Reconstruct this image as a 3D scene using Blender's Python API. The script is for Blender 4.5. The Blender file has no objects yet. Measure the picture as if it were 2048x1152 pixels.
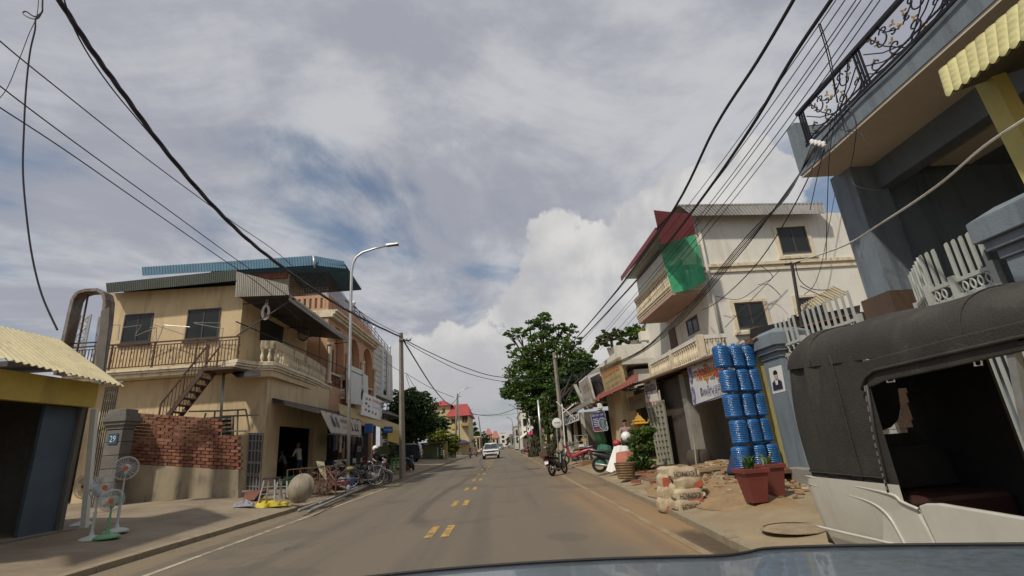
import bpy, math, random
from mathutils import Vector, Matrix
random.seed(7)
R = math.radians
C = bpy.context.scene.collection
SC = bpy.context.scene
# ------------------------------------------------------------------ camera
EYE = Vector((0, 0, 1.5)); FOC = 960.0; CX, CY = 1024.0, 576.0
def cam_axes(vp=(1006, 888), roll=0.065):
    vy = Vector(((vp[0]-CX)/FOC, -(vp[1]-CY)/FOC, 1)).normalized()
    a = Vector((math.cos(roll), math.sin(roll), 0))
    a.z = -a.dot(vy)/vy.z
    vx = a.normalized(); vz = -vx.cross(vy)
    if vz.y < 0: vz = -vz
    return vx, vy, vz
AX, AY, AZ = cam_axes()
def ray(px, py):
    d = Vector(((px-CX)/FOC, -(py-CY)/FOC, 1))
    return Vector((AX.dot(d), AY.dot(d), AZ.dot(d)))
# a point seen at a pixel of the photograph, on a plane of the place
def X(px, py, x): d = ray(px, py); return EYE + d*(x/d.x)
def Y(px, py, y): d = ray(px, py); return EYE + d*(y/d.y)
def G(px, py, z=0.0): d = ray(px, py); return EYE + d*((z-EYE.z)/d.z)
cd = bpy.data.cameras.new('camera'); cam = bpy.data.objects.new('camera', cd); C.objects.link(cam)
m = Matrix.Identity(4)
for i, ax in enumerate((AX, AY, AZ)):
    m[i][0], m[i][1], m[i][2] = ax.x, ax.y, -ax.z
m[0][3], m[1][3], m[2][3] = EYE
cam.matrix_world = m
cd.sensor_width = 36; cd.lens = FOC/2048*36; cd.clip_start = .05; cd.clip_end = 3000
SC.camera = cam
# ------------------------------------------------------------------ sun and exposure
SUN = Vector((-0.55, -0.60, 1.0)).normalized()
sl = bpy.data.lights.new('sun', 'SUN'); sl.energy = 3.5; sl.angle = R(2.0); sl.color = (1, .92, .79)
so = bpy.data.objects.new('sun', sl); C.objects.link(so)
so.rotation_euler = SUN.to_track_quat('Z', 'Y').to_euler(); so.location = (-20, -20, 60)
SC.view_settings.view_transform = 'Standard'; SC.view_settings.look = 'None'
SC.view_settings.exposure = -0.2; SC.view_settings.gamma = 1; SC.view_settings.use_curve_mapping = False
# ------------------------------------------------------------------ sky
W = bpy.data.worlds.new('World'); SC.world = W; W.use_nodes = True
nt = W.node_tree; nt.nodes.clear()
class NT:
    def __init__(s, tree): s.t = tree; s.n = tree.nodes
    def new(s, t, **k):
        n = s.n.new(t)
        for a, b in k.items(): setattr(n, a, b)
        return n
    def put(s, sock, v):
        if hasattr(v, 'links') or hasattr(v, 'is_output'): s.t.links.new(v, sock)
        else: sock.default_value = v
    def math(s, op, a, b=0.0, c=None, clamp=False):
        n = s.new('ShaderNodeMath', operation=op, use_clamp=clamp)
        s.put(n.inputs[0], a); s.put(n.inputs[1], b)
        if c is not None: s.put(n.inputs[2], c)
        return n.outputs[0]
    def vec(s, op, a, b=(0, 0, 0)):
        n = s.new('ShaderNodeVectorMath', operation=op); s.put(n.inputs[0], a)
        if op == 'SCALE': s.put(n.inputs['Scale'], b)
        else: s.put(n.inputs[1], b)
        return n.outputs['Value'] if op in ('DISTANCE', 'LENGTH', 'DOT_PRODUCT') else n.outputs[0]
    def noise(s, v, scale, detail=4, rough=.55, dist=0.0, out='Fac', dim='3D'):
        n = s.new('ShaderNodeTexNoise', noise_dimensions=dim); s.put(n.inputs['Vector'], v); n.inputs['Scale'].default_value = scale
        n.inputs['Detail'].default_value = detail; n.inputs['Roughness'].default_value = rough; n.inputs['Distortion'].default_value = dist
        return n.outputs[out]
    def ramp(s, fac, lo, hi, a=0.0, b=1.0, smooth=True):
        n = s.new('ShaderNodeMapRange', interpolation_type='SMOOTHSTEP' if smooth else 'LINEAR')
        s.put(n.inputs[0], fac); n.inputs[1].default_value = lo; n.inputs[2].default_value = hi; n.inputs[3].default_value = a; n.inputs[4].default_value = b
        return n.outputs[0]
    def mix(s, fac, a, b, blend='MIX'):
        n = s.new('ShaderNodeMix', data_type='RGBA', blend_type=blend)
        s.put(n.inputs[0], fac)
        for k, v in ((6, a), (7, b)):
            if isinstance(v, tuple) and len(v) == 3: v = (*v, 1)
            s.put(n.inputs[k], v)
        return n.outputs[2]
def world_sky():
    T = NT(nt)
    d = T.new('ShaderNodeTexCoord').outputs['Generated']
    sky = T.new('ShaderNodeTexSky', sky_type='NISHITA', sun_disc=False)
    sky.sun_elevation = math.asin(SUN.z); sky.sun_rotation = math.atan2(SUN.x, SUN.y)
    sky.air_density = 1.0; sky.dust_density = 2.0; sky.ozone_density = 1.5
    sep = T.new('ShaderNodeSeparateXYZ'); T.put(sep.inputs[0], d)
    z = T.math('MAXIMUM', sep.outputs[2], 0.0)
    inv = T.math('DIVIDE', 1.0, T.math('ADD', z, 0.16))
    comb = T.new('ShaderNodeCombineXYZ'); T.put(comb.inputs[0], T.math('MULTIPLY', sep.outputs[0], inv)); T.put(comb.inputs[1], T.math('MULTIPLY', sep.outputs[1], inv))
    p = comb.outputs[0]
    # a broken grey layer of high cloud over the blue
    base = T.noise(T.vec('ADD', p, (3.1, 1.7, .4)), 0.62, 5, .55, .5)
    fine = T.noise(T.vec('MULTIPLY', p, (1.0, .55, 1)), 2.3, 8, .62, .6)
    cov = T.math('ADD', T.math('MULTIPLY', base, .68), T.math('MULTIPLY', fine, .32))
    cov = T.ramp(cov, .36, .53)
    tone = T.noise(T.vec('ADD', p, (9.7, 4.2, 0)), 1.15, 7, .6, .9)
    tone2 = T.noise(T.vec('ADD', p, (1.3, 8.8, 0)), 4.2, 7, .62, .3)
    tone = T.math('ADD', T.math('MULTIPLY', tone, .72), T.math('MULTIPLY', tone2, .28))
    lay = T.mix(T.ramp(tone, .40, .60), (3.6, 3.72, 4.25), (5.5, 5.6, 5.85))
    blue = T.mix(1.0, sky.outputs[0], (.95, 1.0, .98), 'MULTIPLY')
    col = T.mix(T.ramp(cov, 0, 1, .12, .96), blue, lay)
    # towering cumulus low over the street
    heaps = [(1115, 470, 62), (1160, 530, 100), (1105, 585, 85), (1200, 620, 130), (1290, 440, 62), (1310, 520, 120), (1090, 660, 110), (1400, 430, 110), (1500, 380, 110),
             (905, 700, 60), (955, 730, 90), (850, 740, 80), (2400, 600, 300)]
    disp = T.noise(d, 11.0, 10, .62, .1); disp2 = T.noise(d, 3.2, 3, .5)
    mask = None
    for (hx, hy, hr) in heaps:
        c = ray(hx, hy); dist = c.length; c = c.normalized()
        v = T.math('SUBTRACT', 1.0, T.math('DIVIDE', T.vec('DISTANCE', d, tuple(c)), hr/FOC/dist))
        mask = v if mask is None else T.math('MAXIMUM', mask, v)
    mk = T.math('ADD', mask, T.math('MULTIPLY', T.math('SUBTRACT', disp, .5), 1.5))
    cm = T.ramp(mk, .0, .15)
    puff = T.noise(T.vec('ADD', d, (.012, .01, -.02)), 7.5, 8, .55, .25)
    ctone = T.ramp(T.math('ADD', T.math('MULTIPLY', puff, .8), T.math('MULTIPLY', disp2, .2)), .36, .62)
    ccol = T.mix(ctone, (4.9, 4.9, 5.1), (6.9, 6.8, 6.6))
    fade = T.ramp(sep.outputs[2], .04, .22)
    ccol = T.mix(fade, (4.6, 4.6, 4.8), ccol)
    col = T.mix(T.math('MULTIPLY', cm, T.ramp(sep.outputs[2], .0, .12, .35, .95)), col, ccol)
    # pale air near the horizon
    col = T.mix(T.ramp(sep.outputs[2], .0, .16, .75, .0), col, (4.3, 4.3, 4.5))
    bg = T.new('ShaderNodeBackground'); T.put(bg.inputs[0], col); bg.inputs[1].default_value = 0.115
    out = T.new('ShaderNodeOutputWorld'); nt.links.new(bg.outputs[0], out.inputs[0])
world_sky()
# ------------------------------------------------------------------ materials
MATS = {}
def mat(name, col, rough=.75, var=.18, scale=1.6, bump=0.0, bscale=40.0, metal=0.0, dirt=None, damt=.35, dscale=(2.2, 2.2, .35), spec=.5, alpha=1.0, coat=0.0, trans=0.0, obj=False, dlo=.5, dhi=.72):
    if name in MATS: return MATS[name]
    mt = bpy.data.materials.new(name); mt.use_nodes = True
    T = NT(mt.node_tree); b = mt.node_tree.nodes['Principled BSDF']
    pos = T.new('ShaderNodeTexCoord').outputs['Object'] if obj else T.new('ShaderNodeNewGeometry').outputs['Position']
    n1 = T.noise(pos, scale, 5, .6); n2 = T.noise(pos, scale*9, 4, .65)
    f = T.math('ADD', T.math('MULTIPLY', n1, .65), T.math('MULTIPLY', n2, .35))
    lo = tuple(c*(1-var) for c in col); hi = tuple(min(1, c*(1+var)) for c in col)
    c = T.mix(T.ramp(f, .32, .68), lo, hi)
    if dirt:
        dn = T.noise(T.vec('MULTIPLY', pos, dscale), 1.0, 6, .65, .3)
        c = T.mix(T.math('MULTIPLY', T.ramp(dn, dlo, dhi), damt), c, dirt)
    T.put(b.inputs['Base Color'], c)
    T.put(b.inputs['Roughness'], T.ramp(n2, .3, .7, max(0.02, rough-.08), min(1, rough+.08)))
    b.inputs['Metallic'].default_value = metal; b.inputs['Specular IOR Level'].default_value = spec
    b.inputs['Alpha'].default_value = alpha; b.inputs['Coat Weight'].default_value = coat; b.inputs['Transmission Weight'].default_value = trans
    if bump:
        bp = T.new('ShaderNodeBump'); bp.inputs['Strength'].default_value = min(1, bump); bp.inputs['Distance'].default_value = .02
        T.put(bp.inputs['Height'], T.noise(pos, bscale, 4, .6)); T.put(b.inputs['Normal'], bp.outputs[0])
    MATS[name] = mt
    return mt
GR = (.10, .085, .065)
M = dict(
 beige=mat('beige_plaster', (.585, .455, .27), .85, .10, .8, .3, 30, dirt=(.28, .20, .12), damt=.55, dscale=(3.5, 3.5, .4), dlo=.5, dhi=.7),
 cream=mat('cream_plaster', (.55, .43, .26), .85, .1, 1.0, .2, 30, dirt=(.16, .13, .09), damt=.5),
 peach=mat('peach_plaster', (.52, .30, .18), .85, .1, 1, .2, 30, dirt=(.25, .15, .1), damt=.3),
 white=mat('white_plaster', (.67, .645, .575), .85, .05, .7, .2, 30, dirt=(.42, .37, .29), damt=.45, dscale=(3.5, 3.5, .35)),
 pwhite=mat('pale_render', (.52, .50, .45), .85, .08, .9, .2, 30, dirt=(.28, .25, .2), damt=.35),
 trim=mat('cream_trim', (.66, .57, .41), .8, .1, 2, .2, 40, dirt=(.20, .16, .11), damt=.5, dscale=(5, 5, 1.2), dlo=.50, dhi=.66),
 concrete=mat('grey_concrete', (.26, .245, .21), .9, .18, 1.4, .4, 60, dirt=(.12, .105, .085), damt=.5),
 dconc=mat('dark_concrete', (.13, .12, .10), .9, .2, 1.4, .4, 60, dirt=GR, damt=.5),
 plaster=mat('stained_wall_plaster', (.30, .25, .17), .92, .16, 1.2, .5, 40, dirt=(.07, .06, .045), damt=.6, dscale=(3, 3, .8)),
 brick=mat('red_brick', (.225, .085, .05), .9, .35, 5, .6, 70, dirt=(.10, .05, .035), damt=.5, dscale=(4, 4, 4)),
 mortar=mat('brick_mortar', (.16, .10, .07), .95, .2, 3, .5, 80),
 metal=mat('grey_metal', (.35, .35, .34), .45, .12, 2, metal=.6, dirt=(.2, .15, .1), damt=.3),
 galv=mat('galvanised_steel', (.50, .50, .49), .42, .1, 3, metal=.75),
 rust=mat('rusty_iron', (.085, .045, .028), .8, .3, 8, .3, 60),
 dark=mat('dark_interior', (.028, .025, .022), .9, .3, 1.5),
 dkmetal=mat('dark_metal', (.045, .04, .04), .55, .2, 4, metal=.3),
 black=mat('black_rubber', (.018, .018, .018), .7, .2, 6),
 cable=mat('black_cable', (.012, .012, .014), .6, .2, 6),
 glass=mat('dark_window_glass', (.03, .035, .04), .12, .2, .8, spec=.6),
 tint=mat('tinted_window_glass', (.022, .026, .026), .12, .15, .8, spec=.35),
 wood=mat('brown_wood', (.12, .065, .035), .7, .25, 3, .3, 40),
 bluesheet=mat('blue_roof_sheet', (.075, .15, .215), .75, .12, 1.2, spec=.2, dirt=(.12, .13, .14), damt=.35),
 greysheet=mat('grey_roof_sheet', (.30, .28, .24), .55, .15, 1.2, metal=.25, dirt=(.14, .11, .08), damt=.5),
 darksheet=mat('dark_green_roof_sheet', (.040, .048, .038), .9, .2, 1.2, dirt=(.04, .035, .03), damt=.5),
 yelsheet=mat('pale_yellow_roof_sheet', (.52, .45, .26), .55, .12, 1.0, dirt=(.25, .2, .12), damt=.4),
 redsheet=mat('maroon_roof_sheet', (.14, .026, .03), .55, .15, 1.2, dirt=(.1, .03, .03), damt=.3),
 yellow=mat('yellow_paint', (.50, .37, .08), .8, .12, 1, .2, 30, dirt=(.2, .15, .05), damt=.35),
 ochre=mat('ochre_paint', (.36, .28, .12), .85, .12, 1, .2, 30, dirt=(.15, .11, .06), damt=.4),
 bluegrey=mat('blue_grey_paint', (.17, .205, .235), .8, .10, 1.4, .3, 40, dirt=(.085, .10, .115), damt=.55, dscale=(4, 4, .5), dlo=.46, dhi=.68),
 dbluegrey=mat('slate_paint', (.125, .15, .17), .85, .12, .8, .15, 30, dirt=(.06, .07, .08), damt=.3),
 soffit=mat('beige_soffit', (.56, .50, .40), .9, .08, .8, .2, 40),
 fence=mat('pale_fence_paint', (.40, .42, .39), .6, .1, 4, dirt=(.2, .19, .16), damt=.35),
 blue=mat('blue_paint', (.02, .10, .34), .5, .12, 2),
 navy=mat('navy_paint', (.02, .03, .09), .6, .15, 2),
 green=mat('green_paint', (.02, .26, .06), .6, .15, 2),
 dgreen=mat('dark_green_paint', (.02, .09, .03), .6, .15, 1),
 red=mat('red_paint', (.34, .03, .03), .5, .15, 2),
 pink=mat('magenta_cloth', (.55, .04, .14), .8, .15, 2),
 wpaint=mat('white_paint', (.72, .72, .70), .4, .05, 3),
 cloth=mat('white_cloth', (.68, .66, .62), .9, .08, 2, dirt=(.35, .3, .25), damt=.3),
 dcloth=mat('dark_cloth', (.025, .025, .03), .9, .25, 5),
 gcloth=mat('grey_cloth', (.22, .22, .25), .9, .2, 4),
 skin=mat('skin', (.30, .16, .09), .6, .08, 4),
 hair=mat('black_hair', (.012, .01, .009), .5, .2, 6),
 chrome=mat('bright_chrome', (.65, .65, .66), .22, .05, 4, metal=1),
 orange=mat('orange_letters', (.55, .14, .02), .7, .12, 3),
 redink=mat('red_letters', (.50, .04, .03), .7, .12, 3),
 ink=mat('dark_letters', (.025, .025, .05), .7, .15, 3),
 gold=mat('gold_paint', (.46, .26, .03), .45, .15, 6),
)
# ------------------------------------------------------------------ mesh building
ORG = {}
class MB:
    def __init__(s): s.v, s.f, s.mi = [], [], []
    def add(s, vs, fs, mi=0):
        o = len(s.v); s.v += [Vector(q) for q in vs]; s.f += [tuple(i+o for i in q) for q in fs]; s.mi += [mi]*len(fs)
        return s
    def hexa(s, b, t, mi=0):
        return s.add(list(b)+list(t), [(3, 2, 1, 0), (4, 5, 6, 7), (0, 1, 5, 4), (1, 2, 6, 5), (2, 3, 7, 6), (3, 0, 4, 7)], mi)
    def box(s, c, size, rot=None, mi=0):
        x, y, z = (q/2 for q in size); c = Vector(c)
        vs = [Vector(q) for q in ((-x, -y, -z), (x, -y, -z), (x, y, -z), (-x, y, -z), (-x, -y, z), (x, -y, z), (x, y, z), (-x, y, z))]
        if rot is not None: vs = [rot @ q for q in vs]
        return s.hexa([c+q for q in vs[:4]], [c+q for q in vs[4:]], mi)
    def span(s, a, b, mi=0):
        a, b = Vector(a), Vector(b); return s.box((a+b)/2, [abs(q) for q in (b-a)], None, mi)
    def prism(s, poly, off, mi=0):
        poly = [Vector(q) for q in poly]; off = Vector(off); n = len(poly)
        nrm = Vector((0, 0, 0))
        for i in range(n): nrm += poly[i].cross(poly[(i+1) % n])
        if nrm.dot(off) > 0: poly = poly[::-1]
        fs = [tuple(range(n)), tuple(range(2*n-1, n-1, -1))]+[(i, i+n, (i+1) % n+n, (i+1) % n) for i in range(n)]
        return s.add(poly+[q+off for q in poly], fs, mi)
    def bar(s, a, b, w, h=None, mi=0, up=None):
        a, b = Vector(a), Vector(b); d = b-a; L = d.length
        if L < 1e-6: return s
        d /= L; h = w if h is None else h
        u = Vector(up) if up else (Vector((0, 0, 1)) if abs(d.z) < .95 else Vector((0, 1, 0)))
        sx = d.cross(u).normalized(); uz = sx.cross(d)
        sx *= w/2; uz *= h/2
        return s.hexa([a-sx-uz, a+sx-uz, a+sx+uz, a-sx+uz], [b-sx-uz, b+sx-uz, b+sx+uz, b-sx+uz], mi)
    def tube(s, path, r, n=6, mi=0, closed=False, caps=True):
        P = [Vector(q) for q in path]; k = len(P)
        rr = r if isinstance(r, (list, tuple)) else [r]*k
        vs, fs = [], []; pu = None
        for i in range(k):
            a = P[(i-1) % k] if (closed or i > 0) else P[i]; b = P[(i+1) % k] if (closed or i < k-1) else P[i]
            d = (b-a).normalized()
            if pu is None: pu = Vector((0, 0, 1)) if abs(d.z) < .9 else Vector((1, 0, 0))
            u = (pu-d*pu.dot(d)); u = u.normalized() if u.length > 1e-5 else d.orthogonal().normalized()
            pu = u; w = d.cross(u)
            vs += [P[i]+(u*math.cos(2*math.pi*j/n)+w*math.sin(2*math.pi*j/n))*rr[i] for j in range(n)]
        for i in range(k if closed else k-1):
            a, b = i*n, ((i+1) % k)*n
            fs += [(a+j, a+(j+1) % n, b+(j+1) % n, b+j) for j in range(n)]
        if caps and not closed: fs += [tuple(range(n-1, -1, -1)), tuple(range((k-1)*n, k*n))]
        return s.add(vs, fs, mi)
    def lathe(s, prof, n=12, c=(0, 0, 0), rot=None, mi=0, caps=True):
        c = Vector(c); vs = []
        for (r, z) in prof:
            for j in range(n):
                q = Vector((r*math.cos(2*math.pi*j/n), r*math.sin(2*math.pi*j/n), z))
                vs.append(c+(rot @ q if rot is not None else q))
        k = len(prof); fs = []
        for i in range(k-1): fs += [(i*n+j, i*n+(j+1) % n, (i+1)*n+(j+1) % n, (i+1)*n+j) for j in range(n)]
        if caps: fs += [tuple(range(n-1, -1, -1)), tuple(range((k-1)*n, k*n))]
        return s.add(vs, fs, mi)
    def ball(s, c, r, n=10, m=6, rot=None, mi=0):
        r = r if isinstance(r, (tuple, list)) else (r, r, r); c = Vector(c); vs = []
        for i in range(m+1):
            t = math.pi*i/m
            for j in range(n):
                q = Vector((r[0]*math.sin(t)*math.cos(2*math.pi*j/n), r[1]*math.sin(t)*math.sin(2*math.pi*j/n), -r[2]*math.cos(t)))
                vs.append(c+(rot @ q if rot is not None else q))
        return s.add(vs, [(i*n+j, i*n+(j+1) % n, (i+1)*n+(j+1) % n, (i+1)*n+j) for i in range(m) for j in range(n)], mi)
    # ribbed sheet: A-B is one edge across the ribs, D-C the opposite edge
    def ribbed(s, A, B, Cc, D, n, amp, th=.006, mi=0, kind='sine', rows=1, sag=0.0):
        A, B, Cc, D = (Vector(q) for q in (A, B, Cc, D)); nr = (B-A).cross(D-A).normalized()
        if nr.z < 0: nr = -nr
        off = []; per = 6 if kind == 'sine' else 4
        for i in range(n):
            for j in range(per):
                t = (i+j/per)/n
                h = math.sin(2*math.pi*j/per)*amp if kind == 'sine' else (amp, amp, -amp, -amp)[j]
                if kind == 'box': t = (i+(0, .18, .26, .92)[j])/n
                off.append((t, h))
        off.append((1.0, off[0][1])); k = len(off); vs = []
        for r in range(rows+1):
            q = r/rows
            for (t, h) in off:
                p = A.lerp(B, t).lerp(D.lerp(Cc, t), q); p.z -= sag*4*q*(1-q)
                vs.append(p+nr*h)
        K = len(vs)
        fs = [(r*k+i, r*k+i+1, (r+1)*k+i+1, (r+1)*k+i) for r in range(rows) for i in range(k-1)]
        vs2 = [q-nr*th for q in vs]
        fs2 = [tuple(i+K for i in q[::-1]) for q in fs]
        rim = [(i, i+K, i+1+K, i+1) for i in range(k-1)]+[(rows*k+i+1, rows*k+i+1+K, rows*k+i+K, rows*k+i) for i in range(k-1)]
        return s.add(vs+vs2, fs+fs2+rim, mi)
    def grid(s, fn, nu, nv, mi=0):
        vs = [fn(i/nu, j/nv) for j in range(nv+1) for i in range(nu+1)]
        return s.add(vs, [(j*(nu+1)+i, j*(nu+1)+i+1, (j+1)*(nu+1)+i+1, (j+1)*(nu+1)+i) for j in range(nv) for i in range(nu)], mi)
    def mesh(s, name, mats, smooth=False, org=None):
        o = org or Vector((0, 0, 0)); me = bpy.data.meshes.new(name)
        me.from_pydata([tuple(q-o) for q in s.v], [], s.f)
        for mm in (mats if isinstance(mats, (list, tuple)) else [mats]): me.materials.append(mm)
        if any(s.mi): me.polygons.foreach_set('material_index', s.mi)
        if smooth is True: me.polygons.foreach_set('use_smooth', [True]*len(me.polygons))
        elif smooth:
            me.polygons.foreach_set('use_smooth', [True]*len(me.polygons)); me.set_sharp_from_angle(angle=R(smooth))
        me.update(); return me
    def build(s, name, mats, parent=None, smooth=False, label=None, kind=None, bevel=0.0):
        org = ORG.get(parent.name, Vector((0, 0, 0))) if parent else Vector((0, 0, 0))
        o = bpy.data.objects.new(name, s.mesh(name, mats, smooth, org)); C.objects.link(o)
        if parent: o.parent = parent; ORG[o.name] = org
        if label: o['label'] = label
        if kind: o['kind'] = kind
        if bevel:
            bv = o.modifiers.new('bevel', 'BEVEL'); bv.width = bevel; bv.segments = 2; bv.limit_method = 'ANGLE'; bv.angle_limit = R(40)
        return o
    # a top-level thing that is one mesh, with its origin at its own foot
    def thing(s, name, mats, label, cat, group=None, smooth=False, kind=None, bevel=0.0):
        xs = [q.x for q in s.v]; ys = [q.y for q in s.v]; zs = [q.z for q in s.v]
        org = Vector(((min(xs)+max(xs))/2, (min(ys)+max(ys))/2, min(zs)))
        o = bpy.data.objects.new(name, s.mesh(name, mats, smooth, org)); o.location = org; C.objects.link(o); ORG[o.name] = org
        tag(o, label, cat, group, kind)
        if bevel:
            bv = o.modifiers.new('bevel', 'BEVEL'); bv.width = bevel; bv.segments = 2; bv.limit_method = 'ANGLE'; bv.angle_limit = R(40)
        return o
def tag(o, label, cat, group=None, kind=None):
    if label: o['label'] = label
    if cat: o['category'] = cat
    if group: o['group'] = group
    if kind: o['kind'] = kind
    return o
def root(name, loc, label, cat, group=None):
    o = bpy.data.objects.new(name, None); o.empty_display_size = .2; o.location = Vector(loc); C.objects.link(o); ORG[o.name] = Vector(loc)
    return tag(o, label, cat, group)
def piece(name, me, parent, loc, rot=None, scl=None):
    o = bpy.data.objects.new(name, me); C.objects.link(o); o.parent = parent; o.location = Vector(loc)-ORG.get(parent.name, Vector((0, 0, 0)))
    if rot is not None: o.rotation_euler = rot
    if scl is not None: o.scale = scl
    return o
def structure(mb, name, mats, smooth=False):
    return mb.build(name, mats, None, smooth, kind='structure')
def copy_tree(o, parent=None):
    c = o.copy(); C.objects.link(c)
    if parent: c.parent = parent; c.matrix_parent_inverse = o.matrix_parent_inverse
    for ch in list(o.children): copy_tree(ch, c)
    return c
def lerp(a, b, t): return Vector(a).lerp(Vector(b), t)
def bil(q, u, v):  # q: bottom left, bottom right, top right, top left
    return lerp(lerp(q[0], q[1], u), lerp(q[3], q[2], u), v)
def quadn(q): return (Vector(q[1])-Vector(q[0])).cross(Vector(q[3])-Vector(q[0])).normalized()
def toward(n, p):  # unit normal turned to the camera side of a wall at p
    return n if n.dot(EYE-Vector(p)) > 0 else -n
FONTS = {}
def lettering(name, txt, q, rect, mt, parent, off=.012, bold=0.0, flip=False, font=None, shear=0.0):
    """flat printed letters laid on the quad q (bottom left, bottom right, top right, top left) inside rect (u0,v0,u1,v1)"""
    cu = bpy.data.curves.new(name, 'FONT'); cu.body = txt; cu.resolution_u = 2; cu.offset = bold; cu.shear = shear
    if font: cu.font = font
    t = bpy.data.objects.new(name, cu); C.objects.link(t)
    me = bpy.data.meshes.new_from_object(t.evaluated_get(bpy.context.evaluated_depsgraph_get()))
    bpy.data.objects.remove(t)
    if not len(me.vertices): return None
    xs = [v.co.x for v in me.vertices]; ys = [v.co.y for v in me.vertices]
    x0, x1, y0, y1 = min(xs), max(xs), min(ys), max(ys)
    n = toward(quadn(q), q[0]); u0, v0, u1, v1 = rect; mb = MB()
    vs = []
    for v in me.vertices:
        a = (v.co.x-x0)/(x1-x0+1e-9); b = (v.co.y-y0)/(y1-y0+1e-9)
        if flip: a, b = 1-a, 1-b
        vs.append(bil(q, u0+(u1-u0)*a, v0+(v1-v0)*b)+n*off)
    mb.add(vs, [tuple(p.vertices) for p in me.polygons]); bpy.data.meshes.remove(me)
    return mb.build(name, mt, parent)
def onquad(mb, q, rect, off=.006, mi=0, th=.006):
    n = toward(quadn(q), q[0]); u0, v0, u1, v1 = rect
    ps = [bil(q, *p)+n*off for p in ((u0, v0), (u1, v0), (u1, v1), (u0, v1))]
    return mb.prism(ps, -n*th, mi)
# ------------------------------------------------------------------ ground, road, pavements
def road_material():
    mt = bpy.data.materials.new('dusty_asphalt'); mt.use_nodes = True; T = NT(mt.node_tree); b = mt.node_tree.nodes['Principled BSDF']
    pos = T.new('ShaderNodeNewGeometry').outputs['Position']; sp = T.new('ShaderNodeSeparateXYZ'); T.put(sp.inputs[0], pos)
    n1 = T.noise(T.vec('MULTIPLY', pos, (1, .35, 1)), .7, 6, .6, .4); n2 = T.noise(pos, 60, 3, .7); n3 = T.noise(pos, 7, 5, .7)
    c = T.mix(T.ramp(n2, .3, .7), (.120, .097, .070), (.172, .141, .101))
    c = T.mix(T.math('MULTIPLY', T.ramp(n3, .35, .7), .35), c, (.150, .125, .092))
    x = T.math('ADD', sp.outputs[0], T.math('MULTIPLY', T.math('SUBTRACT', n1, .5), 2.6))
    sand = T.math('MULTIPLY', T.ramp(x, .9, 2.7), T.ramp(sp.outputs[1], 26, 9, .35, 1))
    c = T.mix(T.math('MULTIPLY', sand, .82), c, (.290, .180, .085))
    edge = T.ramp(x, -4.6, -6.2)
    c = T.mix(T.math('MULTIPLY', edge, .5), c, (.24, .18, .11))
    trk = T.noise(T.vec('MULTIPLY', pos, (1.6, .05, 1)), 1.0, 3, .5)
    c = T.mix(T.math('MULTIPLY', T.ramp(trk, .48, .66), .42), c, (.085, .073, .058))
    vo = T.new('ShaderNodeTexVoronoi', feature='DISTANCE_TO_EDGE'); vo.inputs['Scale'].default_value = .42
    T.put(vo.inputs['Vector'], T.vec('ADD', pos, T.vec('SCALE', T.noise(pos, 1.3, 5, .65, .3, 'Color'), 1.6)))
    crack = T.math('MULTIPLY', T.ramp(vo.outputs[0], .012, .002), T.ramp(T.noise(pos, .25, 2, .5), .50, .62))
    c = T.mix(T.math('MULTIPLY', crack, .7), c, (.05, .043, .035))
    c = T.mix(T.math('MULTIPLY', T.ramp(T.noise(pos, .33, 2, .4), .58, .61), .38), c, (.085, .075, .06))
    # a wet stain that runs along the right gutter
    wx = T.math('ADD', sp.outputs[0], T.math('MULTIPLY', T.math('SUBTRACT', n3, .5), .5))
    wy = T.math('ADD', sp.outputs[1], T.math('MULTIPLY', T.math('SUBTRACT', n1, .5), 2))
    wet = T.math('MULTIPLY', T.ramp(wx, 2.35, 2.65), T.math('MULTIPLY', T.ramp(wy, 8.6, 7.9), T.ramp(wy, 6.2, 6.6)))
    c = T.mix(T.math('MULTIPLY', wet, .8), c, (.045, .034, .022))
    T.put(b.inputs['Base Color'], c)
    T.put(b.inputs['Roughness'], T.math('SUBTRACT', T.ramp(n3, .3, .7, .78, .92), T.math('MULTIPLY', wet, .35)))
    bp = T.new('ShaderNodeBump'); bp.inputs['Strength'].default_value = .35; bp.inputs['Distance'].default_value = .01
    T.put(bp.inputs['Height'], T.math('ADD', n2, T.noise(pos, 160, 2, .5))); T.put(b.inputs['Normal'], bp.outputs[0])
    return mt
def strip(poly_a, poly_b, nsub=1):
    mb = MB(); vs = []; fs = []
    for i, (a, b) in enumerate(zip(poly_a, poly_b)): vs += [a, b]
    for i in range(len(poly_a)-1): fs.append((2*i, 2*i+1, 2*i+3, 2*i+2))
    return mb.add(vs, fs)
YS = [-30, 0, 6.6, 9, 9.85, 15, 20, 21, 27, 35, 40, 60, 90, 120, 220, 400]
def kr(y):
    t = [(-30, 2.75), (6.6, 2.85), (9.85, 3.05), (20, 3.48), (35, 3.83), (60, 4.2), (120, 4.5), (400, 4.5)]
    for (a, u), (b, v) in zip(t, t[1:]):
        if a <= y <= b: return u+(v-u)*(y-a)/(b-a)
def kl(y):
    t = [(-30, -7.0), (9, -6.75), (15, -6.6), (21, -6.35), (27, -5.95), (40, -5.8), (400, -5.8)]
    for (a, u), (b, v) in zip(t, t[1:]):
        if a <= y <= b: return u+(v-u)*(y-a)/(b-a)
def zr(x): return min(.36, .13+max(0, x-3.0)*.075)
def zl(x): return min(.50, .13+max(0, -6.5-x)*.095)
structure(MB().add([(-900, -60, -.06), (900, -60, -.06), (900, 1500, -.06), (-900, 1500, -.06)], [(0, 1, 2, 3)]), 'ground', mat('dry_earth', (.20, .155, .10), .95, .2, .3, .4, 20))
structure(strip([(kl(y)-.05, y, 0) for y in YS], [(kr(y)+.05, y, 0) for y in YS]), 'road', road_material())
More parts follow.
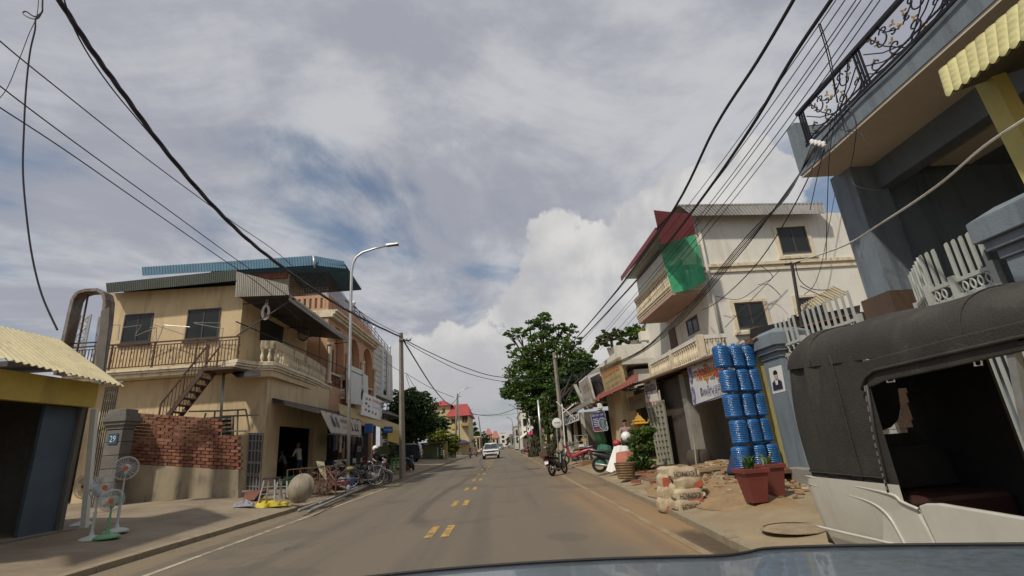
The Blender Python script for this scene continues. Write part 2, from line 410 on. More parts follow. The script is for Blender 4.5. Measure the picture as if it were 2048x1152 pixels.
pv = mat('dusty_pavement', (.30, .235, .145), .92, .14, .8, .5, 50, dirt=(.19, .125, .07), damt=.6, dscale=(.6, .6, .6), dlo=.42, dhi=.66)
pvl = mat('grey_pavement', (.25, .20, .14), .92, .16, .8, .5, 50, dirt=(.15, .11, .07), damt=.55, dscale=(.7, .7, .7), dlo=.42, dhi=.66)
def pave(name, k, zf, sgn, xs, mt):
    mb = MB()
    for i in range(len(YS)-1):
        for d0, d1 in zip(xs, xs[1:]):
            q = []
            for (y, d) in ((YS[i], d0), (YS[i], d1), (YS[i+1], d1), (YS[i+1], d0)):
                x = k(y)+sgn*d; q.append((x, y, zf(x) if d > xs[0] else .10))
            if sgn < 0: q = q[::-1]
            mb.add(q, [(0, 1, 2, 3)])
    return structure(mb, name, mt)
pave('pavement_right', kr, zr, 1, [.16, 1.2, 2.2, 3.3, 6, 40], pv)
pave('pavement_left', kl, zl, -1, [.18, 1.2, 2.4, 4.2, 8, 60], pvl)
def kerbs(name, k, sgn, mt, w, kh=.10):
    mb = MB()
    y = -2.0
    while y < 90:
        L = 1.0; y1 = y+L-.015
        a, b = k(y), k(y1); lift = random.uniform(-.006, .006)
        mb.hexa([(a, y, -.02), (a+sgn*w, y, -.02), (b+sgn*w, y1, -.02), (b, y1, -.02)][::(1 if sgn > 0 else -1)],
                [(a, y, kh+lift), (a+sgn*w, y, kh+.01+lift), (b+sgn*w, y1, kh+.01+lift), (b, y1, kh+lift)][::(1 if sgn > 0 else -1)])
        y += L
    mb.hexa([(k(90), 90, -.02), (k(90)+sgn*w, 90, -.02), (k(380)+sgn*w, 380, -.02), (k(380), 380, -.02)], [(k(90), 90, .13), (k(90)+sgn*w, 90, .13), (k(380)+sgn*w, 380, .13), (k(380), 380, .13)])
    return structure(mb, name, mt)
kc = mat('kerb_concrete', (.27, .22, .145), .92, .15, 2, .5, 60, dirt=(.10, .08, .06), damt=.6, dscale=(2, 2, 2))
kerbs('kerb_right', kr, 1, kc, .16); kerbs('kerb_left', kl, -1, kc, .18)
# painted lines
ywl = mat('worn_yellow_line', (.46, .27, .055), .8, .15, 5, dirt=(.14, .115, .085), damt=.9, dscale=(6, 6, 6), dlo=.45, dhi=.60)
whl = mat('worn_white_line', (.40, .345, .25), .8, .12, 4, dirt=(.17, .14, .1), damt=.8, dscale=(3.2, 3.2, 3.2), dlo=.45, dhi=.62)
whr = mat('sandy_white_line', (.28, .215, .135), .85, .12, 4, dirt=(.235, .155, .08), damt=.9, dscale=(2.2, 1.2, 2), dlo=.42, dhi=.6)
def wline(y): return -5.55+min(.45, max(0, y-8)*.012)
structure(strip([(wline(y)-.06, y, .005) for y in YS], [(wline(y)+.06, y, .005) for y in YS]), 'road_line_left', whl)
structure(strip([(2.40, y, .005) for y in YS[1:]], [(2.53, y, .005) for y in YS[1:]]), 'road_line_right', whr)
mb = MB()
for k in range(-1, 26):
    y0 = 9.55+4.62*k
    for xc in (-1.46, -1.15): mb.add([(xc-.075, y0, .005), (xc+.075, y0, .005), (xc+.075, y0+1.3, .005), (xc-.075, y0+1.3, .005)], [(0, 1, 2, 3)])
structure(mb, 'road_centre_dashes', ywl)
mb = MB().lathe([(.40, 0), (.40, .006)], 24, (1.7, 29.5, .003)); structure(mb, 'road_manhole', mat('iron_cover', (.06, .05, .04), .7, .2, 4))
# ------------------------------------------------------------------ generic building pieces
def window(parent, q, depth=.10, frame=.06, cols=2, rows=1, fm=None, gm=None, bars=None, reveal=None):
    """window in quad q (bl, br, tr, tl): projecting frame with panes set behind it"""
    q = [Vector(p) for p in q]; n = toward(quadn(q), q[0]); fm = fm or M['wood']; gm = gm or M['glass']
    w = (q[1]-q[0]).length; h = (q[3]-q[0]).length; a, b = frame/w, frame/h
    mb = MB()
    for rect in ((0, 0, 1, b), (0, 1-b, 1, 1), (0, b, a, 1-b), (1-a, b, 1, 1-b)): onquad(mb, q, rect, .035, 0, .06)
    for i in range(1, cols): onquad(mb, q, (i/cols-a*.5, b, i/cols+a*.5, 1-b), .030, 0, .05)
    for j in range(1, rows): onquad(mb, q, (a, j/rows-b*.5, 1-a, j/rows+b*.5), .026, 0, .045)
    f = mb.build('window', fm, parent)
    for i in range(cols):
        for j in range(rows):
            g = MB(); onquad(g, q, (i/cols+a*.4, j/rows+b*.4, (i+1)/cols-a*.4, (j+1)/rows-b*.4), .012, 0, .01); g.build('pane', gm, f)
    return f
def opening(parent, q, name='doorway', mt=None, off=.008):
    mb = MB(); onquad(mb, q, (0, 0, 1, 1), off, 0, .02); return mb.build(name, mt or M['dark'], parent)
def box_house(parent, a, b, mt, name='wall'):
    return MB().span(a, b).build(name, mt, parent)
def hollow(parent, x0, x1, y0, y1, z0, z1, open_side, openings, mt, th=.22, inner=None, name='wall'):
    """room shell whose side at x=open_side has rectangular openings (y0,y1,z0,z1)"""
    mb = MB(); sx = x1 if open_side == x1 else x0; s = 1 if sx == x1 else -1
    ys = sorted({y0, y1, *[o[0] for o in openings], *[o[1] for o in openings]})
    for a, b in zip(ys, ys[1:]):
        zs = [z0, z1]; mid = (a+b)/2
        cut = sorted([(o[2], o[3]) for o in openings if o[0] <= mid <= o[1]])
        cur = z0
        for (c, d) in cut:
            if c > cur+1e-4: mb.span((sx-s*th, a, cur), (sx, b, c))
            cur = d
        if z1 > cur+1e-4: mb.span((sx-s*th, a, cur), (sx, b, z1))
    ox = x0 if sx == x1 else x1
    w = mb.build(name, mt, parent)
    m2 = MB(); lo, hi = min(ox, sx-s*th), max(ox, sx-s*th)
    m2.span((lo, y0, z0), (hi, y0+th, z1)).span((lo, y1-th, z0), (hi, y1, z1))
    m2.span((ox if s > 0 else ox-th, y0+th, z0), (ox+th if s > 0 else ox, y1-th, z1)).span((lo+th, y0+th, z1-th), (hi, y1-th, z1))
    m2.build(name, inner or mt, parent)
    return w
def front(parent, name, mt, px, x, dx=-6.0, smooth=False):
    return MB().prism([X(a, b, x) for a, b in px], (dx, 0, 0)).build(name, mt, parent)
def balusters(parent, pts, h, r, z0=0.0, n=8, mt=None, nm='baluster'):
    prof = [(r*.8, 0), (r*.8, .08), (r*.45, .12), (r*.55, .2), (r, .38), (r*.9, .48), (r*.5, .70), (r*.45, .80), (r*.7, .86), (r*.8, .9), (r*.8, 1.0)]
    me = MB().lathe([(a, b*h) for a, b in prof], n).mesh(nm, mt or M['trim'], 50)
    for p in pts: piece(nm, me, parent, (p[0], p[1], p[2]+z0))
def arclen(path, d, start=0.0):
    out = []; acc = 0; t = start
    for a, b in zip(path, path[1:]):
        a, b = Vector(a), Vector(b); L = (b-a).length
        while t <= acc+L: out.append(a.lerp(b, (t-acc)/L)); t += d
        acc += L
    return out
def ribbon(mb, path, z0, z1, th, inward):
    """vertical band that follows a plan curve"""
    P = [Vector((p[0], p[1], 0)) for p in path]; N = []
    for i in range(len(P)):
        d = (P[min(i+1, len(P)-1)]-P[max(i-1, 0)]).normalized(); n = Vector((-d.y, d.x, 0))*inward; N.append(n)
    for i in range(len(P)-1):
        a, b, na, nb = P[i], P[i+1], N[i]*th, N[i+1]*th
        q = [a, b, b+nb, a+na]
        if inward < 0: q = q[::-1]
        mb.hexa([p+Vector((0, 0, z0)) for p in q], [p+Vector((0, 0, z1)) for p in q])
    return mb
# ------------------------------------------------------------------ yellow shop with the corrugated roof, at the left edge
sx = -9.6
ys = root('corner_stall', (sx-1.5, 9, .4), 'low yellow shop with pale corrugated roof and dark open front', 'shop')
e0, e1 = X(-330, 640, sx+.45), X(248, 772, sx+.45)
r1 = X(121, 680, sx-2.2); r0 = X(-330, 575, sx-2.2)
MB().ribbed(e0, e1, r1, r0, 34, .022, .01).build('roof_sheet', M['yelsheet'], ys, 40)
wy0, wy1 = X(-330, 720, sx).y, X(193, 800, sx).y
wz = X(193, 815, sx).z; wt = X(193, 775, sx).z
MB().span((sx-.15, wy0, wz), (sx, wy1, wt+.1)).build('fascia_wall', M['yellow'], ys)
MB().span((sx-4, wy0, .2), (sx-3.85, wy1, wt)).span((sx-4, wy1-.12, .2), (sx-.2, wy1, wt)).span((sx-4, wy0, .2), (sx-.2, wy0+.1, wt)).span((sx-3.85, wy0+.1, wt-.1), (sx-.2, wy1-.12, wt-.02)).build('wall', M['dconc'], ys)
pt, pb = X(190, 818, sx+.02), X(168, 1060, sx+.02)
MB().bar(pb, pt, .12, .10).build('post', M['white'], ys)
MB().span((sx-.35, X(100, 900, sx-.3).y-.35, .35), (sx-.28, wy1-.14, wz)).build('door_panel', mat('faded_blue_panel', (.06, .085, .11), .7, .25, 1, dirt=(.05, .05, .05), damt=.5), ys)
MB().span((sx-3.8, wy0+.1, .35), (sx+.1, wy1, .42)).build('floor', M['dconc'], ys)
# red plastic chair inside
def plastic_chair(loc, rz, mt, label, group=None):
    c = root('plastic_chair', loc, label, 'chair', group); Rm = Matrix.Rotation(rz, 3, 'Z'); L = Vector(loc)
    def P(x, y, z): return L+Rm @ Vector((x, y, z))
    MB().grid(lambda u, v: P(-.21+.42*u, -.2+.4*v, .44-.02*math.sin(3.14*u)*math.sin(3.14*v)), 6, 6).build('seat', mt, c, True)
    MB().grid(lambda u, v: P((-.21+.42*u)*(1-.15*v), .2+.09*v+.03*math.sin(3.14*u), .46+.40*v), 6, 6).build('backrest', mt, c, True)
    for a in (-1, 1):
        for b in (-1, 1): MB().bar(P(.24*a, .24*b, 0), P(.19*a, .18*b, .44), .045, .03).build('leg', mt, c)
        MB().tube([P(.23*a, -.2, .44), P(.25*a, -.18, .64), P(.24*a, .1, .66), P(.2*a, .24, .64)], .018, 6).build('armrest', mt, c, True)
plastic_chair((sx-.9, 9.1, .42), R(70), mat('red_plastic', (.14, .02, .025), .5, .1, 3), 'red plastic armchair in the dark mouth of the yellow shop')
# standing fans
def floor_fan(loc, h, rad, face, mt, label, basemt=None):
    f = root('standing_fan', loc, label, 'fan', 'fans for sale outside the yellow shop'); L = Vector(loc)
    MB().lathe([(.23, 0), (.23, .025), (.17, .06), (.05, .09), (.03, .16)], 20, L).build('base', basemt or mt, f, 40)
    MB().tube([L+Vector((0, 0, .1)), L+Vector((0, 0, h*.55))], .028, 8).tube([L+Vector((0, 0, h*.55)), L+Vector((0, 0, h-.12))], .018, 8).build('pole', basemt or mt, f, 40)
    rot = Matrix.Rotation(face, 3, 'Z') @ Matrix.Rotation(R(90), 3, 'X'); hc = L+Vector((0, 0, h)); ax = rot @ Vector((0, 0, 1))
    MB().lathe([(.03, -.2), (.075, -.18), (.085, -.06), (.06, 0)], 12, hc-ax*.03, rot).bar(hc-ax*.12, L+Vector((0, 0, h-.14)), .06).build('motor', basemt or mt, f, 40)
    g = MB()
    for dz in (-.05, .0, .06):
        rr = rad*(1 if dz == 0 else .93); g.tube([hc+ax*(.07+dz)+rot @ Vector((rr*math.cos(a), rr*math.sin(a), 0)) for a in [i*math.pi/12 for i in range(24)]], .006 if dz == 0 else .003, 4, closed=True)
    for k in range(30):
        a = k*math.pi/15; u = rot @ Vector((math.cos(a), math.sin(a), 0))
        g.tube([hc+ax*.14+u*.05, hc+ax*.125+u*rad*.75, hc+ax*.07+u*rad], .003, 3, caps=False)
        if k % 2: g.tube([hc+ax*.0+u*.05, hc+ax*.015+u*rad*.8, hc+ax*.07+u*rad], .003, 3, caps=False)
    g.build('guard', M['galv'], f)
    MB().lathe([(.0, .16), (.045, .155), (.05, .13)], 12, hc, rot, caps=False).build('badge', M['orange'], f, 40)
    for k in range(3):
        a0 = k*2*math.pi/3
        MB().grid(lambda u, v: hc+ax*(.07+.05*(u-.5))+rot @ Vector(((.05+(rad*.82-.05)*v)*math.cos(a0+(u-.5)*1.15*min(1, .4+v)), (.05+(rad*.82-.05)*v)*math.sin(a0+(u-.5)*1.15*min(1, .4+v)), 0)), 5, 5).build('blade', mat('clear_blue_plastic', (.14, .17, .18), .35, .05, 3, alpha=.45), f, True)
wpl = mat('white_plastic', (.50, .54, .50), .5, .08, 4); gpl = mat('mint_plastic', (.16, .36, .18), .5, .1, 4)
fa = G(181, 1081, .28); fb = G(213, 1076, .30)
floor_fan(fa, .98, .24, R(72), wpl, 'white standing fan in front of the white shop post, turned sideways')
floor_fan(Vector((-9.95, X(163, 1050, -9.95).y, .42)), .86, .28, R(-5), wpl, 'white standing fan left of the white shop post, facing the road', wpl)
floor_fan(fb, .70, .21, R(25), gpl, 'shorter green based standing fan beside the white fans', gpl)
floor_fan(fa+Vector((.02, .62, .05)), 1.28, .24, R(30), wpl, 'tallest white standing fan behind the other three', wpl)
# ------------------------------------------------------------------ empty sign frame behind the yellow roof
fy = 15.5
fp = [(112, 750), (126, 690), (139, 630), (147, 598), (156, 586), (172, 581), (196, 580), (207, 587), (211, 602), (206, 650), (196, 710), (188, 765)]
fr = root('empty_signboard', Y(112, 760, fy), 'tall rusty empty sign frame with rounded top above the yellow shop roof', 'sign frame')
P = [Y(a, b, fy) for a, b in fp]; mb = MB()
ctr = (P[0]+P[-1])/2+Vector((0, 0, 1.6))
for a, b in zip(P, P[1:]):
    n = (b-a).cross(Vector((0, 1, 0))).normalized(); t = .05
    q = [a-n*t, b-n*t, b+n*t, a+n*t]
    mb.prism([p+Vector((0, -.05, 0)) for p in q], (0, .40, 0))
mb.build('hoop', [mat('weathered_sign_steel', (.21, .19, .165), .75, .25, 3, dirt=(.10, .045, .03), damt=.75, dscale=(3, 3, .8), dlo=.42, dhi=.6)], fr, 35)
MB().tube([Y(177, 586, fy+.2), Y(146, 745, fy+.2)], .03, 6).tube([Y(128, 688, fy+.2), Y(202, 684, fy+.2)], .025, 6).build('rod', M['rust'], fr)
MB().prism([Y(a, b, fy-.12) for a, b in ((202, 622), (219, 614), (217, 650), (203, 770), (188, 770))], (0, .05, 0)).build('face_plate', mat('grey_sign_sheet', (.12, .105, .09), .7, .25, 2, dirt=(.09, .05, .035), damt=.6), fr)
# dark roofed houses further back on the left
bk = root('dark_roof_house', (-24, 24, .4), 'low house with dark sheet roof behind the yellow shop', 'house')
MB().span((-30, 20, .4), (-19.5, 27, 5.6)).build('wall', M['dconc'], bk)
MB().hexa([(-31, 18.6, 5.9), (-18.6, 18.6, 5.7), (-18.6, 28, 7.2), (-31, 28, 7.4)], [(-31, 18.6, 6.1), (-18.6, 18.6, 5.9), (-18.6, 28, 7.4), (-31, 28, 7.6)]).build('roof', mat('dark_tin', (.07, .06, .055), .7, .2, 2), bk)
tw = root('lattice_mast', (-52, 75, .3), 'distant lattice telecom mast seen through the empty sign frame', 'mast')
mb = MB(); tb, tt = 1.7, .8; zt = Y(180, 632, 75).z; tx = Y(180, 632, 75).x
for a in (-1, 1):
    for b in (-1, 1): mb.bar((tx+a*tb, 75+b*tb, 0), (tx+a*tt, 75+b*tt, zt), .22)
for k in range(14):
    t0, t1 = k/14, (k+1)/14; w0 = tb+(tt-tb)*t0; w1 = tb+(tt-tb)*t1
    mb.bar((tx-w0, 75-w0, zt*t0), (tx+w1, 75-w1, zt*t1), .13).bar((tx+w0, 75-w0, zt*t0), (tx-w1, 75-w1, zt*t1), .13).bar((tx-w0, 75-w0, zt*t0), (tx+w0, 75-w0, zt*t0), .13)
mb.build('lattice', M['metal'], tw)
# ------------------------------------------------------------------ concrete gatepost with the blue number plate
gy = 17.6
a, b = Y(188, 1000, gy), Y(222, 1000, gy); zt = Y(222, 815, gy).z
gp = root('gatepost', ((a.x+b.x)/2, gy+.3, .4), 'grey concrete gatepost with stepped cap and blue house number plate', 'gatepost')
w = b.x-a.x
for k in range(6):
    z0 = .4+(zt-.75-.4)*k/6; z1 = .4+(zt-.75-.4)*(k+1)/6-.02
    MB().span((a.x, gy, z0), (b.x, gy+w, z1)).build('block', mat('shaded_dirty_post', (.165, .155, .135), .9, .2, 2, .4, 50, dirt=(.09, .08, .065), damt=.5), gp, bevel=.012)  # concrete colour darkened to stand for shade on the post, dirt mixed in
MB().span((a.x+.02, gy+.02, .4), (b.x-.02, gy+w-.02, zt-.75)).build('core', M['dconc'], gp)
mb = MB()
for d, z0, z1 in ((.03, -.75, -.62), (.09, -.62, -.5), (.14, -.5, -.34), (.08, -.34, -.2), (.02, -.2, -.08)): mb.span((a.x-d, gy-d, zt+z0), (b.x+d, gy+w+d, zt+z1))
mb.build('cap', mat('shaded_dirty_post', (.165, .155, .135)), gp, bevel=.01)
q = [Vector((b.x-.42, gy-.01, zt-1.25)), Vector((b.x-.12, gy-.01, zt-1.25)), Vector((b.x-.12, gy-.01, zt-.9)), Vector((b.x-.42, gy-.01, zt-.9))]
mb = MB(); onquad(mb, q, (0, 0, 1, 1), .02, 0, .02); pl = mb.build('number_plate', mat('enamel_blue', (.03, .09, .16), .4, .1, 4), gp)
lettering('digits', '29', q, (.2, .2, .85, .8), M['wpaint'], pl, .032)
og = root('ornamental_gate', (a.x-.6, gy+.2, .4), 'dark ornamental iron gate between the white shop post and gatepost', 'gate')
mb = MB(); gx0, gx1 = Y(189, 900, gy+.2).x, a.x-.02; zt2 = Y(200, 775, gy+.2).z
for k in range(7): mb.bar((gx0+(gx1-gx0)*k/6, gy+.2, .45), (gx0+(gx1-gx0)*k/6, gy+.2, zt2), .03)
for z in (.5, 1.4, 2.4, zt2-.6, zt2-.1): mb.bar((gx0, gy+.2, z), (gx1, gy+.2, z), .04)
mb.build('bars', M['dkmetal'], og)
mb = MB()
for k in range(3):
    for j in range(2): mb.tube([(gx0+.15+(gx1-gx0-.3)*k/2+.12*math.cos(t), gy+.2, zt2-.35-1.2*j+.16*math.sin(t)) for t in [i*.4 for i in range(14)]], .012, 4)
mb.build('scroll', M['ochre'], og)
# ------------------------------------------------------------------ brick boundary wall
by = 18.45
bw = root('brick_wall', Y(360, 1010, by), 'unfinished red brick boundary wall with stepped top on a plastered base', 'wall')
B = [Y(u, v, by) for u, v in ((241, 1005), (476.5, 1020), (477.5, 940), (241, 927))]
B[0].z -= .2; B[1].z -= .2
MB().prism(B, (0, .26, 0)).build('plaster_base', M['plaster'], bw, bevel=.02)
base_l, base_r = B[3], B[2]; top_l = Y(250, 824, by); top_r = Y(478, 840, by)
tops = [(241, 823), (329, 824), (365, 825), (391, 826), (393, 832), (420, 834), (439, 838), (441, 871), (471, 874), (472, 884), (483, 887)]
def topv(px):
    for (p, v), (p2, v2) in zip(tops, tops[1:]):
        if p <= px <= p2: return v+(v2-v)*(px-p)/(p2-p+1e-6)
    return tops[-1][1]
NC, NB = 15, 14
def wallpt(u, v): return bil([base_l, base_r, top_r+(top_r-base_r)*.0, top_l], u, v)
bl = (base_r-base_l).length/NB; bh = (top_l-base_l).length/NC
bmes = [MB().box((0, 0, 0), (bl-.035, .13, bh-.03)).mesh('brick', mm) for mm in (M['brick'], mat('pale_brick', (.27, .12, .07), .9, .3, 5, .6, 70), mat('dark_brick', (.165, .065, .042), .9, .3, 5, .6, 70))]
for me in bmes: me.name = 'brick'
mort = MB()
for j in range(NC):
    run = []
    for i in range(NB+1):
        u = (i+(.5 if j % 2 else 0))/NB
        if not .0 <= u-.5/NB and u > 1.02: continue
        c = wallpt(min(max(u, 0), 1.0), (j+.5)/NC); hx = u
        px = 241+(478-241)*u
        vtop = topv(min(px, 483)); vrow = 927+(940-927)*u-(927+13*u-(824+16*u))*(j+1)/NC
        if vrow < vtop-2.5: continue
        if u < .02 or u > 1.02: continue
        o = piece('brick', random.choice(bmes), bw, c+Vector((random.uniform(-.01, .01), .06+random.uniform(-.022, .016), random.uniform(-.006, .006))), (random.uniform(-.02, .02), random.uniform(-.012, .012)-math.atan2(base_r.z-base_l.z, base_r.x-base_l.x)*-1*0-math.atan((base_r.z-base_l.z)/(base_r.x-base_l.x)), random.uniform(-.02, .02)))
        if u > .99: o.scale.x = .55
        run.append(u)
    if run:
        u0, u1 = max(min(run)-.5/NB, 0), min(max(run)+.42/NB, 1.0)
        mort.prism([wallpt(u0, j/NC), wallpt(u1, j/NC), wallpt(u1, (j+.93)/NC), wallpt(u0, (j+.93)/NC)], (0, .0, 0) if False else (0, .17, 0))
for i, v in enumerate(mort.v): mort.v[i] = v+Vector((0, .035, 0))
mort.build('mortar', M['mortar'], bw)
# ------------------------------------------------------------------ beige corner house
hy, hx = 21.5, -10.1; ux = -11.55; hy2 = 29.2
hs = root('corner_house', (-14, 24, .4), 'two storey beige corner house with curved balcony and sheet roofs', 'house')
zd0 = X(553, 965, hx).z; zd1 = X(557, 851, hx).z; yd0 = X(556, 900, hx).y; yd1 = X(626, 900, hx).y
hollow(hs, -17.6, hx, hy, hy2, .1, 5.3, hx, [(yd0, yd1, .1, zd1)], M['beige'], .25, mat('shaded_inner_wall', (.06, .05, .04), .9, .2, 1))  # inner walls coloured dark: the shade behind the doorway is in their colour
MB().span((-17.62, hy-.012, .1), (hx-.25, hy-.001, 5.3)).build('side_render', M['beige'], hs)
MB().span((-17.2, hy+.3, .3), (hx-.02, hy2-.3, .52)).build('floor', M['dconc'], hs)
MB().span((-15.5, hy+.3, .5), (-15.3, hy2-.3, 5.0)).build('partition', mat('shaded_inner_wall', (.06, .05, .04), .9, .2, 1), hs)
MB().span((-17.7, hy, 5.62), (ux, hy2, 9.45)).build('upper_wall', M['beige'], hs)
for (x0, x1, z0, z1) in ((-16.78, -15.50, 7.03, 8.36), (-13.97, -12.50, 7.0, 8.40)):
    window(hs, [(x0, hy, z0), (x1, hy, z0), (x1, hy, z1), (x0, hy, z1)], cols=2, rows=1, fm=mat('dark_window_frame', (.05, .035, .03), .6, .2, 4), gm=M['tint'])
    MB().span((x0-.05, hy-.1, z0-.16), (x1+.05, hy, z0-.02)).build('sill', M['dkmetal'], hs)
# upper door behind the balcony
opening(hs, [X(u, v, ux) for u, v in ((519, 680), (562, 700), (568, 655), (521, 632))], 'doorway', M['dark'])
# walkway slab along the side wall, with three mouldings
zs = Y(479, 723, 20.6).z
for k, (d, z0, z1) in enumerate(((0, zs-.10, zs), (.06, zs-.20, zs-.11), (.14, zs-.34, zs-.21))):
    MB().span((-18.3, 20.6+d, z0), (-11.3, hy, z1)).build('slab_moulding', M['trim'], hs)
# roofs: dark sheet fascia over the side wall, blue roof further up
e0, e1 = Y(214, 586, 20.8), Y(472, 561, 20.8); t0, t1 = Y(212, 566, 21.1), Y(474, 539, 21.1)
MB().ribbed(e0, e1, t1, t0, 60, .012, .01, kind='box').build('eave_sheet', M['darksheet'], hs)
MB().hexa([(t0.x, 21.12, t0.z-.12), (t1.x, 21.12, t1.z-.12), (t1.x, hy2, t1.z+.1), (t0.x, hy2, t0.z+.1)], [(t0.x, 21.12, t0.z-.04), (t1.x, 21.12, t1.z-.04), (t1.x, hy2, t1.z+.18), (t0.x, hy2, t0.z+.18)]).build('roof_sheet', M['darksheet'], hs)
# iron railing on the side walkway
rl = root('iron_railing', ((-14.5), 20.66, zs), 'rusty iron railing with scrolls along the upper side walkway', 'railing')
zt = Y(479, 673, 20.66).z; rx0, rx1 = -18.2, Y(477, 690, 20.66).x; ry = 20.66
MB().bar((rx0, ry, zt), (rx1, ry, zt), .06).bar((rx0, ry, zt-.13), (rx1, ry, zt-.13), .035).bar((rx0, ry, zs+.1), (rx1, ry, zs+.1), .04).build('rail', M['rust'], rl)
pk = MB().bar((0, 0, zs+.1), (0, 0, zt-.13), .026).mesh('picket', M['rust'])
scb = MB(); nP = 52
for k in range(nP+1):
    x = rx0+(rx1-rx0)*k/nP
    if k % 13 == 0: MB().bar((x, ry, zs), (x, ry, zt), .06).build('post', M['rust'], rl)
    else: piece('picket', pk, rl, (x, ry, 0))
    if k % 3 == 1:
        for sgn in (-1, 1):
            scb.tube([(x+.05+sgn*.035*math.cos(t)*(1-t/8), ry, (zs+zt)/2+sgn*.14+.09*math.sin(t)*sgn*(1-t/9)) for t in [i*.55 for i in range(11)]], .011, 4)
scb.build('scroll', M['rust'], rl)
# clothes drying frames standing on the walkway
df = root('drying_rack', (-14, 21, zs), 'bent pipe drying frames standing on the side walkway', 'drying rack')
mb = MB()
for seq in ([(312, 690), (328, 650), (380, 654)], [(300, 655), (313, 655), (312, 682)], [(387, 645), (441, 646), (437, 690)], [(389, 647), (447, 657), (440, 692)], [(245, 655), (283, 650), (272, 668)], [(216, 650), (240, 650), (236, 680)], [(306, 649), (370, 670)], [(270, 672), (310, 656)]):
    mb.tube([Y(u, v, 20.95) for u, v in seq], .018, 5)
mb.build('pipes', M['metal'], df)
# ------------------------------------------------------------------ curved front balcony
LZ = 5.42
lip = [(474, 729), (500, 733), (520, 735), (540, 735), (555, 736), (570, 741), (590, 749), (615, 758), (640, 769), (660, 780), (676, 786), (689, 786)]
plan = [G(u, v, LZ) for u, v in lip]
def smooth_path(P, n=5):
    out = []
    for i in range(len(P)-1):
        p0, p1, p2, p3 = P[max(i-1, 0)], P[i], P[i+1], P[min(i+2, len(P)-1)]
        for k in range(n):
            t = k/n; out.append(.5*((2*p1)+(p2-p0)*t+(2*p0-5*p1+4*p2-p3)*t*t+(3*p1-p0-3*p2+p3)*t**3))
    return out+[P[-1]]
plan = smooth_path([Vector((p.x, p.y, 0)) for p in plan], 4)
yfar = plan[-1].y
def offs(path, d):
    out = []
    for i, p in enumerate(path):
        t = (path[min(i+1, len(path)-1)]-path[max(i-1, 0)]).normalized(); out.append(p+Vector((-t.y, t.x, 0))*d)
    return out
bal = root('curved_balcony', (hx, 25, LZ), 'curved cream balcony with bulging balusters on the beige house', 'balcony')
for d, z0, z1 in ((.0, LZ+.10, LZ+.24), (.05, LZ, LZ+.09), (.12, LZ-.10, LZ-.01), (.18, LZ-.36, LZ-.11)):
    P = offs(plan, d); poly = [Vector((p.x, p.y, z0)) for p in P]+[Vector((ux+.02, P[-1].y, z0)), Vector((ux+.02, P[0].y+.3, z0))]
    MB().prism(poly, (0, 0, z1-z0)).build('slab_moulding', M['trim'] if d < .15 else M['beige'], bal, 30)
inner = offs(plan, .12)[8:]
zc = LZ+.24
balusters(bal, [(p.x, p.y, 0) for p in arclen(offs(plan, .19)[8:], .285, .1)], .62, .085, zc)
ribbon(MB(), inner, zc+.62, zc+.98, .16, 1).build('cap_rail', mat('stained_cap', (.52, .43, .29), .85, .1, 2, .2, 40, dirt=(.10, .08, .06), damt=.7, dscale=(3, 3, .7), dlo=.5, dhi=.62), bal, 40, bevel=.02)
ribbon(MB(), inner, zc, zc+.05, .16, 1).build('plinth', M['trim'], bal, 40)
# corrugated awning over the balcony
aw = root('balcony_awning', (-10, 26, 7.6), 'grey corrugated sheet awning with scalloped edge over the curved balcony', 'awning')
A0 = Y(579, 590, 20.9); A1 = X(697, 678, A0.x+.25); I0 = Vector((ux+.03, 20.9, 8.78)); I1 = Vector((ux+.03, A1.y, I0.z-.1))
MB().ribbed(A0, A1, I1, I0, 52, .022, .012).build('roof_sheet', M['greysheet'], aw, 40)
MB().hexa([A0+Vector((-.05, .03, -.07)), A1+Vector((-.05, 0, -.07)), I1+Vector((0, 0, -.07)), I0+Vector((0, .03, -.07))], [A0+Vector((-.05, .03, -.045)), A1+Vector((-.05, 0, -.045)), I1+Vector((0, 0, -.045)), I0+Vector((0, .03, -.045))]).build('underside_shade', M['dkmetal'], aw)  # dark sheet added under the awning to deepen its underside shade
F = [Y(470, 594, 20.85), Y(579, 590, 20.85), Y(575, 570, 20.85), Y(473, 543, 20.85)]
MB().ribbed(F[0], F[1], F[2], F[3], 28, .012, .008, kind='box').build('end_sheet', M['greysheet'], aw)
mb = MB()
for k in range(56):
    t = k/56; p = lerp(A0, A1, t); p2 = lerp(A0, A1, t+.8/56)
    mb.prism([p+Vector((.03, 0, .03)), p2+Vector((.03, 0, .03)), p2+Vector((.0, 0, -.22)), lerp(p, p2, .5)+Vector((0, 0, -.29)), p+Vector((0, 0, -.22))], (-.012, 0, 0))
mb.build('scalloped_edge', M['greysheet'], aw, kind='stuff')
mb = MB().bar((ux+.05, 21.2, 6.95), (A0.x+.1, 21.2, A0.z-.05), .05).bar((ux+.05, 21.0, 7.55), (A0.x, 33, 6.6), .04)
for k in range(5): y = 21.4+k*2.4; mb.bar((ux+.05, y, I0.z-.3), (A0.x+.1, y, A0.z-.06), .045)
mb.build('brace', M['dkmetal'], aw)
rp = MB(); c = Y(531, 614, 21.4)
for k in range(3): rp.tube([c+Vector((.14*math.cos(t)+.02*k, .02*k, .34*math.sin(t)-.25)) for t in [i*.42 for i in range(15)]], .028, 6, closed=True)
rp.tube([c+Vector((0, 0, 0)), c+Vector((.03, 0, 1.0))], .02, 5).tube([c+Vector((.08, 0, 0)), c+Vector((.12, 0, 1.0))], .02, 5)
rp.thing('rope_coil', M['cloth'], 'coil of pale rope hanging below the balcony awning', 'rope')
fn = root('wall_fan', Y(607, 665, 24.6), 'black caged wall fan hung under the balcony awning', 'fan'); c = Y(607, 668, 24.6)
mb = MB()
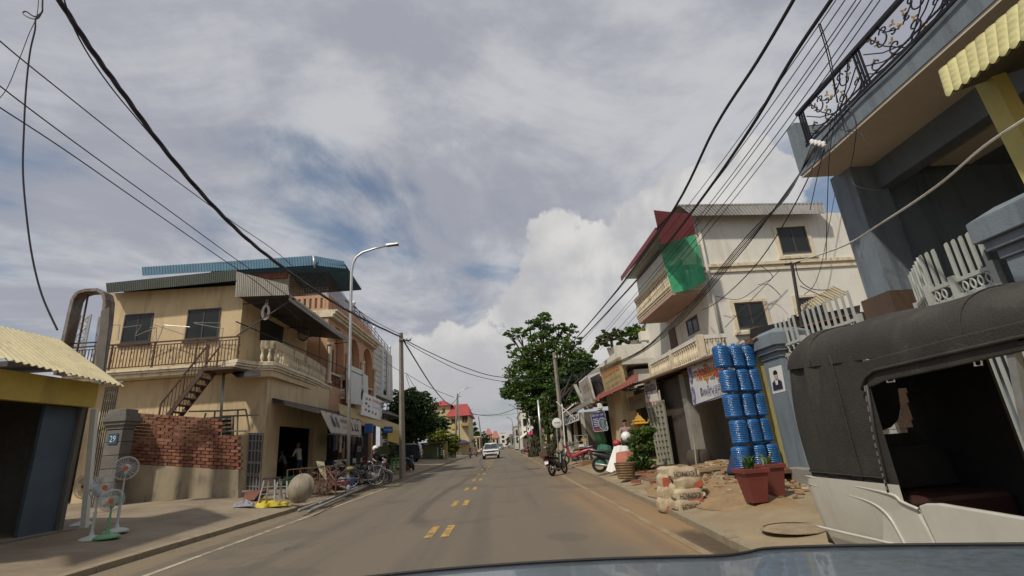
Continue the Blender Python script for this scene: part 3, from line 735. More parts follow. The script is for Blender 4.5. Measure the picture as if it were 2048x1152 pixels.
for k in range(10): mb.tube([c+Vector((.3*math.cos(t)*math.sin(k*.314+.15), .12*math.cos(k*.314), .36*math.sin(t))) for t in [i*.45 for i in range(14)]], .012, 4, closed=True)
mb.tube([c+Vector((0, 0, .3)), c+Vector((0, 0, .9))], .03, 5); mb.build('cage', M['dkmetal'], fn)
# ------------------------------------------------------------------ outside steel stair in front of the side wall
st = root('steel_stair', (-14, 20, 4.0), 'rusty steel stair with open treads climbing to the side walkway', 'staircase')
yst = 20.0; s0, s1 = Y(372, 830, yst), Y(436, 747, yst); s0b, s1b = Y(325, 835, yst-.75), Y(418, 740, yst-.75)
lo = Y(340, 860, yst); top = Y(432, 742, yst)
d = (top-lo)
for off in (0, -.75):
    MB().bar(lo+Vector((0, off, 0)), top+Vector((0, off, 0)), .06, .16).build('stringer', M['rust'], st)
for k in range(9):
    p = lo+d*((k+.5)/9)
    MB().span(p+Vector((-.14, -.74, -.015)), p+Vector((.14, -.01, .02))).build('tread', M['rust'], st)
for off in (0, -.75):
    mb = MB(); up = Vector((0, 0, .95)); o = Vector((0, off, 0))
    mb.bar(lo+o+up, top+o+up, .05)
    for k in range(13): p = lo+d*(k/12)+o; mb.bar(p, p+up, .022 if k % 6 else .05)
    mb.build('handrail', M['rust'], st)
pl = top
MB().span(pl+Vector((-.1, -.8, -.1)), pl+Vector((1.1, .55, .0))).build('landing', M['rust'], st)
# post and little sheet roof beside the stair
cp = root('rusty_lean_to', Y(444, 860, 20.1), 'lean-to frame of pipes and sheet in front of the side wall', 'lean-to')
MB().tube([Y(440, 860, 20.1), Y(448, 742, 20.1)], .055, 8).build('post', M['metal'], cp, True)
MB().hexa([Y(457, 742, 20.3), Y(474, 756, 19.7), Y(522, 752, 19.7), Y(520, 741, 20.7)], [Y(457, 740, 20.3), Y(474, 754, 19.7), Y(522, 750, 19.7), Y(520, 739, 20.7)]).build('roof_sheet', M['dkmetal'], cp)
mb = MB()
for seq in ([(378, 823), (440, 822), (492, 819)], [(440, 833), (518, 830)], [(476, 819), (474, 880)], [(492, 820), (499, 862)], [(412, 826), (405, 848)], [(430, 822), (428, 846)], [(446, 862), (492, 862)]): mb.tube([Y(u, v, 20.3) for u, v in seq], .035, 5)
mb.build('pipes', mat('weathered_timber', (.16, .14, .11), .85, .25, 4), cp)
lv = root('wooden_shutter', Y(440, 850, 21.0), 'pale slatted vent panel above the broken end of the brick wall', 'shutter')
q = [Y(u, v, 21.0) for u, v in ((396, 876), (467, 873), (468, 831), (396, 836))]
mb = MB(); onquad(mb, q, (0, 0, 1, 1), -.02); mb.build('backing', M['dark'], lv)
for k in range(5):
    mb = MB(); onquad(mb, q, (0, k/5+.02, 1, k/5+.09), .02, 0, .03); mb.build('slat', M['plaster'], lv)
for k in range(4):
    mb = MB(); onquad(mb, q, (k/3.2, 0, k/3.2+.05, 1), .035, 0, .03); mb.build('stile', M['plaster'], lv)
# lattice metal door leaf at the corner
q = [Y(u, v, 21.3) for u, v in ((490, 990), (519, 992), (527, 866), (497, 866))]
dl = root('metal_gate_leaf', q[0], 'dark grey panelled metal gate leaf at the corner of the beige house', 'gate')
mb = MB(); onquad(mb, q, (0, 0, 1, 1), 0, 0, .03); mb.build('sheet', mat('dull_gate_sheet', (.08, .08, .08), .6, .2, 2, dirt=(.06, .04, .03), damt=.5), dl)
mb = MB()
for u in (0, .28, .5, .72, .92): onquad(mb, q, (u, 0, u+.07, 1), .03, 0, .03)
for v in (0, .13, .3, .33, .5, .52, .7, .86, .97): onquad(mb, q, (.07, v, .92, v+.02), .025, 0, .03)
mb.build('frame_bars', M['metal'], dl)
# ------------------------------------------------------------------ front canopy with printed white valance
cn = root('shop_canopy', (-9, 26, 3.4), 'dark roller canopy with printed white scalloped valance over the shop front', 'awning')
W0, W1 = X(545, 797, hx+.02), Vector((hx+.02, 33.0, X(545, 797, hx).z-.05))
vx = -7.75
V = [X(661, 864, vx-.25), X(723, 870, vx-.25), X(722, 842, vx), X(640, 820, vx)]
MB().hexa([W0, W1, V[2]+Vector((0, .1, 0)), V[3]], [W0+Vector((0, 0, .03)), W1+Vector((0, 0, .03)), V[2]+Vector((0, .1, .03)), V[3]+Vector((0, 0, .03))]).build('canvas', mat('maroon_canvas', (.05, .025, .03), .85, .2, 3), cn)
mb = MB()
for k in range(9): mb.bar(lerp(W0, W1, k/8)+Vector((0, 0, -.03)), lerp(V[3], V[2], k/8)+Vector((0, 0, -.03)), .05)
mb.bar(W0+Vector((.05, 0, -.12)), V[3]+Vector((0, 0, -.1)), .05, .09); mb.build('arm', M['dkmetal'], cn)
NS = 17; mb = MB(); nv = toward(quadn(V), V[0])
top = [bil(V, 1-i/(NS*2), 1) for i in range(NS*2+1)]; bot = [bil(V, i/(NS*2), 0 if i % 2 == 0 else .06) for i in range(NS*2+1)]
for i in range(NS*2): mb.prism([bil(V, i/(NS*2), .0 if i % 2 else -.09), bil(V, (i+1)/(NS*2), -.09 if i % 2 else .0), bil(V, (i+1)/(NS*2), 1), bil(V, i/(NS*2), 1)], nv*-.012)
va = mb.build('valance', M['cloth'], cn)
lettering('print', 'ហាងកាបូប', V, (.38, .52, .62, .82), M['dgreen'], va, .02)
lettering('print', 'Tel 012 345', V, (.40, .30, .62, .40), M['ink'], va, .02)
for (cu_, cv_, mt_) in ((.19, .52, mat('teal_print', (.05, .13, .16), .8, .1, 3)), (.29, .5, M['gcloth'])):
    mb = MB()
    ring = [bil(V, cu_+.035*math.cos(t)*(1.0-.25*math.sin(t)), cv_+.22*math.sin(t)) for t in [i*math.pi/8 for i in range(16)]]
    mb.prism([p+nv*.02 for p in ring], nv*-.004); mb.tube([bil(V, cu_-.015, cv_+.2)+nv*.02, bil(V, cu_-.012, cv_+.33)+nv*.02, bil(V, cu_+.012, cv_+.33)+nv*.02, bil(V, cu_+.015, cv_+.2)+nv*.02], .012, 4)
    mb.build('bag_print', mt_, va)
for cu_ in (.70, .80, .87):
    mb = MB(); mb.prism([bil(V, cu_+a, b)+nv*.02 for a, b in ((-.035, .25), (.02, .22), (.022, .3), (-.004, .36), (.0, .72), (-.012, .72), (-.018, .4))], nv*-.004); mb.build('shoe_print', M['ink'], va)
# ------------------------------------------------------------------ peach shophouse
ph = root('peach_shophouse', (-13, 34, .4), 'peach three storey shophouse with arch, cornice and blue sheet roof', 'house')
py0, py1, fx = 29.3, 40.5, -10.4
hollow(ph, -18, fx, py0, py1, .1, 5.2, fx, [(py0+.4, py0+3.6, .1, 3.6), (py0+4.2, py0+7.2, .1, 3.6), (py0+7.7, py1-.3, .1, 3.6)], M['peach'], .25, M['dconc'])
arch = [(698, 802), (698, 748), (702, 731), (709, 724), (716, 727), (722, 740), (723, 802)]
zc3 = X(690, 658, fx).z
MB().span((-18, py0, 5.2), (fx-.5, py1, zc3)).build('upper_wall', M['peach'], ph)
# arched front with two arches: pier, arch ring, spandrel
def arch_front(parent, y0, y1, z0, z1, n, x, mt, spring=.62, th=.45):
    W_ = (y1-y0)/n; mb = MB()
    for k in range(n):
        a, b = y0+W_*k, y0+W_*(k+1); p = W_*.12; r = (W_-2*p)/2; zs_ = z0+(z1-z0)*spring; cy = (a+b)/2
        mb.span((x-th, a, z0), (x, a+p, z1)); mb.span((x-th, b-p, z0), (x, b, z1))
        arc = [(cy-r*math.cos(t), zs_+min(r, (z1-zs_)*.85)*math.sin(t)) for t in [i*math.pi/12 for i in range(13)]]
        for (u0, v0), (u1, v1) in zip(arc, arc[1:]): mb.hexa([(x-th, u0, v0), (x, u0, v0), (x, u1, v1), (x-th, u1, v1)], [(x-th, u0, z1), (x, u0, z1), (x, u1, z1), (x-th, u1, z1)])
    return mb.build('arcade', mt, parent)
arch_front(ph, py0+.1, py1, 5.75, zc3-.02, 3, fx, M['peach'])
for k in range(4):
    y = py0+.25+k*(py1-py0-.4)/3
    MB().lathe([(.2, 0), (.2, .12), (.14, .16), (.13, 2.3), (.2, 2.36), (.22, 2.5)], 12, (fx+.12, y, 5.75)).build('column', M['trim'], ph, 40)
for k in range(3):
    y = py0+.8+k*3.6; opening(ph, [(fx-.5, y+2, 5.8), (fx-.5, y, 5.8), (fx-.5, y, 8.3), (fx-.5, y+2, 8.3)], 'doorway', M['wood'])
for d, z0, z1 in ((.0, 5.2, 5.72), (.28, zc3, zc3+.18), (.42, zc3+.18, zc3+.34), (.55, zc3+.34, zc3+.46)):
    MB().span((-18, py0+.02, z0), (fx+d+.01, py1, z1)).build('cornice', M['trim'] if d else M['peach'], ph)
balusters(ph, [(fx-.02, py0+.5+.3*k, 0) for k in range(34)], .7, .07, 5.73, mt=mat('red_brown_baluster', (.2, .08, .06), .7, .15, 3))
MB().span((fx-.12, py0+.3, 6.43), (fx+.06, py1-.1, 6.53)).build('rail', M['trim'], ph)
# third floor, set back: parapet with slots, mesh screens, blue roof
z3 = zc3+.46
zp = Y(622, 590, py0).z; zr3 = Y(622, 538, py0).z
MB().span((-17.5, py0+.1, z3), (fx-2.6, py1-1, zr3+.2)).build('top_wall', M['plaster'], ph)
mb = MB(); mb.span((fx-.25, py0+.1, z3), (fx-.05, py1-.6, z3+.12)); mb.span((fx-.25, py0+.1, zp-.2), (fx-.05, py1-.6, zp))
for k in range(26): y = py0+.1+k*(py1-.7-py0)/26; mb.span((fx-.25, y, z3+.12), (fx-.05, y+.26, zp-.2))
mb.span((fx-2.55, py0+.1, zp-.2), (fx-.26, py0+.28, zp)); mb.span((fx-2.55, py0+.1, z3), (fx-.26, py0+.28, z3+.15))
for k in range(7): x = fx-2.5+k*.35; mb.span((x, py0+.1, z3+.15), (x+.2, py0+.28, zp-.2))
mb.build('parapet', M['peach'], ph)
mb = MB()
for k in range(15): x = fx-2.5+k*.165; mb.bar((x, py0+.18, zp), (x, py0+.18, zr3), .022)
for k in range(11): z = zp+(zr3-zp)*k/10; mb.bar((fx-2.5, py0+.18, z), (fx-.15, py0+.18, z), .022)
for k in range(64): y = py0+.2+k*.165; mb.bar((fx-.15, y, zp), (fx-.15, y, zr3-.02-(.035*k)), .022)
for k in range(9): z = zp+(zr3-zp-.9)*k/8; mb.bar((fx-.15, py0+.2, z), (fx-.15, py1-.7, z-.0), .022)
mb.build('mesh_screen', M['rust'], ph, kind='stuff')
MB().span((-16.5, py0-.02, zr3-.5), (fx-2.7, py0+.09, zr3+.1)).build('brick_patch', M['brick'], ph)
bz0 = Y(630, 527, py0-.5)
L0, L1 = Y(285, 551, py0-.6), Y(628, 530, py0-.6); T0, T1 = Y(284, 534, py0-.25), Y(626, 511, py0-.25)
MB().ribbed(L0, L1, T1, T0, 62, .02, .01, kind='box').build('roof_fascia', M['bluesheet'], ph)
f0, f1 = L1, X(690, 535, fx+.45); g0, g1 = T1, X(686, 522, fx+.45)
MB().ribbed(L1, Y(692, 537, py0-.6) , Y(688, 522, py0-.25), T1, 14, .02, .01, kind='box').build('roof_fascia', M['bluesheet'], ph)
rA = Y(690, 530, py0-.5); rB = X(723, 580, rA.x+.1)
MB().hexa([Vector((-17.8, py0-.3, L0.z)), rA, rB, Vector((-17.8, rB.y, rB.z-.1))], [Vector((-17.8, py0-.3, T0.z)), rA+Vector((0, 0, .1)), rB+Vector((0, 0, .1)), Vector((-17.8, rB.y, rB.z))]).build('roof', M['bluesheet'], ph)
MB().tube([Y(627, 512, py0-.7), Y(629, 535, py0-.7)], .07, 6).build('downpipe', M['galv'], ph, True)
# tall white box signs on the first floor
for i, (a, b, c_, d_, lab) in enumerate((((697, 806), (727, 812), (727, 742), (697, 728), 'broad white box cabinet fixed to the peach front beside the lamp post'), ((722, 745), (736, 752), (737, 806), (722, 800), 'narrow white box cabinet under the right end of the arch'))):
    q = [X(*p, fx+.55+.0*i) for p in ((a, b, c_, d_) if i == 0 else (d_, c_, b, a))]
    o = MB().prism(q, (-.18, 0, 0)).thing('box_cabinet', mat('dull_white_sheet', (.62, .62, .57), .6, .06, 1.5, dirt=(.3, .28, .24), damt=.3), lab, 'cabinet', 'white cabinets on the peach front', bevel=.03)
# signboard over the shops
q = [X(u, v, -8.3) for u, v in ((723, 829), (762, 841), (768, 803), (728, 785))]
sb = root('signboard', q[0], 'tilted white signboard with Khmer heading and small pictures above the awning', 'sign')
mb = MB(); onquad(mb, q, (0, 0, 1, 1), 0, 0, .06); bd = mb.build('board', M['wpaint'], sb)
lettering('heading', 'សេងហុង', q, (.42, .70, .92, .9), M['redink'], bd, .012)
lettering('print', 'លក់ គ្រឿង', q, (.46, .46, .82, .6), mat('pale_blue_print', (.2, .35, .5), .8, .1, 3), bd, .012)
for k, (u, v) in enumerate(((.1, .72), (.24, .74), (.1, .5), (.24, .42), (.12, .22), (.27, .2), (.45, .2), (.62, .18))):
    mb = MB(); onquad(mb, q, (u, v, u+.08, v+.1), .012, 0, .004); mb.build('picture', [M['gcloth'], M['redink'], M['ink']][k % 3], bd)
q = [X(u, v, -8.2) for u, v in ((762, 838), (774, 842), (776, 801), (766, 800))]
sl2 = root('cutout_letters', q[0], 'stack of dark cut-out letters standing beside the white signboard', 'sign')
lettering('letters', 'គ', q, (0, .55, 1, 1), M['ink'], sl2, .0); lettering('letters', 'ហ', q, (0, 0, 1, .48), M['ink'], sl2, .0)
# yellow striped awning
A = [X(680, 828, -8.2), X(801, 868, -7.2), X(801, 851, -8.0), X(676, 806, -9.5)]
ya = root('striped_awning', A[0], 'long faded yellow corrugated awning over the shop row', 'awning')
MB().ribbed(A[0], A[1], A[2], A[3], 44, .02, .01).build('sheet', mat('faded_yellow_sheet', (.40, .29, .10), .65, .15, 1.5, dirt=(.2, .14, .07), damt=.5), ya, 40)
MB().prism([X(u, v, -7.25) for u, v in ((776, 882), (800, 888), (801, 862), (776, 857))], (-.06, 0, 0)).build('end_board', M['yellow'], ya)
for (u0, v0, u1, v1, lab, xx, txt) in ((729, 847, 746, 866, 'square blue hanging sign below the yellow awning, nearer one', -7.6, 'A'), (767, 853, 785, 866, 'wide blue hanging sign with pale lettering by the utility pole', -7.2, 'លក់ដូរ')):
    q = [Y(u, v, X((u0+u1)/2, (v0+v1)/2, xx).y) for u, v in ((u0, v1), (u1, v1), (u1, v0), (u0, v0))]
    s = root('hanging_sign', q[0], lab, 'sign', 'blue signs under the awning'); mb = MB(); onquad(mb, q, (0, 0, 1, 1), 0, 0, .12); b_ = mb.build('board', M['blue'], s, bevel=.02)
    if txt != 'A': lettering('print', txt, q, (.1, .3, .9, .7), M['wpaint'], b_, .015)
    else: mb = MB(); onquad(mb, q, (.04, .04, .08, .96), .006); onquad(mb, q, (.92, .04, .96, .96), .006); mb.build('edge_stripe', mat('pale_blue_print', (.2, .35, .5)), b_)
# ------------------------------------------------------------------ white modern building
wm = root('white_apartment_block', (-17, 50, .4), 'white modern block with roof rails and tall dark window strip', 'building')
fq = [X(u, v, -13.0) for u, v in ((704, 618), (784, 712), (786, 803), (704, 770))]
MB().prism(fq, (-8, 0, 0)).build('wall', M['pwhite'], wm)
yb0, yb1 = fq[0].y, fq[1].y
def fw(y, z): return Vector((-13.0, y, z))
for (u0, v0, u1, v1) in ((748, 680, 757, 708), (748, 752, 757, 782)):
    c0, c1 = X(u0, v0, -13), X(u1, v0, -13); z0, z1 = X((u0+u1)/2, (v1+v1)/2, -13).z, X((u0+u1)/2, v0+3, -13).z
    window(wm, [fw(c1.y, z0), fw(c0.y, z0), fw(c0.y, z1), fw(c1.y, z1)], cols=1, rows=2, fm=M['wpaint'])
c0, c1 = X(766, 700, -13).y, X(773, 700, -13).y
window(wm, [fw(c1, X(770, 790, -13).z), fw(c0, X(770, 790, -13).z), fw(c0, X(770, 705, -13).z), fw(c1, X(770, 705, -13).z)], cols=1, rows=7, fm=M['dkmetal'], gm=M['tint'])
for c in (763, 776): yy = X(c, 720, -13).y; MB().span((-13, yy-.1, X(c, 795, -13).z), (-12.8, yy+.1, X(c, 700, -13).z)).build('fin', M['wpaint'], wm)
for k in range(9):
    z = 8.2+k*.6; MB().span((-13, X(742, 720, -13).y, z), (-12.97, c0-.5, z+.03)).build('panel_joint', M['concrete'], wm)
mb = MB()
for k in range(12): p = lerp(fq[0], fq[1], k/11)+Vector((-.2, 0, 0)); mb.bar(p, p+Vector((0, 0, .85)), .05)
for h in (.5, .85): mb.bar(fq[0]+Vector((-.2, 0, h)), fq[1]+Vector((-.2, 0, h)), .05)
mb.build('roof_rail', M['dkmetal'], wm)
for k in range(3): p = lerp(fq[0], fq[1], .05+.45*k)+Vector((-.1, 0, .9)); MB().ball(p, .2, 8, 5).build('roof_lamp', M['wpaint'], wm, True)
MB().span((-21, yb0+.5, .1), (-14.6, yb1-1.0, 8.0)).build('ground_floor_wall', M['dconc'], wm)
MB().hexa([(-17, yb0, 5.2), (-11.3, yb0, 5.2), (-11.3, yb1-1, 5.2), (-17, yb1-1, 5.2)], [(-17, yb0, 6.35), (-13.05, yb0, 6.35), (-13.05, yb1-.1, 6.1), (-17, yb1-.1, 6.1)]).build('soffit', M['dconc'], wm)
# ------------------------------------------------------------------ grey-blue house with balcony, at the right edge
gh = root('grey_house', (10, 5, .3), 'tall blue grey house with deep balcony and scrolled iron balustrade', 'house')
bx = 7.0; yF = X(1600, 352, bx).y; zB = X(1600, 352, bx).z; zT = X(1609, 299, bx).z; zE = X(1567, 268, bx).z
MB().prism([(bx, yF, zB), (bx, yF, zE), (bx, yF-.28, zE), (bx, yF-.28, zT), (bx, -3, zT), (bx, -3, zB)], (.28, 0, 0)).build('balcony_fascia', M['bluegrey'], gh)
MB().span((bx+.28, yF-.14, zB), (13, yF, zE)).build('balcony_end_wall', M['bluegrey'], gh)
MB().span((bx+.02, -3, zB-.06), (8.35, yF-.02, zB-.003)).build('soffit', M['soffit'], gh)
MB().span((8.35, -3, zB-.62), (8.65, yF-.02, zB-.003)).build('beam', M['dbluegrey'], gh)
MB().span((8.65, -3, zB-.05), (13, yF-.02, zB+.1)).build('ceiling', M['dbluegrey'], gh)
MB().span((9.5, -3, zB-.22), (10.4, yF-.5, zB-.06)).build('ceiling_panel', M['soffit'], gh)
MB().span((bx+.28, -3, zB+.1), (13, yF-.14, zB+.25)).build('balcony_floor', M['concrete'], gh)
px0, px1 = X(1629, 380, 7.85), X(1657, 380, 7.85)
pya, pyb = px0.y-.55, px1.y-.75
zpl = X(1722, 606, 7.85).z
MB().span((7.85, pyb, zpl), (8.55, pya, zB)).build('pillar', M['bluegrey'], gh)
MB().span((7.75, pyb-.08, .3), (8.6, pya+.08, zpl)).build('pillar_plinth', mat('brown_tile', (.10, .065, .045), .5, .2, 2), gh)
MB().span((8.5, pyb+.25, .3), (13, pya, zB)).build('side_wall', M['bluegrey'], gh)
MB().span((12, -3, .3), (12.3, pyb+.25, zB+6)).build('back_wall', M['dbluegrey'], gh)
mar = mat('maroon_shutter', (.055, .02, .018), .6, .2, 3)
for (u0, v0, u1, v1, u2, v2, u3, v3) in ((1868, 377, 2120, 216, 2120, 310, 1890, 438), (1897, 467, 2120, 332, 2120, 450, 1930, 560)):
    q = [X(u3, v3, 11.9), X(u2, v2, 11.9), X(u1, v1, 11.9), X(u0, v0, 11.9)]
    mb = MB(); onquad(mb, q, (0, 0, 1, 1), 0, 0, .05); w_ = mb.build('window', mar, gh)
    mb = MB()
    for k in range(16): onquad(mb, q, (k/16, .08, k/16+.02, .92), .04, 0, .03)
    for v in (0, .92): onquad(mb, q, (0, v, 1, v+.08), .045, 0, .035)
    mb.build('grille', mat('dark_maroon', (.10, .035, .03), .6, .2, 3), w_)
lm = MB().lathe([(.02, .01), (.16, .01), (.17, -.02), (.14, -.06), (.06, -.085), (0, -.09)], 16, G(1905, 268, zB-.235)); lm.v = [Vector((v.x, v.y, v.z)) for v in lm.v]
lm.thing('ceiling_lamp', mat('pink_lamp_glass', (.20, .12, .085), .4, .1, 4), 'round pinkish ceiling lamp under the grey balcony', 'lamp', smooth=True)
# scrolled balustrade
ib = root('iron_balustrade', (bx+.12, 6, zT), 'black wrought iron balustrade with gold leaves on the grey balcony', 'balustrade')
rx = bx+.12; rt = X(1700, 112, rx).z; rb = zT+.12; ya_, yb_ = yF-.3, -1.0
blk = mat('black_iron', (.02, .018, .024), .45, .2, 5, metal=.4)
MB().bar((rx, ya_, rt), (rx, yb_, rt), .09, .07).bar((rx, ya_, rb), (rx, yb_, rb), .05).bar((rx, ya_, rb+.10), (rx, yb_, rb+.10), .025).build('rail', blk, ib)
mod = 1.75; nm = 6; H_ = rt-rb
vb = MB().bar((0, 0, rb), (0, 0, rt), .03).mesh('bar', blk)
scl = MB()
def spiral(cy, cz, r, t0, t1, n=14, dec=.75): return [(cy+r*(1-dec*i/n)*math.cos(t0+(t1-t0)*i/n), cz+r*(1-dec*i/n)*math.sin(t0+(t1-t0)*i/n)) for i in range(n+1)]
scm = MB(); gd = MB()
for sgn in (1, -1):
    for (cy, cz, r, a, b) in ((.20, .26, .15, -1.6, 3.9), (.42, .62, .17, 2.2, 7.4), (.62, .28, .16, 4.2, 9.3), (.30, .78, .10, 0, 5), (.16, .56, .09, 1, 6.2), (.55, .80, .08, 3, 8)):
        scm.tube([(0, sgn*y_, z_*H_/1.0) for y_, z_ in spiral(cy, cz, r, a, b)], .014, 5)
    for (a, b) in (((.05, .02), (.62, .98)), ((.02, .10), (.80, .72)), ((.10, .02), (.84, .45)), ((.04, .5), (.4, .98)), ((.45, .02), (.86, .25))):
        scm.tube([(0, sgn*a[0], a[1]*H_), (0, sgn*((a[0]+b[0])/2+.04), ((a[1]+b[1])/2-.05)*H_), (0, sgn*b[0], b[1]*H_)], .012, 5)
    for (gy_, gz_) in ((.24, .42), (.5, .66), (.68, .36), (.12, .74), (.34, .12), (.6, .9)):
        for k in range(3): a = k*2.1; gd.prism([(0.0, sgn*(gy_+.055*math.cos(a+t)*w_), H_*gz_+.055*math.sin(a+t)*w_) for t, w_ in ((0, .1), (.5, .7), (0, 1.3), (-.5, .7))], (.02, 0, 0))
gd.lathe([(.0, 0), (.05, .01), (.03, .03), (0, .035)], 10, (0, 0, H_*.55), Matrix.Rotation(R(-90), 3, 'Y'), caps=False)
sme, gme = scm.mesh('scroll_panel', blk), gd.mesh('gold_leaves', mat('dull_gold', (.36, .24, .08), .5, .2, 6))
y = ya_-.05
for k in range(nm):
    for j in range(3): piece('bar', vb, ib, (rx, y-.07*j, 0))
    if k: pass
    c = y-.2-mod/2+.07
    p_ = piece('scroll_panel', sme, ib, (rx, c, rb)); g_ = piece('gold_leaves', gme, ib, (rx, c, rb))
    y -= mod
# ------------------------------------------------------------------ neighbouring yellow house with the scalloped awning sheet
yh = root('yellow_house', (8, 3, .3), 'yellow house at the right edge with pale moulded sheet awning', 'house')
ax_ = 5.6
E0, E1 = X(1899, 190, ax_), X(2120, 28, ax_); T0, T1 = X(1884, 143, ax_+.25), X(2120, -58, ax_+.25)
def tilesheet(u, v):
    p = lerp(lerp(E0, E1, u), lerp(T0, T1, u), v); k = u*11; fr_ = k % 1
    p = p+Vector((-.05-.020*math.sin(math.pi*fr_)**.6, 0, 0))
    if v < .02: p.z -= .05*math.sin(math.pi*fr_)
    return p+Vector((-.006*math.sin(v*6.28*5)*max(0, math.sin(math.pi*fr_)), 0, 0))
mb = MB().grid(tilesheet, 110, 26); mb2 = MB(); mb2.v = [v+Vector((.03, 0, 0)) for v in mb.v]; mb.add(mb2.v, [f[::-1] for f in mb.f])
mb.build('moulded_sheet', mat('pale_yellow_sheet', (.48, .44, .20), .5, .1, 2, dirt=(.3, .25, .12), damt=.35), yh, 50)
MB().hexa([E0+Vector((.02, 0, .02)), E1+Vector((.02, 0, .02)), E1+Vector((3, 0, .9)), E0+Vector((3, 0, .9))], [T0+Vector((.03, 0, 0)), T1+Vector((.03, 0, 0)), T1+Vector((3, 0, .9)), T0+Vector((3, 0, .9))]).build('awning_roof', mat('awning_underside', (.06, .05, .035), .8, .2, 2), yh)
p0, p1 = X(1958, 150, 6.1), X(2062, 318, 6.1)
pd = (p1-p0).normalized(); p2 = p0+pd*6.2
MB().bar(p0+Vector((.1, 0, .3)), Vector((p1.x+.1, p1.y-.05, .3)), .2, .2).build('post', mat('yellow_post', (.42, .36, .12), .8, .1, 2), yh)
MB().span((6.9, -3, .3), (7.1, p0.y-.1, p0.z+.2)).build('wall', M['ochre'], yh)
for (u, v) in ((1950, 130), (1985, 92), (2030, 60)):
    c = X(u, v+5, 6.6); MB().box(c, (.1, .22, .16)).build('vent_block', M['dark'], yh)
# ------------------------------------------------------------------ pale fence with rings, gateposts
fxx = 6.05
def fence_panel(a, b, zt, zb, label, npk, posts=(0, .5, 1), nring=10):
    a, b = Vector(a), Vector(b); L = (b-a).length; d = (b-a)/L; ang = math.atan2(d.y, d.x)
    f = root('ring_fence', (a.x, a.y, .3), label, 'fence', 'pale picket fence panels of the grey house')
    zr1 = zt(0), zt(1)
    def pt(t, dz): p = a.lerp(b, t); return Vector((p.x, p.y, zt(t)+dz))
    for dz in (-.52, -.74): MB().bar(pt(0, dz), pt(1, dz), .035, .05).build('rail', M['fence'], f)
    MB().bar((a.x, a.y, .55), (b.x, b.y, .55), .035, .05).build('rail', M['fence'], f)
    prof = [(-.028, 0), (.028, 0), (.028, 1), (.0, 1.06), (-.028, 1.0)]
    for k in range(npk):
        t = (k+.5)/npk; top = zt(t)
        if any(abs(t-p) < .4/npk for p in posts): continue
        mb = MB(); mb.prism([(x_, -.014, (z_-.0)*(.5 if z_ <= 1 else .5)) for x_, z_ in ((-.021, 0), (.021, 0), (.021, .90), (.014, 1.03), (-.021, .99))], (0, .028, 0))
        # upper part above the rings, lower part below them
        me = FPK.setdefault('up', mb.mesh('picket', M['fence']))
        piece('picket', me, f, (a.x+(b.x-a.x)*t, a.y+(b.y-a.y)*t, top-.52), (0, 0, ang))
        lowh = top-.74-.3
        me2 = FPK.setdefault('low', MB().span((-.019, -.012, 0), (.019, .012, 1)).mesh('picket', M['fence']))
        piece('picket', me2, f, (a.x+(b.x-a.x)*t, a.y+(b.y-a.y)*t, .3), (0, 0, ang), (1, 1, lowh))
    for p in posts:
        q = a.lerp(b, p); MB().span((q.x-.04, q.y-.04, .3), (q.x+.04, q.y+.04, zt(p)-.45)).build('post', M['fence'], f)
    rm = FPK.setdefault('ring', MB().tube([(.085*math.cos(t), 0, .085*math.sin(t)) for t in [i*math.pi/8 for i in range(16)]], .013, 5, closed=True).mesh('ring', M['fence'], True))
    for k in range(nring):
        t = (k+.5)/nring
        if any(abs(t-p) < .35/nring for p in posts[1:-1]): continue
        piece('ring', rm, f, pt(t, -.63), (0, 0, ang))
    return f
FPK = {}
zA0, zA1 = X(1556, 678, fxx).z, X(1705, 590, fxx).z
yA0, yA1 = X(1559, 700, fxx).y, X(1716, 629, fxx).y
fence_panel((fxx, yA0, 0), (fxx, yA1, 0), lambda t: 3.55+.02*t, 0, 'long closed fence panel beside the blue gatepost with the poster', 15, (0, .36, .66, 1), 14)
yC0, yC1 = X(1850, 560, fxx).y, X(1975, 500, fxx).y
fence_panel((fxx+.75, yC0+1.05, 0), (fxx+.04, yC0+.02, 0), lambda t: 3.62, 0, 'short gate leaf swung inward beside the near fence panel', 6, (0, 1), 7)
fence_panel((fxx, yC0, 0), (fxx, yC1, 0), lambda t: 3.60+.02*t, 0, 'near fence panel joined to the big capped blue gatepost', 9, (0, .42, 1), 9)
def gatepost(xa, xb, y0, y1, z1, label):
    g = root('gatepost', ((xa+xb)/2, (y0+y1)/2, .3), label, 'gatepost', 'blue grey gateposts of the grey house')
    MB().span((xa, y0, .3), (xb, y1, z1-.62)).build('shaft', M['bluegrey'], g, bevel=.01)
    mb = MB()
    for d, a, b in ((.03, -.62, -.5), (.09, -.5, -.38), (.15, -.38, -.12)): mb.span((xa-d, y0-d, z1+a), (xb+d, y1+d, z1+b))
    d = .15; mb.hexa([(xa-d, y0-d, z1-.12), (xb+d, y0-d, z1-.12), (xb+d, y1+d, z1-.12), (xa-d, y1+d, z1-.12)], [(xa+.05, y0+.05, z1), (xb-.05, y0+.05, z1), (xb-.05, y1-.05, z1), (xa+.05, y1-.05, z1)])
    mb.build('cap', M['bluegrey'], g, bevel=.012)
    return g
g1 = gatepost(fxx-.12, fxx+.42, X(1557, 700, fxx-.12).y, X(1520, 700, fxx-.12).y, X(1535, 664, fxx).z, 'blue grey gatepost with a portrait poster beside the yellow wall')
yP = X(1946, 470, fxx-.1).y
g2 = gatepost(fxx-.15, fxx+.6, yP-1.1, yP-.28, X(2000, 418, fxx-.1).z+.05, 'large capped blue grey gatepost nearest the camera above the tuk-tuk')
q = [X(u, v, fxx-.125) for u, v in ((1546, 788), (1571, 782), (1562, 730), (1537, 737))]
po = root('poster', q[0], 'white portrait poster of a person in a dark suit on the blue gatepost', 'poster')
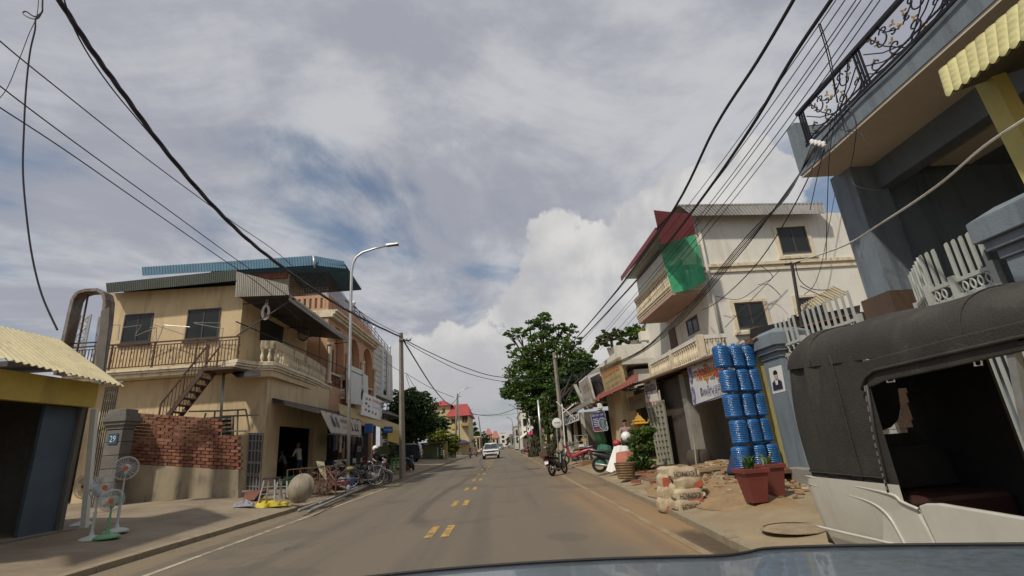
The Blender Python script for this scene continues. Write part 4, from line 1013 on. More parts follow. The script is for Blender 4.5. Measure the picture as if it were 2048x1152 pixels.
mb = MB(); onquad(mb, q, (0, 0, 1, 1), 0, 0, .008); pb_ = mb.build('sheet', M['wpaint'], po)
def onshape(q, pts, mt, par, off, name):
    n = toward(quadn(q), q[0]); mb = MB(); mb.prism([bil(q, u, v)+n*off for u, v in pts], n*-.003); return mb.build(name, mt, par)
onshape(q, [(.12, .12), (.88, .12), (.86, .40), (.66, .50), (.5, .47), (.34, .5), (.14, .4)], M['ink'], pb_, .012, 'suit_print')
onshape(q, [(.43, .3), (.57, .3), (.62, .49), (.5, .46), (.38, .49)], M['cloth'], pb_, .016, 'shirt_print')
onshape(q, [(.5+.15*math.cos(t), .66+.15*math.sin(t)) for t in [i*.5 for i in range(12)]], mat('pale_face_print', (.50, .36, .32), .8, .05, 3), pb_, .012, 'face_print')
onshape(q, [(.36, .7), (.64, .7), (.66, .78), (.58, .86), (.42, .86), (.34, .78)], M['hair'], pb_, .015, 'hair_print')
yw_a, yw_b = Y(1508, 800, 11.15), Y(1548, 800, 11.15)
MB().span((5.95, X(1530, 720, 5.93).y+.02, .3), (6.5, X(1507, 720, 5.93).y+.1, 3.15)).thing('boundary_wall', mat('yellow_wash', (.40, .34, .12), .85, .12, 1, .3, 30, dirt=(.2, .17, .08), damt=.45), 'narrow yellow boundary wall between the blue bottles and the gatepost', 'wall')
MB().span((5.75, X(1575, 940, 5.8).y-1.2, .28), (6.1, X(1575, 940, 5.8).y-.15, .62)).thing('concrete_block', M['concrete'], 'low concrete step at the foot of the blue gatepost', 'step', bevel=.02)
# ------------------------------------------------------------------ white three storey house
wh = root('white_house', (11, 20, .3), 'white three storey house with two balustraded balconies and maroon roof', 'house')
wx, wy = 7.95, 17.0; wy2 = 25.0
zt0, zt1 = Y(1388, 430, wy).z, Y(1645, 426, wy).z
c0, c1, c2, c3 = Y(1440, 690, wy), Y(1700, 600, wy), Y(1648, 426, wy), Y(1384, 430, wy)
MB().hexa([(wx, wy, .3), (15.5, wy, .3), (15.5, wy2, .3), (wx, wy2, .3)], [(wx, wy, zt0), (15.5, wy, zt0-.35), (15.5, wy2, zt0-.35), (wx, wy2, zt0)]).build('wall', M['white'], wh)
q = [Y(u, v, wy-.5) for u, v in ((1384, 431), (1650, 427), (1646, 405), (1356, 409))]
MB().ribbed(q[0], q[1], q[2], q[3], 38, .014, .01, kind='box').build('roof_fascia', mat('striped_zinc', (.36, .35, .33), .5, .2, 1, metal=.2, dirt=(.16, .15, .13), damt=.4), wh)
MB().hexa([q[3]+Vector((0, 0, -.06)), q[2]+Vector((0, 0, -.06)), Vector((q[2].x, wy2, q[2].z-.1)), Vector((q[3].x, wy2, q[3].z-.1))], [q[3], q[2], Vector((q[2].x, wy2, q[2].z)), Vector((q[3].x, wy2, q[3].z))]).build('roof', M['greysheet'], wh)
l0, l1 = Y(1415, 533, wy), Y(1680, 519, wy)
MB().bar((wx-.03, wy-.03, l0.z), (15.4, wy-.03, l0.z-.1), .16, .12).bar((wx-.02, wy-.02, l0.z-.22), (15.4, wy-.02, l0.z-.32), .08, .10).build('band', M['trim'], wh)
for pts in (((1564, 507), (1623, 505), (1608, 454), (1550, 455)), ((1478, 660), (1535, 651), (1525, 603), (1466, 606)), ((1605, 655), (1660, 645), (1645, 592), (1592, 597))):
    qq = [Y(u, v, wy) for u, v in pts]
    za = (qq[0].z+qq[1].z)/2; zb_ = (qq[2].z+qq[3].z)/2; xa = (qq[0].x+qq[3].x)/2; xb = (qq[1].x+qq[2].x)/2
    f = window(wh, [(xa, wy, za), (xb, wy, za), (xb, wy, zb_), (xa, wy, zb_)], frame=.05, cols=2, fm=mat('dark_frame', (.06, .055, .05), .5, .2, 4), gm=M['tint'])
    mb = MB()
    for (a, b, c_, d_) in ((xa-.14, xa, za-.14, zb_+.1), (xb, xb+.14, za-.14, zb_+.1)): mb.span((a, wy-.05, c_), (b, wy, d_))
    mb.span((xa, wy-.05, zb_), (xb, wy, zb_+.1)).span((xa-.2, wy-.12, za-.24), (xb+.2, wy, za-.14)); mb.build('surround', M['trim'], wh)
MB().tube([(wx+.18, wy-.1, zt0-.2), (wx+.18, wy-.1, 4.0)], .06, 8).build('downpipe', M['pwhite'], wh, True)
MB().tube([(14.0, wy-.1, l1.z-.4), (14.0, wy-.1, 3.5)], .07, 8).build('downpipe', M['pwhite'], wh, True)
# facade openings
fwx = wx-.01
def fq_(u0, v0, u1, v1, x): # far/near pixel columns on plane x
    a, b = X(u0, (v0+v1)/2, x).y, X(u1, (v0+v1)/2, x).y; z1, z0 = X((u0+u1)/2, v0, x).z, X((u0+u1)/2, v1, x).z
    return [Vector((x, a, z0)), Vector((x, b, z0)), Vector((x, b, z1)), Vector((x, a, z1))]
window(wh, fq_(1374, 634, 1398, 668, wx), cols=2, fm=mat('dark_frame2', (.08, .07, .06), .5), gm=M['tint'])
dq = fq_(1340, 655, 1354, 700, wx); mb = MB(); onquad(mb, dq, (0, 0, 1, 1), .03, 0, .06); mb.build('door', M['wood'], wh)
dq = [Vector((wx, 20.2, 6.3)), Vector((wx, 18.6, 6.3)), Vector((wx, 18.6, 8.3)), Vector((wx, 20.2, 8.3))]; mb = MB(); onquad(mb, dq, (0, 0, 1, 1), .03, 0, .06); mb.build('door', M['dark'], wh)
# upper balcony
ub = root('upper_balcony', (7.2, 19, 6.0), 'upper white balcony with balusters under the maroon roof', 'balcony')
ux0 = 6.6; uy0, uy1 = 17.0, 21.6; uz = X(1290, 636, ux0).z
MB().span((ux0+.05, uy0, uz), (wx-.01, uy1, uz+.14)).build('soffit', mat('pink_soffit', (.45, .31, .24), .85, .06, 1), ub)
for k in range(3): MB().span((ux0-.02+.05*k*0-.03*k+.06, uy0-.01, uz+.14+.09*k), (wx-.01, uy1, uz+.22+.09*k)).build('slab_moulding', M['trim'], ub)
balusters(ub, [(ux0+.08, uy0+.12+.21*k, 0) for k in range(22)]+[(ux0+.3+.21*k, uy0+.08, 0) for k in range(5)], .62, .075, uz+.4, mt=M['trim'])
MB().span((ux0, uy0, uz+1.02), (ux0+.17, uy1, uz+1.16)).span((ux0+.17, uy0, uz+1.02), (wx-.02, uy0+.17, uz+1.16)).build('cap_rail', M['trim'], ub)
# roof of the balcony
rfm = M['redsheet']
ea, eb = X(1313, 457, 6.0), X(1243, 555, 6.0); ez = (ea.z+eb.z)/2
ra, rb_ = Y(1304, 420, ea.y), None
T_a = Y(1357, 412, ea.y+.02); T_b = Vector((T_a.x, eb.y, T_a.z))
MB().ribbed(ea, eb, T_b, T_a, 30, .02, .012, kind='box').build('maroon_roof', rfm, wh)
MB().bar(ea+Vector((-.02, 0, -.06)), eb+Vector((-.02, 0, -.06)), .04, .2).build('eave_board', mat('maroon_board', (.18, .028, .035), .5, .1, 2), wh)
g = [Y(u, v, 16.85) for u, v in ((1327, 492), (1392, 468), (1384, 430), (1357, 412), (1306, 420))]
gy_ = ea.y+.05
q4 = [Y(1322, 490, gy_), Y(1391, 468, gy_), Y(1383, 428, gy_), Y(1307, 420, gy_)]
MB().ribbed(q4[0], q4[1], q4[2], q4[3], 20, .014, .01, kind='box').build('gable_sheet', rfm, wh)
# green net hung over the end of the upper balcony
def net(u, v):
    q = [Y(1345, 586, 16.75), Y(1413, 560, 16.75), Y(1391, 466, 16.75), Y(1318, 494, 16.75)]
    p = bil(q, u, v); return p+Vector((0, -.10*math.sin(math.pi*u)*(1-v)-.03*math.sin(9*u+3*v), -.12*math.sin(math.pi*u)*(1-v)+.06*math.sin(math.pi*u)*v))
def net_mat():
    mt = bpy.data.materials.new('green_shade_net'); mt.use_nodes = True; T = NT(mt.node_tree); b = mt.node_tree.nodes['Principled BSDF']
    pos = T.new('ShaderNodeNewGeometry').outputs['Position']
    c = T.mix(T.ramp(T.noise(pos, 3, 5, .6), .3, .7), (.02, .26, .12), (.05, .42, .20)); T.put(b.inputs['Base Color'], c); b.inputs['Roughness'].default_value = .8
    b.inputs['Alpha'].default_value = .88
    return mt
MB().grid(net, 26, 20).thing('green_net', net_mat(), 'translucent green shade net draped over the end of the upper balcony', 'net', smooth=True)
# lower balcony
lb = root('lower_balcony', (7.4, 19, 3.6), 'lower white balcony with balusters above the brown shop roof', 'balcony')
lx = 6.9; lt0, lt1 = X(1395, 672, lx), X(1298, 729, lx); lz = 3.72; lt = 4.55
MB().span((lx-.05, lt0.y, lz-.3), (wx, lt1.y, lz)).build('slab', M['trim'], lb)
n_ = 26
balusters(lb, [(lx+.07, lt0.y+.15+(lt1.y-lt0.y-.3)*k/n_, 0) for k in range(n_+1)]+[(lx+.28+.2*k, lt0.y+.07, 0) for k in range(4)], .62, .075, lz+.05, mt=M['trim'])
MB().span((lx, lt0.y, lt-.14), (lx+.15, lt1.y, lt)).span((lx+.15, lt0.y, lt-.14), (wx-.01, lt0.y+.15, lt)).build('cap_rail', M['white'], lb)
for y in (lt0.y+.06, (lt0.y+lt1.y)/2, lt1.y-.06): MB().span((lx-.03, y-.1, lz), (lx+.18, y+.1, lt+.02)).build('pier', M['trim'], lb)
# ------------------------------------------------------------------ bottle shop: low brown roof, open dark front
bs = root('water_shop', (7, 15, .3), 'low open fronted shop with rusty brown tiled roof', 'shop')
sy0, sy1, sx_ = 10.95, 21.8, 6.15
ze0, ze1 = X(1560, 657, 5.75).z, X(1268, 766, 5.75).z
rust_tile = mat('rusty_roof_sheet', (.13, .065, .045), .8, .3, 2.5, .3, 40, dirt=(.07, .045, .035), damt=.6)
MB().ribbed((5.75, sy0-.6, ze0), (5.75, sy1+.4, ze1), (8.2, sy1+.4, ze1+.42), (8.2, sy0-.6, ze0+.42), 60, .02, .02).build('roof_sheet', rust_tile, bs, 40)
MB().tube([(5.72, sy0-.4, ze0-.05), (5.72, sy1+.2, ze1-.05)], .05, 6).build('gutter', M['wood'], bs)
MB().span((6.1, 12.2, 3.2), (6.2, 16, 3.34)).build('beam', M['wood'], bs)
for k in range(9): y = sy0+(sy1-sy0)*k/8; MB().bar((5.8, y, 3.36), (8.2, y, 3.76), .06).build('rafter', M['wood'], bs)
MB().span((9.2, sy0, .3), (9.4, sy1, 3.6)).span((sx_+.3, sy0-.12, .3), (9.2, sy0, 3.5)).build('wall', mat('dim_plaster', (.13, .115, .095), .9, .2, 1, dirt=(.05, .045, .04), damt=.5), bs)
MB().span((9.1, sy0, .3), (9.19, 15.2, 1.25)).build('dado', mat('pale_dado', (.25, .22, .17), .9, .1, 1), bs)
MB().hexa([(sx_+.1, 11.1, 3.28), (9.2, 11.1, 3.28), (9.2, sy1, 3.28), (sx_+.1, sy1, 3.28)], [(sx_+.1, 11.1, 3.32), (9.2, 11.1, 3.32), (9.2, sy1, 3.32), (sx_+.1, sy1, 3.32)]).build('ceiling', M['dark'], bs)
yp1, yp2 = X(1384, 850, sx_).y, X(1374, 850, sx_).y
MB().span((sx_, yp1, .3), (sx_+.3, yp2, 3.3)).build('pillar', M['concrete'], bs)
yq1, yq2 = X(1372, 850, sx_+.1).y, X(1328, 850, sx_+.1).y
MB().span((sx_+.15, yp2+.05, .3), (sx_+.35, yq2, 3.3)).build('rolled_shutter_panel', mat('brown_shutter', (.075, .06, .05), .7, .2, 2), bs)
# printed banners
q = [X(u, v, 5.9) for u, v in ((1387, 813), (1474, 783), (1468, 686), (1373, 727))]
bn = root('shop_banner', q[0], 'large white banner with red and yellow Khmer lettering beside the blue bottles', 'banner')
mb = MB()
nb = toward(quadn(q), q[0])
mb.grid(lambda u, v: bil(q, u, v)+nb*.03*math.sin(7*u), 14, 2); b_ = mb.build('sheet', mat('banner_vinyl', (.56, .57, .58), .5, .05, 2, dirt=(.4, .38, .34), damt=.3), bn)
lettering('shadow_letters', 'តាងហ៊ុយឡុងមាន', q, (.145, .40, 1.02, .80), mat('yellow_ink', (.60, .40, .03), .7, .1, 3), b_, .034, .03)
lettering('letters', 'តាងហ៊ុយឡុងមាន', q, (.15, .43, 1.0, .80), M['redink'], b_, .04, .012)
lettering('letters', 'ទឹកបរិសុទ្ធត្រជាក់', q, (.26, .10, .98, .34), mat('violet_ink', (.05, .03, .16), .7, .1, 3), b_, .04, .008)
for v0, v1 in ((.50, .86), (.05, .44)):
    onshape(q, [(.075+.045*math.cos(t), (v0+v1)/2+(v1-v0)/2*math.sin(t)) for t in [i*math.pi/8 for i in range(16)]], mat('violet_print', (.16, .14, .32), .7, .15, 3), b_, .036, 'bottle_print')
    lettering('small_letters', 'ទឹក', q, (.05, v0+.08, .10, v1-.1), M['wpaint'], b_, .045)
mb = MB(); onquad(mb, q, (0, 0, 1, .025), .036, 0, .004); mb.build('hem_stripe', M['navy'], b_)
for u in (.2, .45, .75): onshape(q, [(u, .86), (u+.04, .86), (u+.02, .97)], M['redink'], b_, .036, 'print_mark')
q = [X(u, v, 5.95) for u, v in ((1293, 817), (1318, 812), (1311, 757), (1287, 765))]
sb2 = root('hanging_banner', q[0], 'small white vertical banner with violet Khmer letters under the roof edge', 'banner')
mb = MB(); onquad(mb, q, (0, 0, 1, 1), 0, 0, .01); b_ = mb.build('sheet', M['cloth'], sb2)
lettering('letters', 'ជួសជុល', q, (.08, .50, .94, .86), mat('violet_ink', (.05, .03, .16)), b_, .014, .01)
lettering('letters', 'ទុ', q, (.2, .33, .45, .46), mat('violet_ink', (.05, .03, .16)), b_, .014)
lettering('digits', '012 88 92 93', q, (.06, .06, .94, .22), M['redink'], b_, .014, .01)
# folding trellis gate leaning open
q = [X(u, v, 5.95) for u, v in ((1319, 935), (1346, 930), (1326, 800), (1292, 805))]
tr = root('trellis_gate', q[0], 'pale green grey folding metal trellis gate standing open by the dark shutter', 'gate')
mb = MB(); onquad(mb, q, (0, 0, 1, 1), -.03, 0, .015); mb.build('sheet', mat('gate_sheet', (.25, .245, .19), .7, .12, 2, dirt=(.14, .12, .09), damt=.4), tr)
for u in (0, .23, .45, .68, .92):
    mb = MB(); onquad(mb, q, (u, 0, u+.07, 1), .02, 0, .035); mb.build('upright', mat('gate_bar', (.31, .30, .235), .6, .1, 3), tr)
mb = MB()
for k in range(11): v = k/11+.02; onquad(mb, q, (.07, v, .92, v+.012), .015, 0, .03)
mb.build('crossbars', mat('gate_bar', (.31, .30, .235)), tr)
# beige awning and dark utility post in the side yard of the white house
sa = root('side_awning', (10, 13, 3.5), 'beige ribbed sheet awning over the side yard beside the white house', 'awning')
q = [Y(u, v, 13.2) for u, v in ((1590, 628), (1696, 587), (1692, 560), (1612, 607))]
MB().ribbed(q[0], q[1], q[2]+Vector((0, .6, 0)), q[3]+Vector((0, .6, 0)), 16, .02, .012, kind='box').build('sheet', mat('beige_sheet', (.36, .31, .21), .6, .15, 2, dirt=(.2, .16, .1), damt=.4), sa)
MB().span((q[0].x, 13.3, q[0].z-.5), (q[1].x+2, 13.5, q[0].z-.05)).span((q[0].x, 13.3, .3), (q[0].x+.1, 13.4, q[0].z)).build('frame', M['dark'], sa)
MB().hexa([Y(1500, 690, 14), Y(1720, 650, 14), Y(1720, 610, 14), Y(1500, 658, 14)], [Y(1500, 690, 16.8), Y(1720, 650, 16.8), Y(1720, 630, 16.8), Y(1500, 672, 16.8)]).build('lower_sheet', M['dkmetal'], sa)
sp_ = root('service_post', Y(1607, 650, 13), 'thin dark service post carrying cables beside the side awning', 'post')
MB().tube([Y(1612, 700, 13), Y(1583, 525, 13)], .05, 6).tube([Y(1570, 529, 13), Y(1600, 524, 13)], .03, 5).build('pole', M['dkmetal'], sp_)
# ------------------------------------------------------------------ low cream shop house with sign boards
cs = root('cream_shophouse', (9, 28, .3), 'low cream shop house with parapet, red awning and roof garden', 'house')
cx_, cy0, cy1 = 6.5, 24.2, 36.0
zp0 = X(1247, 690, cx_).z; zp1 = zp0-.75
MB().span((cx_+.4, cy0+.3, 3.7), (15, cy1, zp1-.5)).build('wall', M['pwhite'], cs)
MB().span((cx_-.5, cy0, zp1-.25), (15, cy1+.5, zp1)).build('roof_slab', M['pwhite'], cs)
MB().span((cx_-.5, cy0, zp1), (15, cy0+.2, zp0)).span((cx_-.5, cy0+.2, zp1), (cx_-.3, cy1+.5, zp0-.35)).build('parapet', M['white'], cs)
for k in range(7): y = cy0+.6+k*1.85; MB().lathe([(.26, 0), (.26, .1), (.18, .15), (.16, 1.3), (.26, 1.4)], 10, (cx_-.05, y, zp1-1.65)).build('column', M['cream'], cs, 40)
MB().span((8.5, cy0+.1, .3), (15, cy0+.28, 3.9)).build('wall', M['cream'], cs)
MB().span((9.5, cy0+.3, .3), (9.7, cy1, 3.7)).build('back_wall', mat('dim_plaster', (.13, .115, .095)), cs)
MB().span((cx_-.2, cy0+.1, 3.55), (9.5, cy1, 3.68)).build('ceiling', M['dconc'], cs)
MB().span((cx_, 23.0, .3), (cx_+.25, 23.25, 3.5)).build('post', M['dkmetal'], cs)
a, b = X(1250, 860, 6.0).y, X(1222, 860, 6.0).y
MB().span((6.0, a, .3), (6.7, b, 3.6)).build('pillar', M['cream'], cs)
# red awning
q = [X(1186, 803, 5.1), X(1276, 762, 5.1), X(1276, 744, 6.3), X(1202, 783, 6.3)]
MB().ribbed(q[0], q[1], q[2], q[3], 22, .02, .015).build('red_awning', mat('red_tin', (.22, .055, .04), .7, .2, 2, dirt=(.1, .04, .03), damt=.4), cs, 40)
q = [X(u, v, 6.4) for u, v in ((1250, 826), (1295, 812), (1290, 783), (1245, 800))]
mb = MB(); onquad(mb, q, (0, 0, 1, 1), 0, 0, .05); b_ = mb.build('shutter_box', mat('tan_sheet', (.26, .21, .14), .8, .15, 2, dirt=(.12, .09, .06), damt=.4), cs)
lettering('letters', 'ផ្ទះ', q, (.1, .5, .35, .9), M['ink'], b_, .01)
lettering('letters', 'លក់', q, (.5, .4, .85, .8), M['wood'], b_, .01)
def board(px, x, mt, label, name='signboard', dx=.12):
    q = [X(u, v, x) for u, v in px]; s = root(name, q[0], label, 'sign'); mb = MB(); onquad(mb, q, (0, 0, 1, 1), 0, 0, dx); return s, mb.build('board', mt, s), q
s, b_, q = board(((1211, 789), (1247, 767), (1237, 714), (1199, 737)), 5.7, mat('faded_yellow_board', (.36, .28, .13), .75, .2, 2, dirt=(.22, .18, .12), damt=.5), 'weathered yellow signboard with orange Khmer letters above the red awning')
lettering('letters', 'សំណាង', q, (.12, .56, .92, .88), M['orange'], b_, .015, .012)
lettering('small_letters', 'លក់ គ្រឿង សំណង់', q, (.14, .3, .9, .42), mat('faded_ink', (.25, .2, .1), .8), b_, .015); lettering('small_letters', '012 88 45 67', q, (.2, .1, .85, .2), mat('faded_ink', (.25, .2, .1)), b_, .015)
s, b_, q = board(((1171, 813), (1188, 800), (1175, 752), (1157, 768)), 5.5, mat('faded_grey_board', (.30, .28, .25), .8, .2, 2, dirt=(.18, .13, .08), damt=.55), 'faded grey signboard tilted towards the street beyond the yellow one')
lettering('letters', 'ហាង', q, (.3, .45, .85, .8), mat('faded_red_ink', (.22, .10, .08), .8), b_, .015)
MB().prism([X(u, v, 5.9) for u, v in ((1188, 795), (1202, 786), (1196, 748), (1178, 757))], (.6, 0, 0)).thing('empty_signboard', M['dkmetal'], 'dark open sign box between the grey and yellow signboards', 'sign')
MB().bar(X(1150, 770, 5.4), X(1172, 818, 5.4), .22, .1).thing('sign_prop', M['concrete'], 'weathered plank leaning beside the faded grey signboard', 'plank')
# blue round cornered sign
q = [X(u, v, 5.5) for u, v in ((1188, 864), (1217, 861), (1209, 820), (1180, 826))]
rs_ = root('health_sign', q[0], 'blue sign with rounded corners and round picture beside the cream pillar', 'sign')
rr = [(.08, 0), (.92, 0), (1, .08), (1, .92), (.92, 1), (.08, 1), (0, .92), (0, .08)]
b0 = onshape(q, rr, M['wpaint'], rs_, .0, 'border'); 
b1 = onshape(q, [(.04+.92*u, .04+.92*v) for u, v in rr], mat('deep_blue_print', (.03, .03, .16), .5, .1, 3), rs_, .012, 'board')
lettering('letters', 'ពិនិត្យ ជំងឺ', q, (.12, .74, .9, .9), M['wpaint'], b1, .02)
for k in range(5): mb = MB(); onquad(mb, q, (.14, .62-.09*k, .5, .65-.09*k), .016, 0, .004); mb.build('text_line', M['wpaint'], b1)
mb = MB(); onquad(mb, q, (.06, .06, .6, .16), .016, 0, .004); mb.build('red_band', M['red'], b1)
onshape(q, [(.75+.27*math.cos(t), .36+.3*math.sin(t)) for t in [i*math.pi/10 for i in range(20)]], M['wpaint'], b1, .018, 'picture_ring')
pic = onshape(q, [(.75+.24*math.cos(t), .36+.27*math.sin(t)) for t in [i*math.pi/10 for i in range(20)]], mat('teal_print', (.05, .13, .16)), b1, .022, 'picture')
onshape(q, [(.7, .14), (.82, .14), (.82, .42), (.86, .44), (.84, .55), (.68, .55), (.66, .44), (.7, .42)], M['gcloth'], b1, .026, 'figure_print')
MB().span((6.6, X(1212, 900, 6.6).y, .3), (6.7, X(1192, 900, 6.6).y, 3.2)).build('green_door', M['dgreen'], cs)
MB().box(X(1200, 812, 5.2), (.25, .3, .28)).thing('floodlight', M['wpaint'], 'small white square lamp box above the blue sign', 'lamp', bevel=.03)
# small white shop further along
ws = root('white_shop', (8, 42, .3), 'small white shop with glass cases and a sloping white eave board', 'shop')
y0_, y1_ = 36.6, 52.0
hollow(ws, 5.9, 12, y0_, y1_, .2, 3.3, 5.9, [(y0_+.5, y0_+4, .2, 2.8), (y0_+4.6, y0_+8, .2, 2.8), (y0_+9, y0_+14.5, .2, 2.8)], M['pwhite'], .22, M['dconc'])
q = [X(1126, 836, 5.2), X(1182, 806, 5.2), X(1180, 797, 5.2), X(1125, 829, 5.2)]
MB().prism(q, (.12, 0, 0)).build('eave_board', M['concrete'], ws)
MB().hexa([(5.1, y0_, 3.75), (12, y0_, 5.2), (12, y1_, 5.2), (5.1, y1_, 3.75)], [(5.1, y0_, 3.85), (12, y0_, 5.3), (12, y1_, 5.3), (5.1, y1_, 3.85)]).build('roof', rust_tile, ws)
q = [X(u, v, 5.3) for u, v in ((1130, 851), (1158, 840), (1158, 825), (1128, 838))]
mb = MB(); onquad(mb, q, (0, 0, 1, 1), 0, 0, .05); b_ = mb.build('sign_panel', M['wpaint'], ws); lettering('letters', 'អាហារ', q, (.06, .2, .94, .85), M['navy'], b_, .02, .02)
# ------------------------------------------------------------------ trees
def leaf_mat(name, a, b, c3=None):
    mt = bpy.data.materials.new(name); mt.use_nodes = True; T = NT(mt.node_tree); bs_ = mt.node_tree.nodes['Principled BSDF']
    pos = T.new('ShaderNodeNewGeometry').outputs['Position']
    n = T.noise(pos, .55, 3, .6); n2 = T.noise(pos, 4.5, 3, .6)
    c = T.mix(T.ramp(T.math('ADD', T.math('MULTIPLY', n, .5), T.math('MULTIPLY', n2, .5)), .35, .66), a, b)
    if c3: c = T.mix(T.ramp(T.noise(pos, 1.7, 2, .5), .56, .68), c, c3)
    T.put(bs_.inputs['Base Color'], c); bs_.inputs['Roughness'].default_value = .55; bs_.inputs['Specular IOR Level'].default_value = .3
    tr = T.new('ShaderNodeBsdfTranslucent'); T.put(tr.inputs[0], T.mix(1.0, c, (1.2, 1.5, .6), 'MULTIPLY'))
    ms = T.new('ShaderNodeMixShader'); ms.inputs[0].default_value = .28
    mt.node_tree.links.new(bs_.outputs[0], ms.inputs[1]); mt.node_tree.links.new(tr.outputs[0], ms.inputs[2])
    mt.node_tree.links.new(ms.outputs[0], mt.node_tree.nodes['Material Output'].inputs[0])
    return mt
LF = dict(mid=leaf_mat('mid_green_leaves', (.052, .098, .024), (.115, .185, .045), (.17, .21, .05)), dark=leaf_mat('dark_green_leaves', (.026, .055, .020), (.060, .105, .030)),
          lime=leaf_mat('yellow_green_leaves', (.09, .13, .018), (.17, .19, .025), (.22, .17, .03)), olive=leaf_mat('olive_leaves', (.05, .07, .02), (.10, .11, .03)))
bark = mat('grey_bark', (.085, .07, .05), .95, .25, 3, .6, 30); dbark = mat('dark_bark', (.035, .028, .02), .95, .3, 3, .6, 30)
def rnd_dir(rg):
    while True:
        v = Vector((rg.uniform(-1, 1), rg.uniform(-1, 1), rg.uniform(-1, 1)))
        if .05 < v.length < 1: return v.normalized()
def leaves(mb, c, r, n, size, rg, flat=.55, hollow=.35):
    """n leaves through an ellipsoid, gathered in drooping sprays"""
    r = Vector(r) if isinstance(r, (tuple, list, Vector)) else Vector((r, r, r))
    ns = max(4, n//16)
    for s_ in range(ns):
        d = rnd_dir(rg); q = hollow+(1-hollow)*rg.random()**.6
        sc = c+Vector((d.x*r.x*q, d.y*r.y*q, d.z*r.z*q)); sr = min(r)*.34
        for k in range(n//ns):
            p = sc+Vector((rg.gauss(0, sr*.5), rg.gauss(0, sr*.5), rg.gauss(0, sr*.36*flat)))
            a = rnd_dir(rg); a.z = a.z*.45-.15; a.normalize(); w = a.cross(rnd_dir(rg)).normalized(); L = size*rg.uniform(.6, 1.25); W_ = L*.34
            mb.add([p-a*L*.5, p+w*W_, p+a*L*.5, p-w*W_], [(0, 1, 2, 3)])
def tree(name, label, base, blobs, y, nleaf, size, lm, trunk_r, group=None, bm=None, depth=1.0, seed=1, flat=.55, forks=None, cat='tree', ivy=False):
    rg = random.Random(seed); t = root(name, base, label, cat, group); base = Vector(base)
    B_ = []
    for (px, py, r) in blobs:
        c = Y(px, py, y); dist = (c-EYE).length; rr = r/FOC*dist; c = c+Vector((0, rg.uniform(-.6, .6)*rr*depth, 0)); B_.append((c, rr))
    tot = sum(rr**2 for _, rr in B_); mb = MB()
    for c, rr in B_: leaves(mb, c, (rr, rr*depth, rr*.85), max(30, int(nleaf*rr**2/tot)), size, rg, flat)
    mb.build('crown', lm, t)
    low = min(B_, key=lambda q: q[0].z); mid = sum((c for c, _ in B_), Vector((0, 0, 0)))/len(B_)
    fork = Vector((base.x*.55+mid.x*.45, base.y*.6+mid.y*.4, base.z+(mid.z-base.z)*.5))
    tb = MB(); k1 = lerp(base, fork, .5)+Vector((rg.uniform(-.2, .2), 0, 0))
    tb.tube([base-Vector((0, 0, .2)), base+Vector((0, 0, .3)), k1, fork, fork+Vector((0, 0, (mid.z-fork.z)*.8))], [trunk_r*1.5, trunk_r*1.1, trunk_r*.85, trunk_r*.65, trunk_r*.3], 9)
    for c, rr in B_:
        s_ = lerp(k1, fork+Vector((0, 0, (mid.z-fork.z)*.6)), rg.uniform(.3, 1)); m_ = lerp(s_, c, .5)+Vector((rg.uniform(-.2, .2)*rr, rg.uniform(-.2, .2)*rr, .15*rr))
        tb.tube([s_, m_, lerp(m_, c, .9)], [trunk_r*.38, trunk_r*.24, trunk_r*.1], 5)
        for _ in range(3): e = c+rnd_dir(rg)*rr*.7; tb.tube([lerp(s_, c, .8), e], [trunk_r*.13, trunk_r*.04], 4)
    tb.build('trunk', bm or bark, t, True)
    if ivy:
        iv = MB()
        for k in range(ivy):
            a = rg.uniform(0, 6.28); z = rg.random()**1.1*4.6; iv_c = base+Vector((math.cos(a)*trunk_r*1.15, math.sin(a)*trunk_r*1.15, z)); d = Vector((math.cos(a), math.sin(a), -.4)); w = Vector((-math.sin(a), math.cos(a), 0)); L = rg.uniform(.15, .34)
            iv.add([iv_c, iv_c+d*L*.5+w*L*.4, iv_c+d*L*.6+Vector((0, 0, -L)), iv_c+d*L*.5-w*L*.4], [(0, 1, 2, 3)])
        iv.build('ivy', LF['olive'], t)
    return t
big = [(1085, 645, 20), (1060, 652, 16), (1038, 668, 16), (1020, 666, 12), (1105, 668, 22), (1140, 662, 15), (1125, 655, 12), (1155, 680, 12), (1078, 690, 30), (1045, 716, 26), (1024, 696, 13), (1125, 702, 34), (1092, 735, 44), (1050, 750, 38), (1135, 748, 40),
       (1160, 720, 24), (1025, 778, 26), (1012, 782, 16), (1065, 785, 42), (1110, 790, 44), (1090, 822, 34), (1060, 812, 24), (1125, 820, 26), (1150, 790, 24), (1102, 848, 20), (1128, 748, 24), (1152, 738, 22), (1168, 716, 16), (1140, 772, 20), (1090, 632, 12)]
tree('street_tree', 'tall spreading green street tree with ivy on its dark trunk', G(1071, 910, .15), big, 52, 26000, .33, LF['mid'], .55, None, dbark, .8, 3, ivy=200)
tree('palm_like_tree', 'smaller dark tree with climbing leaves behind the leaning concrete pole', G(1100, 915, .25), [(1100, 850, 20), (1112, 800, 26), (1140, 765, 30), (1165, 750, 24), (1180, 735, 20), (1150, 735, 22)], 46, 5000, .40, LF['dark'], .34, None, dbark, .7, 5, ivy=120)
lt = 'trees beyond the parking lot'
tree('leafy_tree', 'large dense green tree behind the utility pole and parked black car', G(815, 922, .2)+Vector((-2, 8, 0)), [(822, 812, 34), (800, 800, 24), (845, 818, 30), (835, 845, 36), (805, 845, 34), (860, 845, 22), (790, 830, 22), (850, 795, 14), (820, 790, 18), (825, 870, 26), (796, 868, 24)], 62, 19000, .31, LF['dark'], .35, lt, bark, .8, 11)
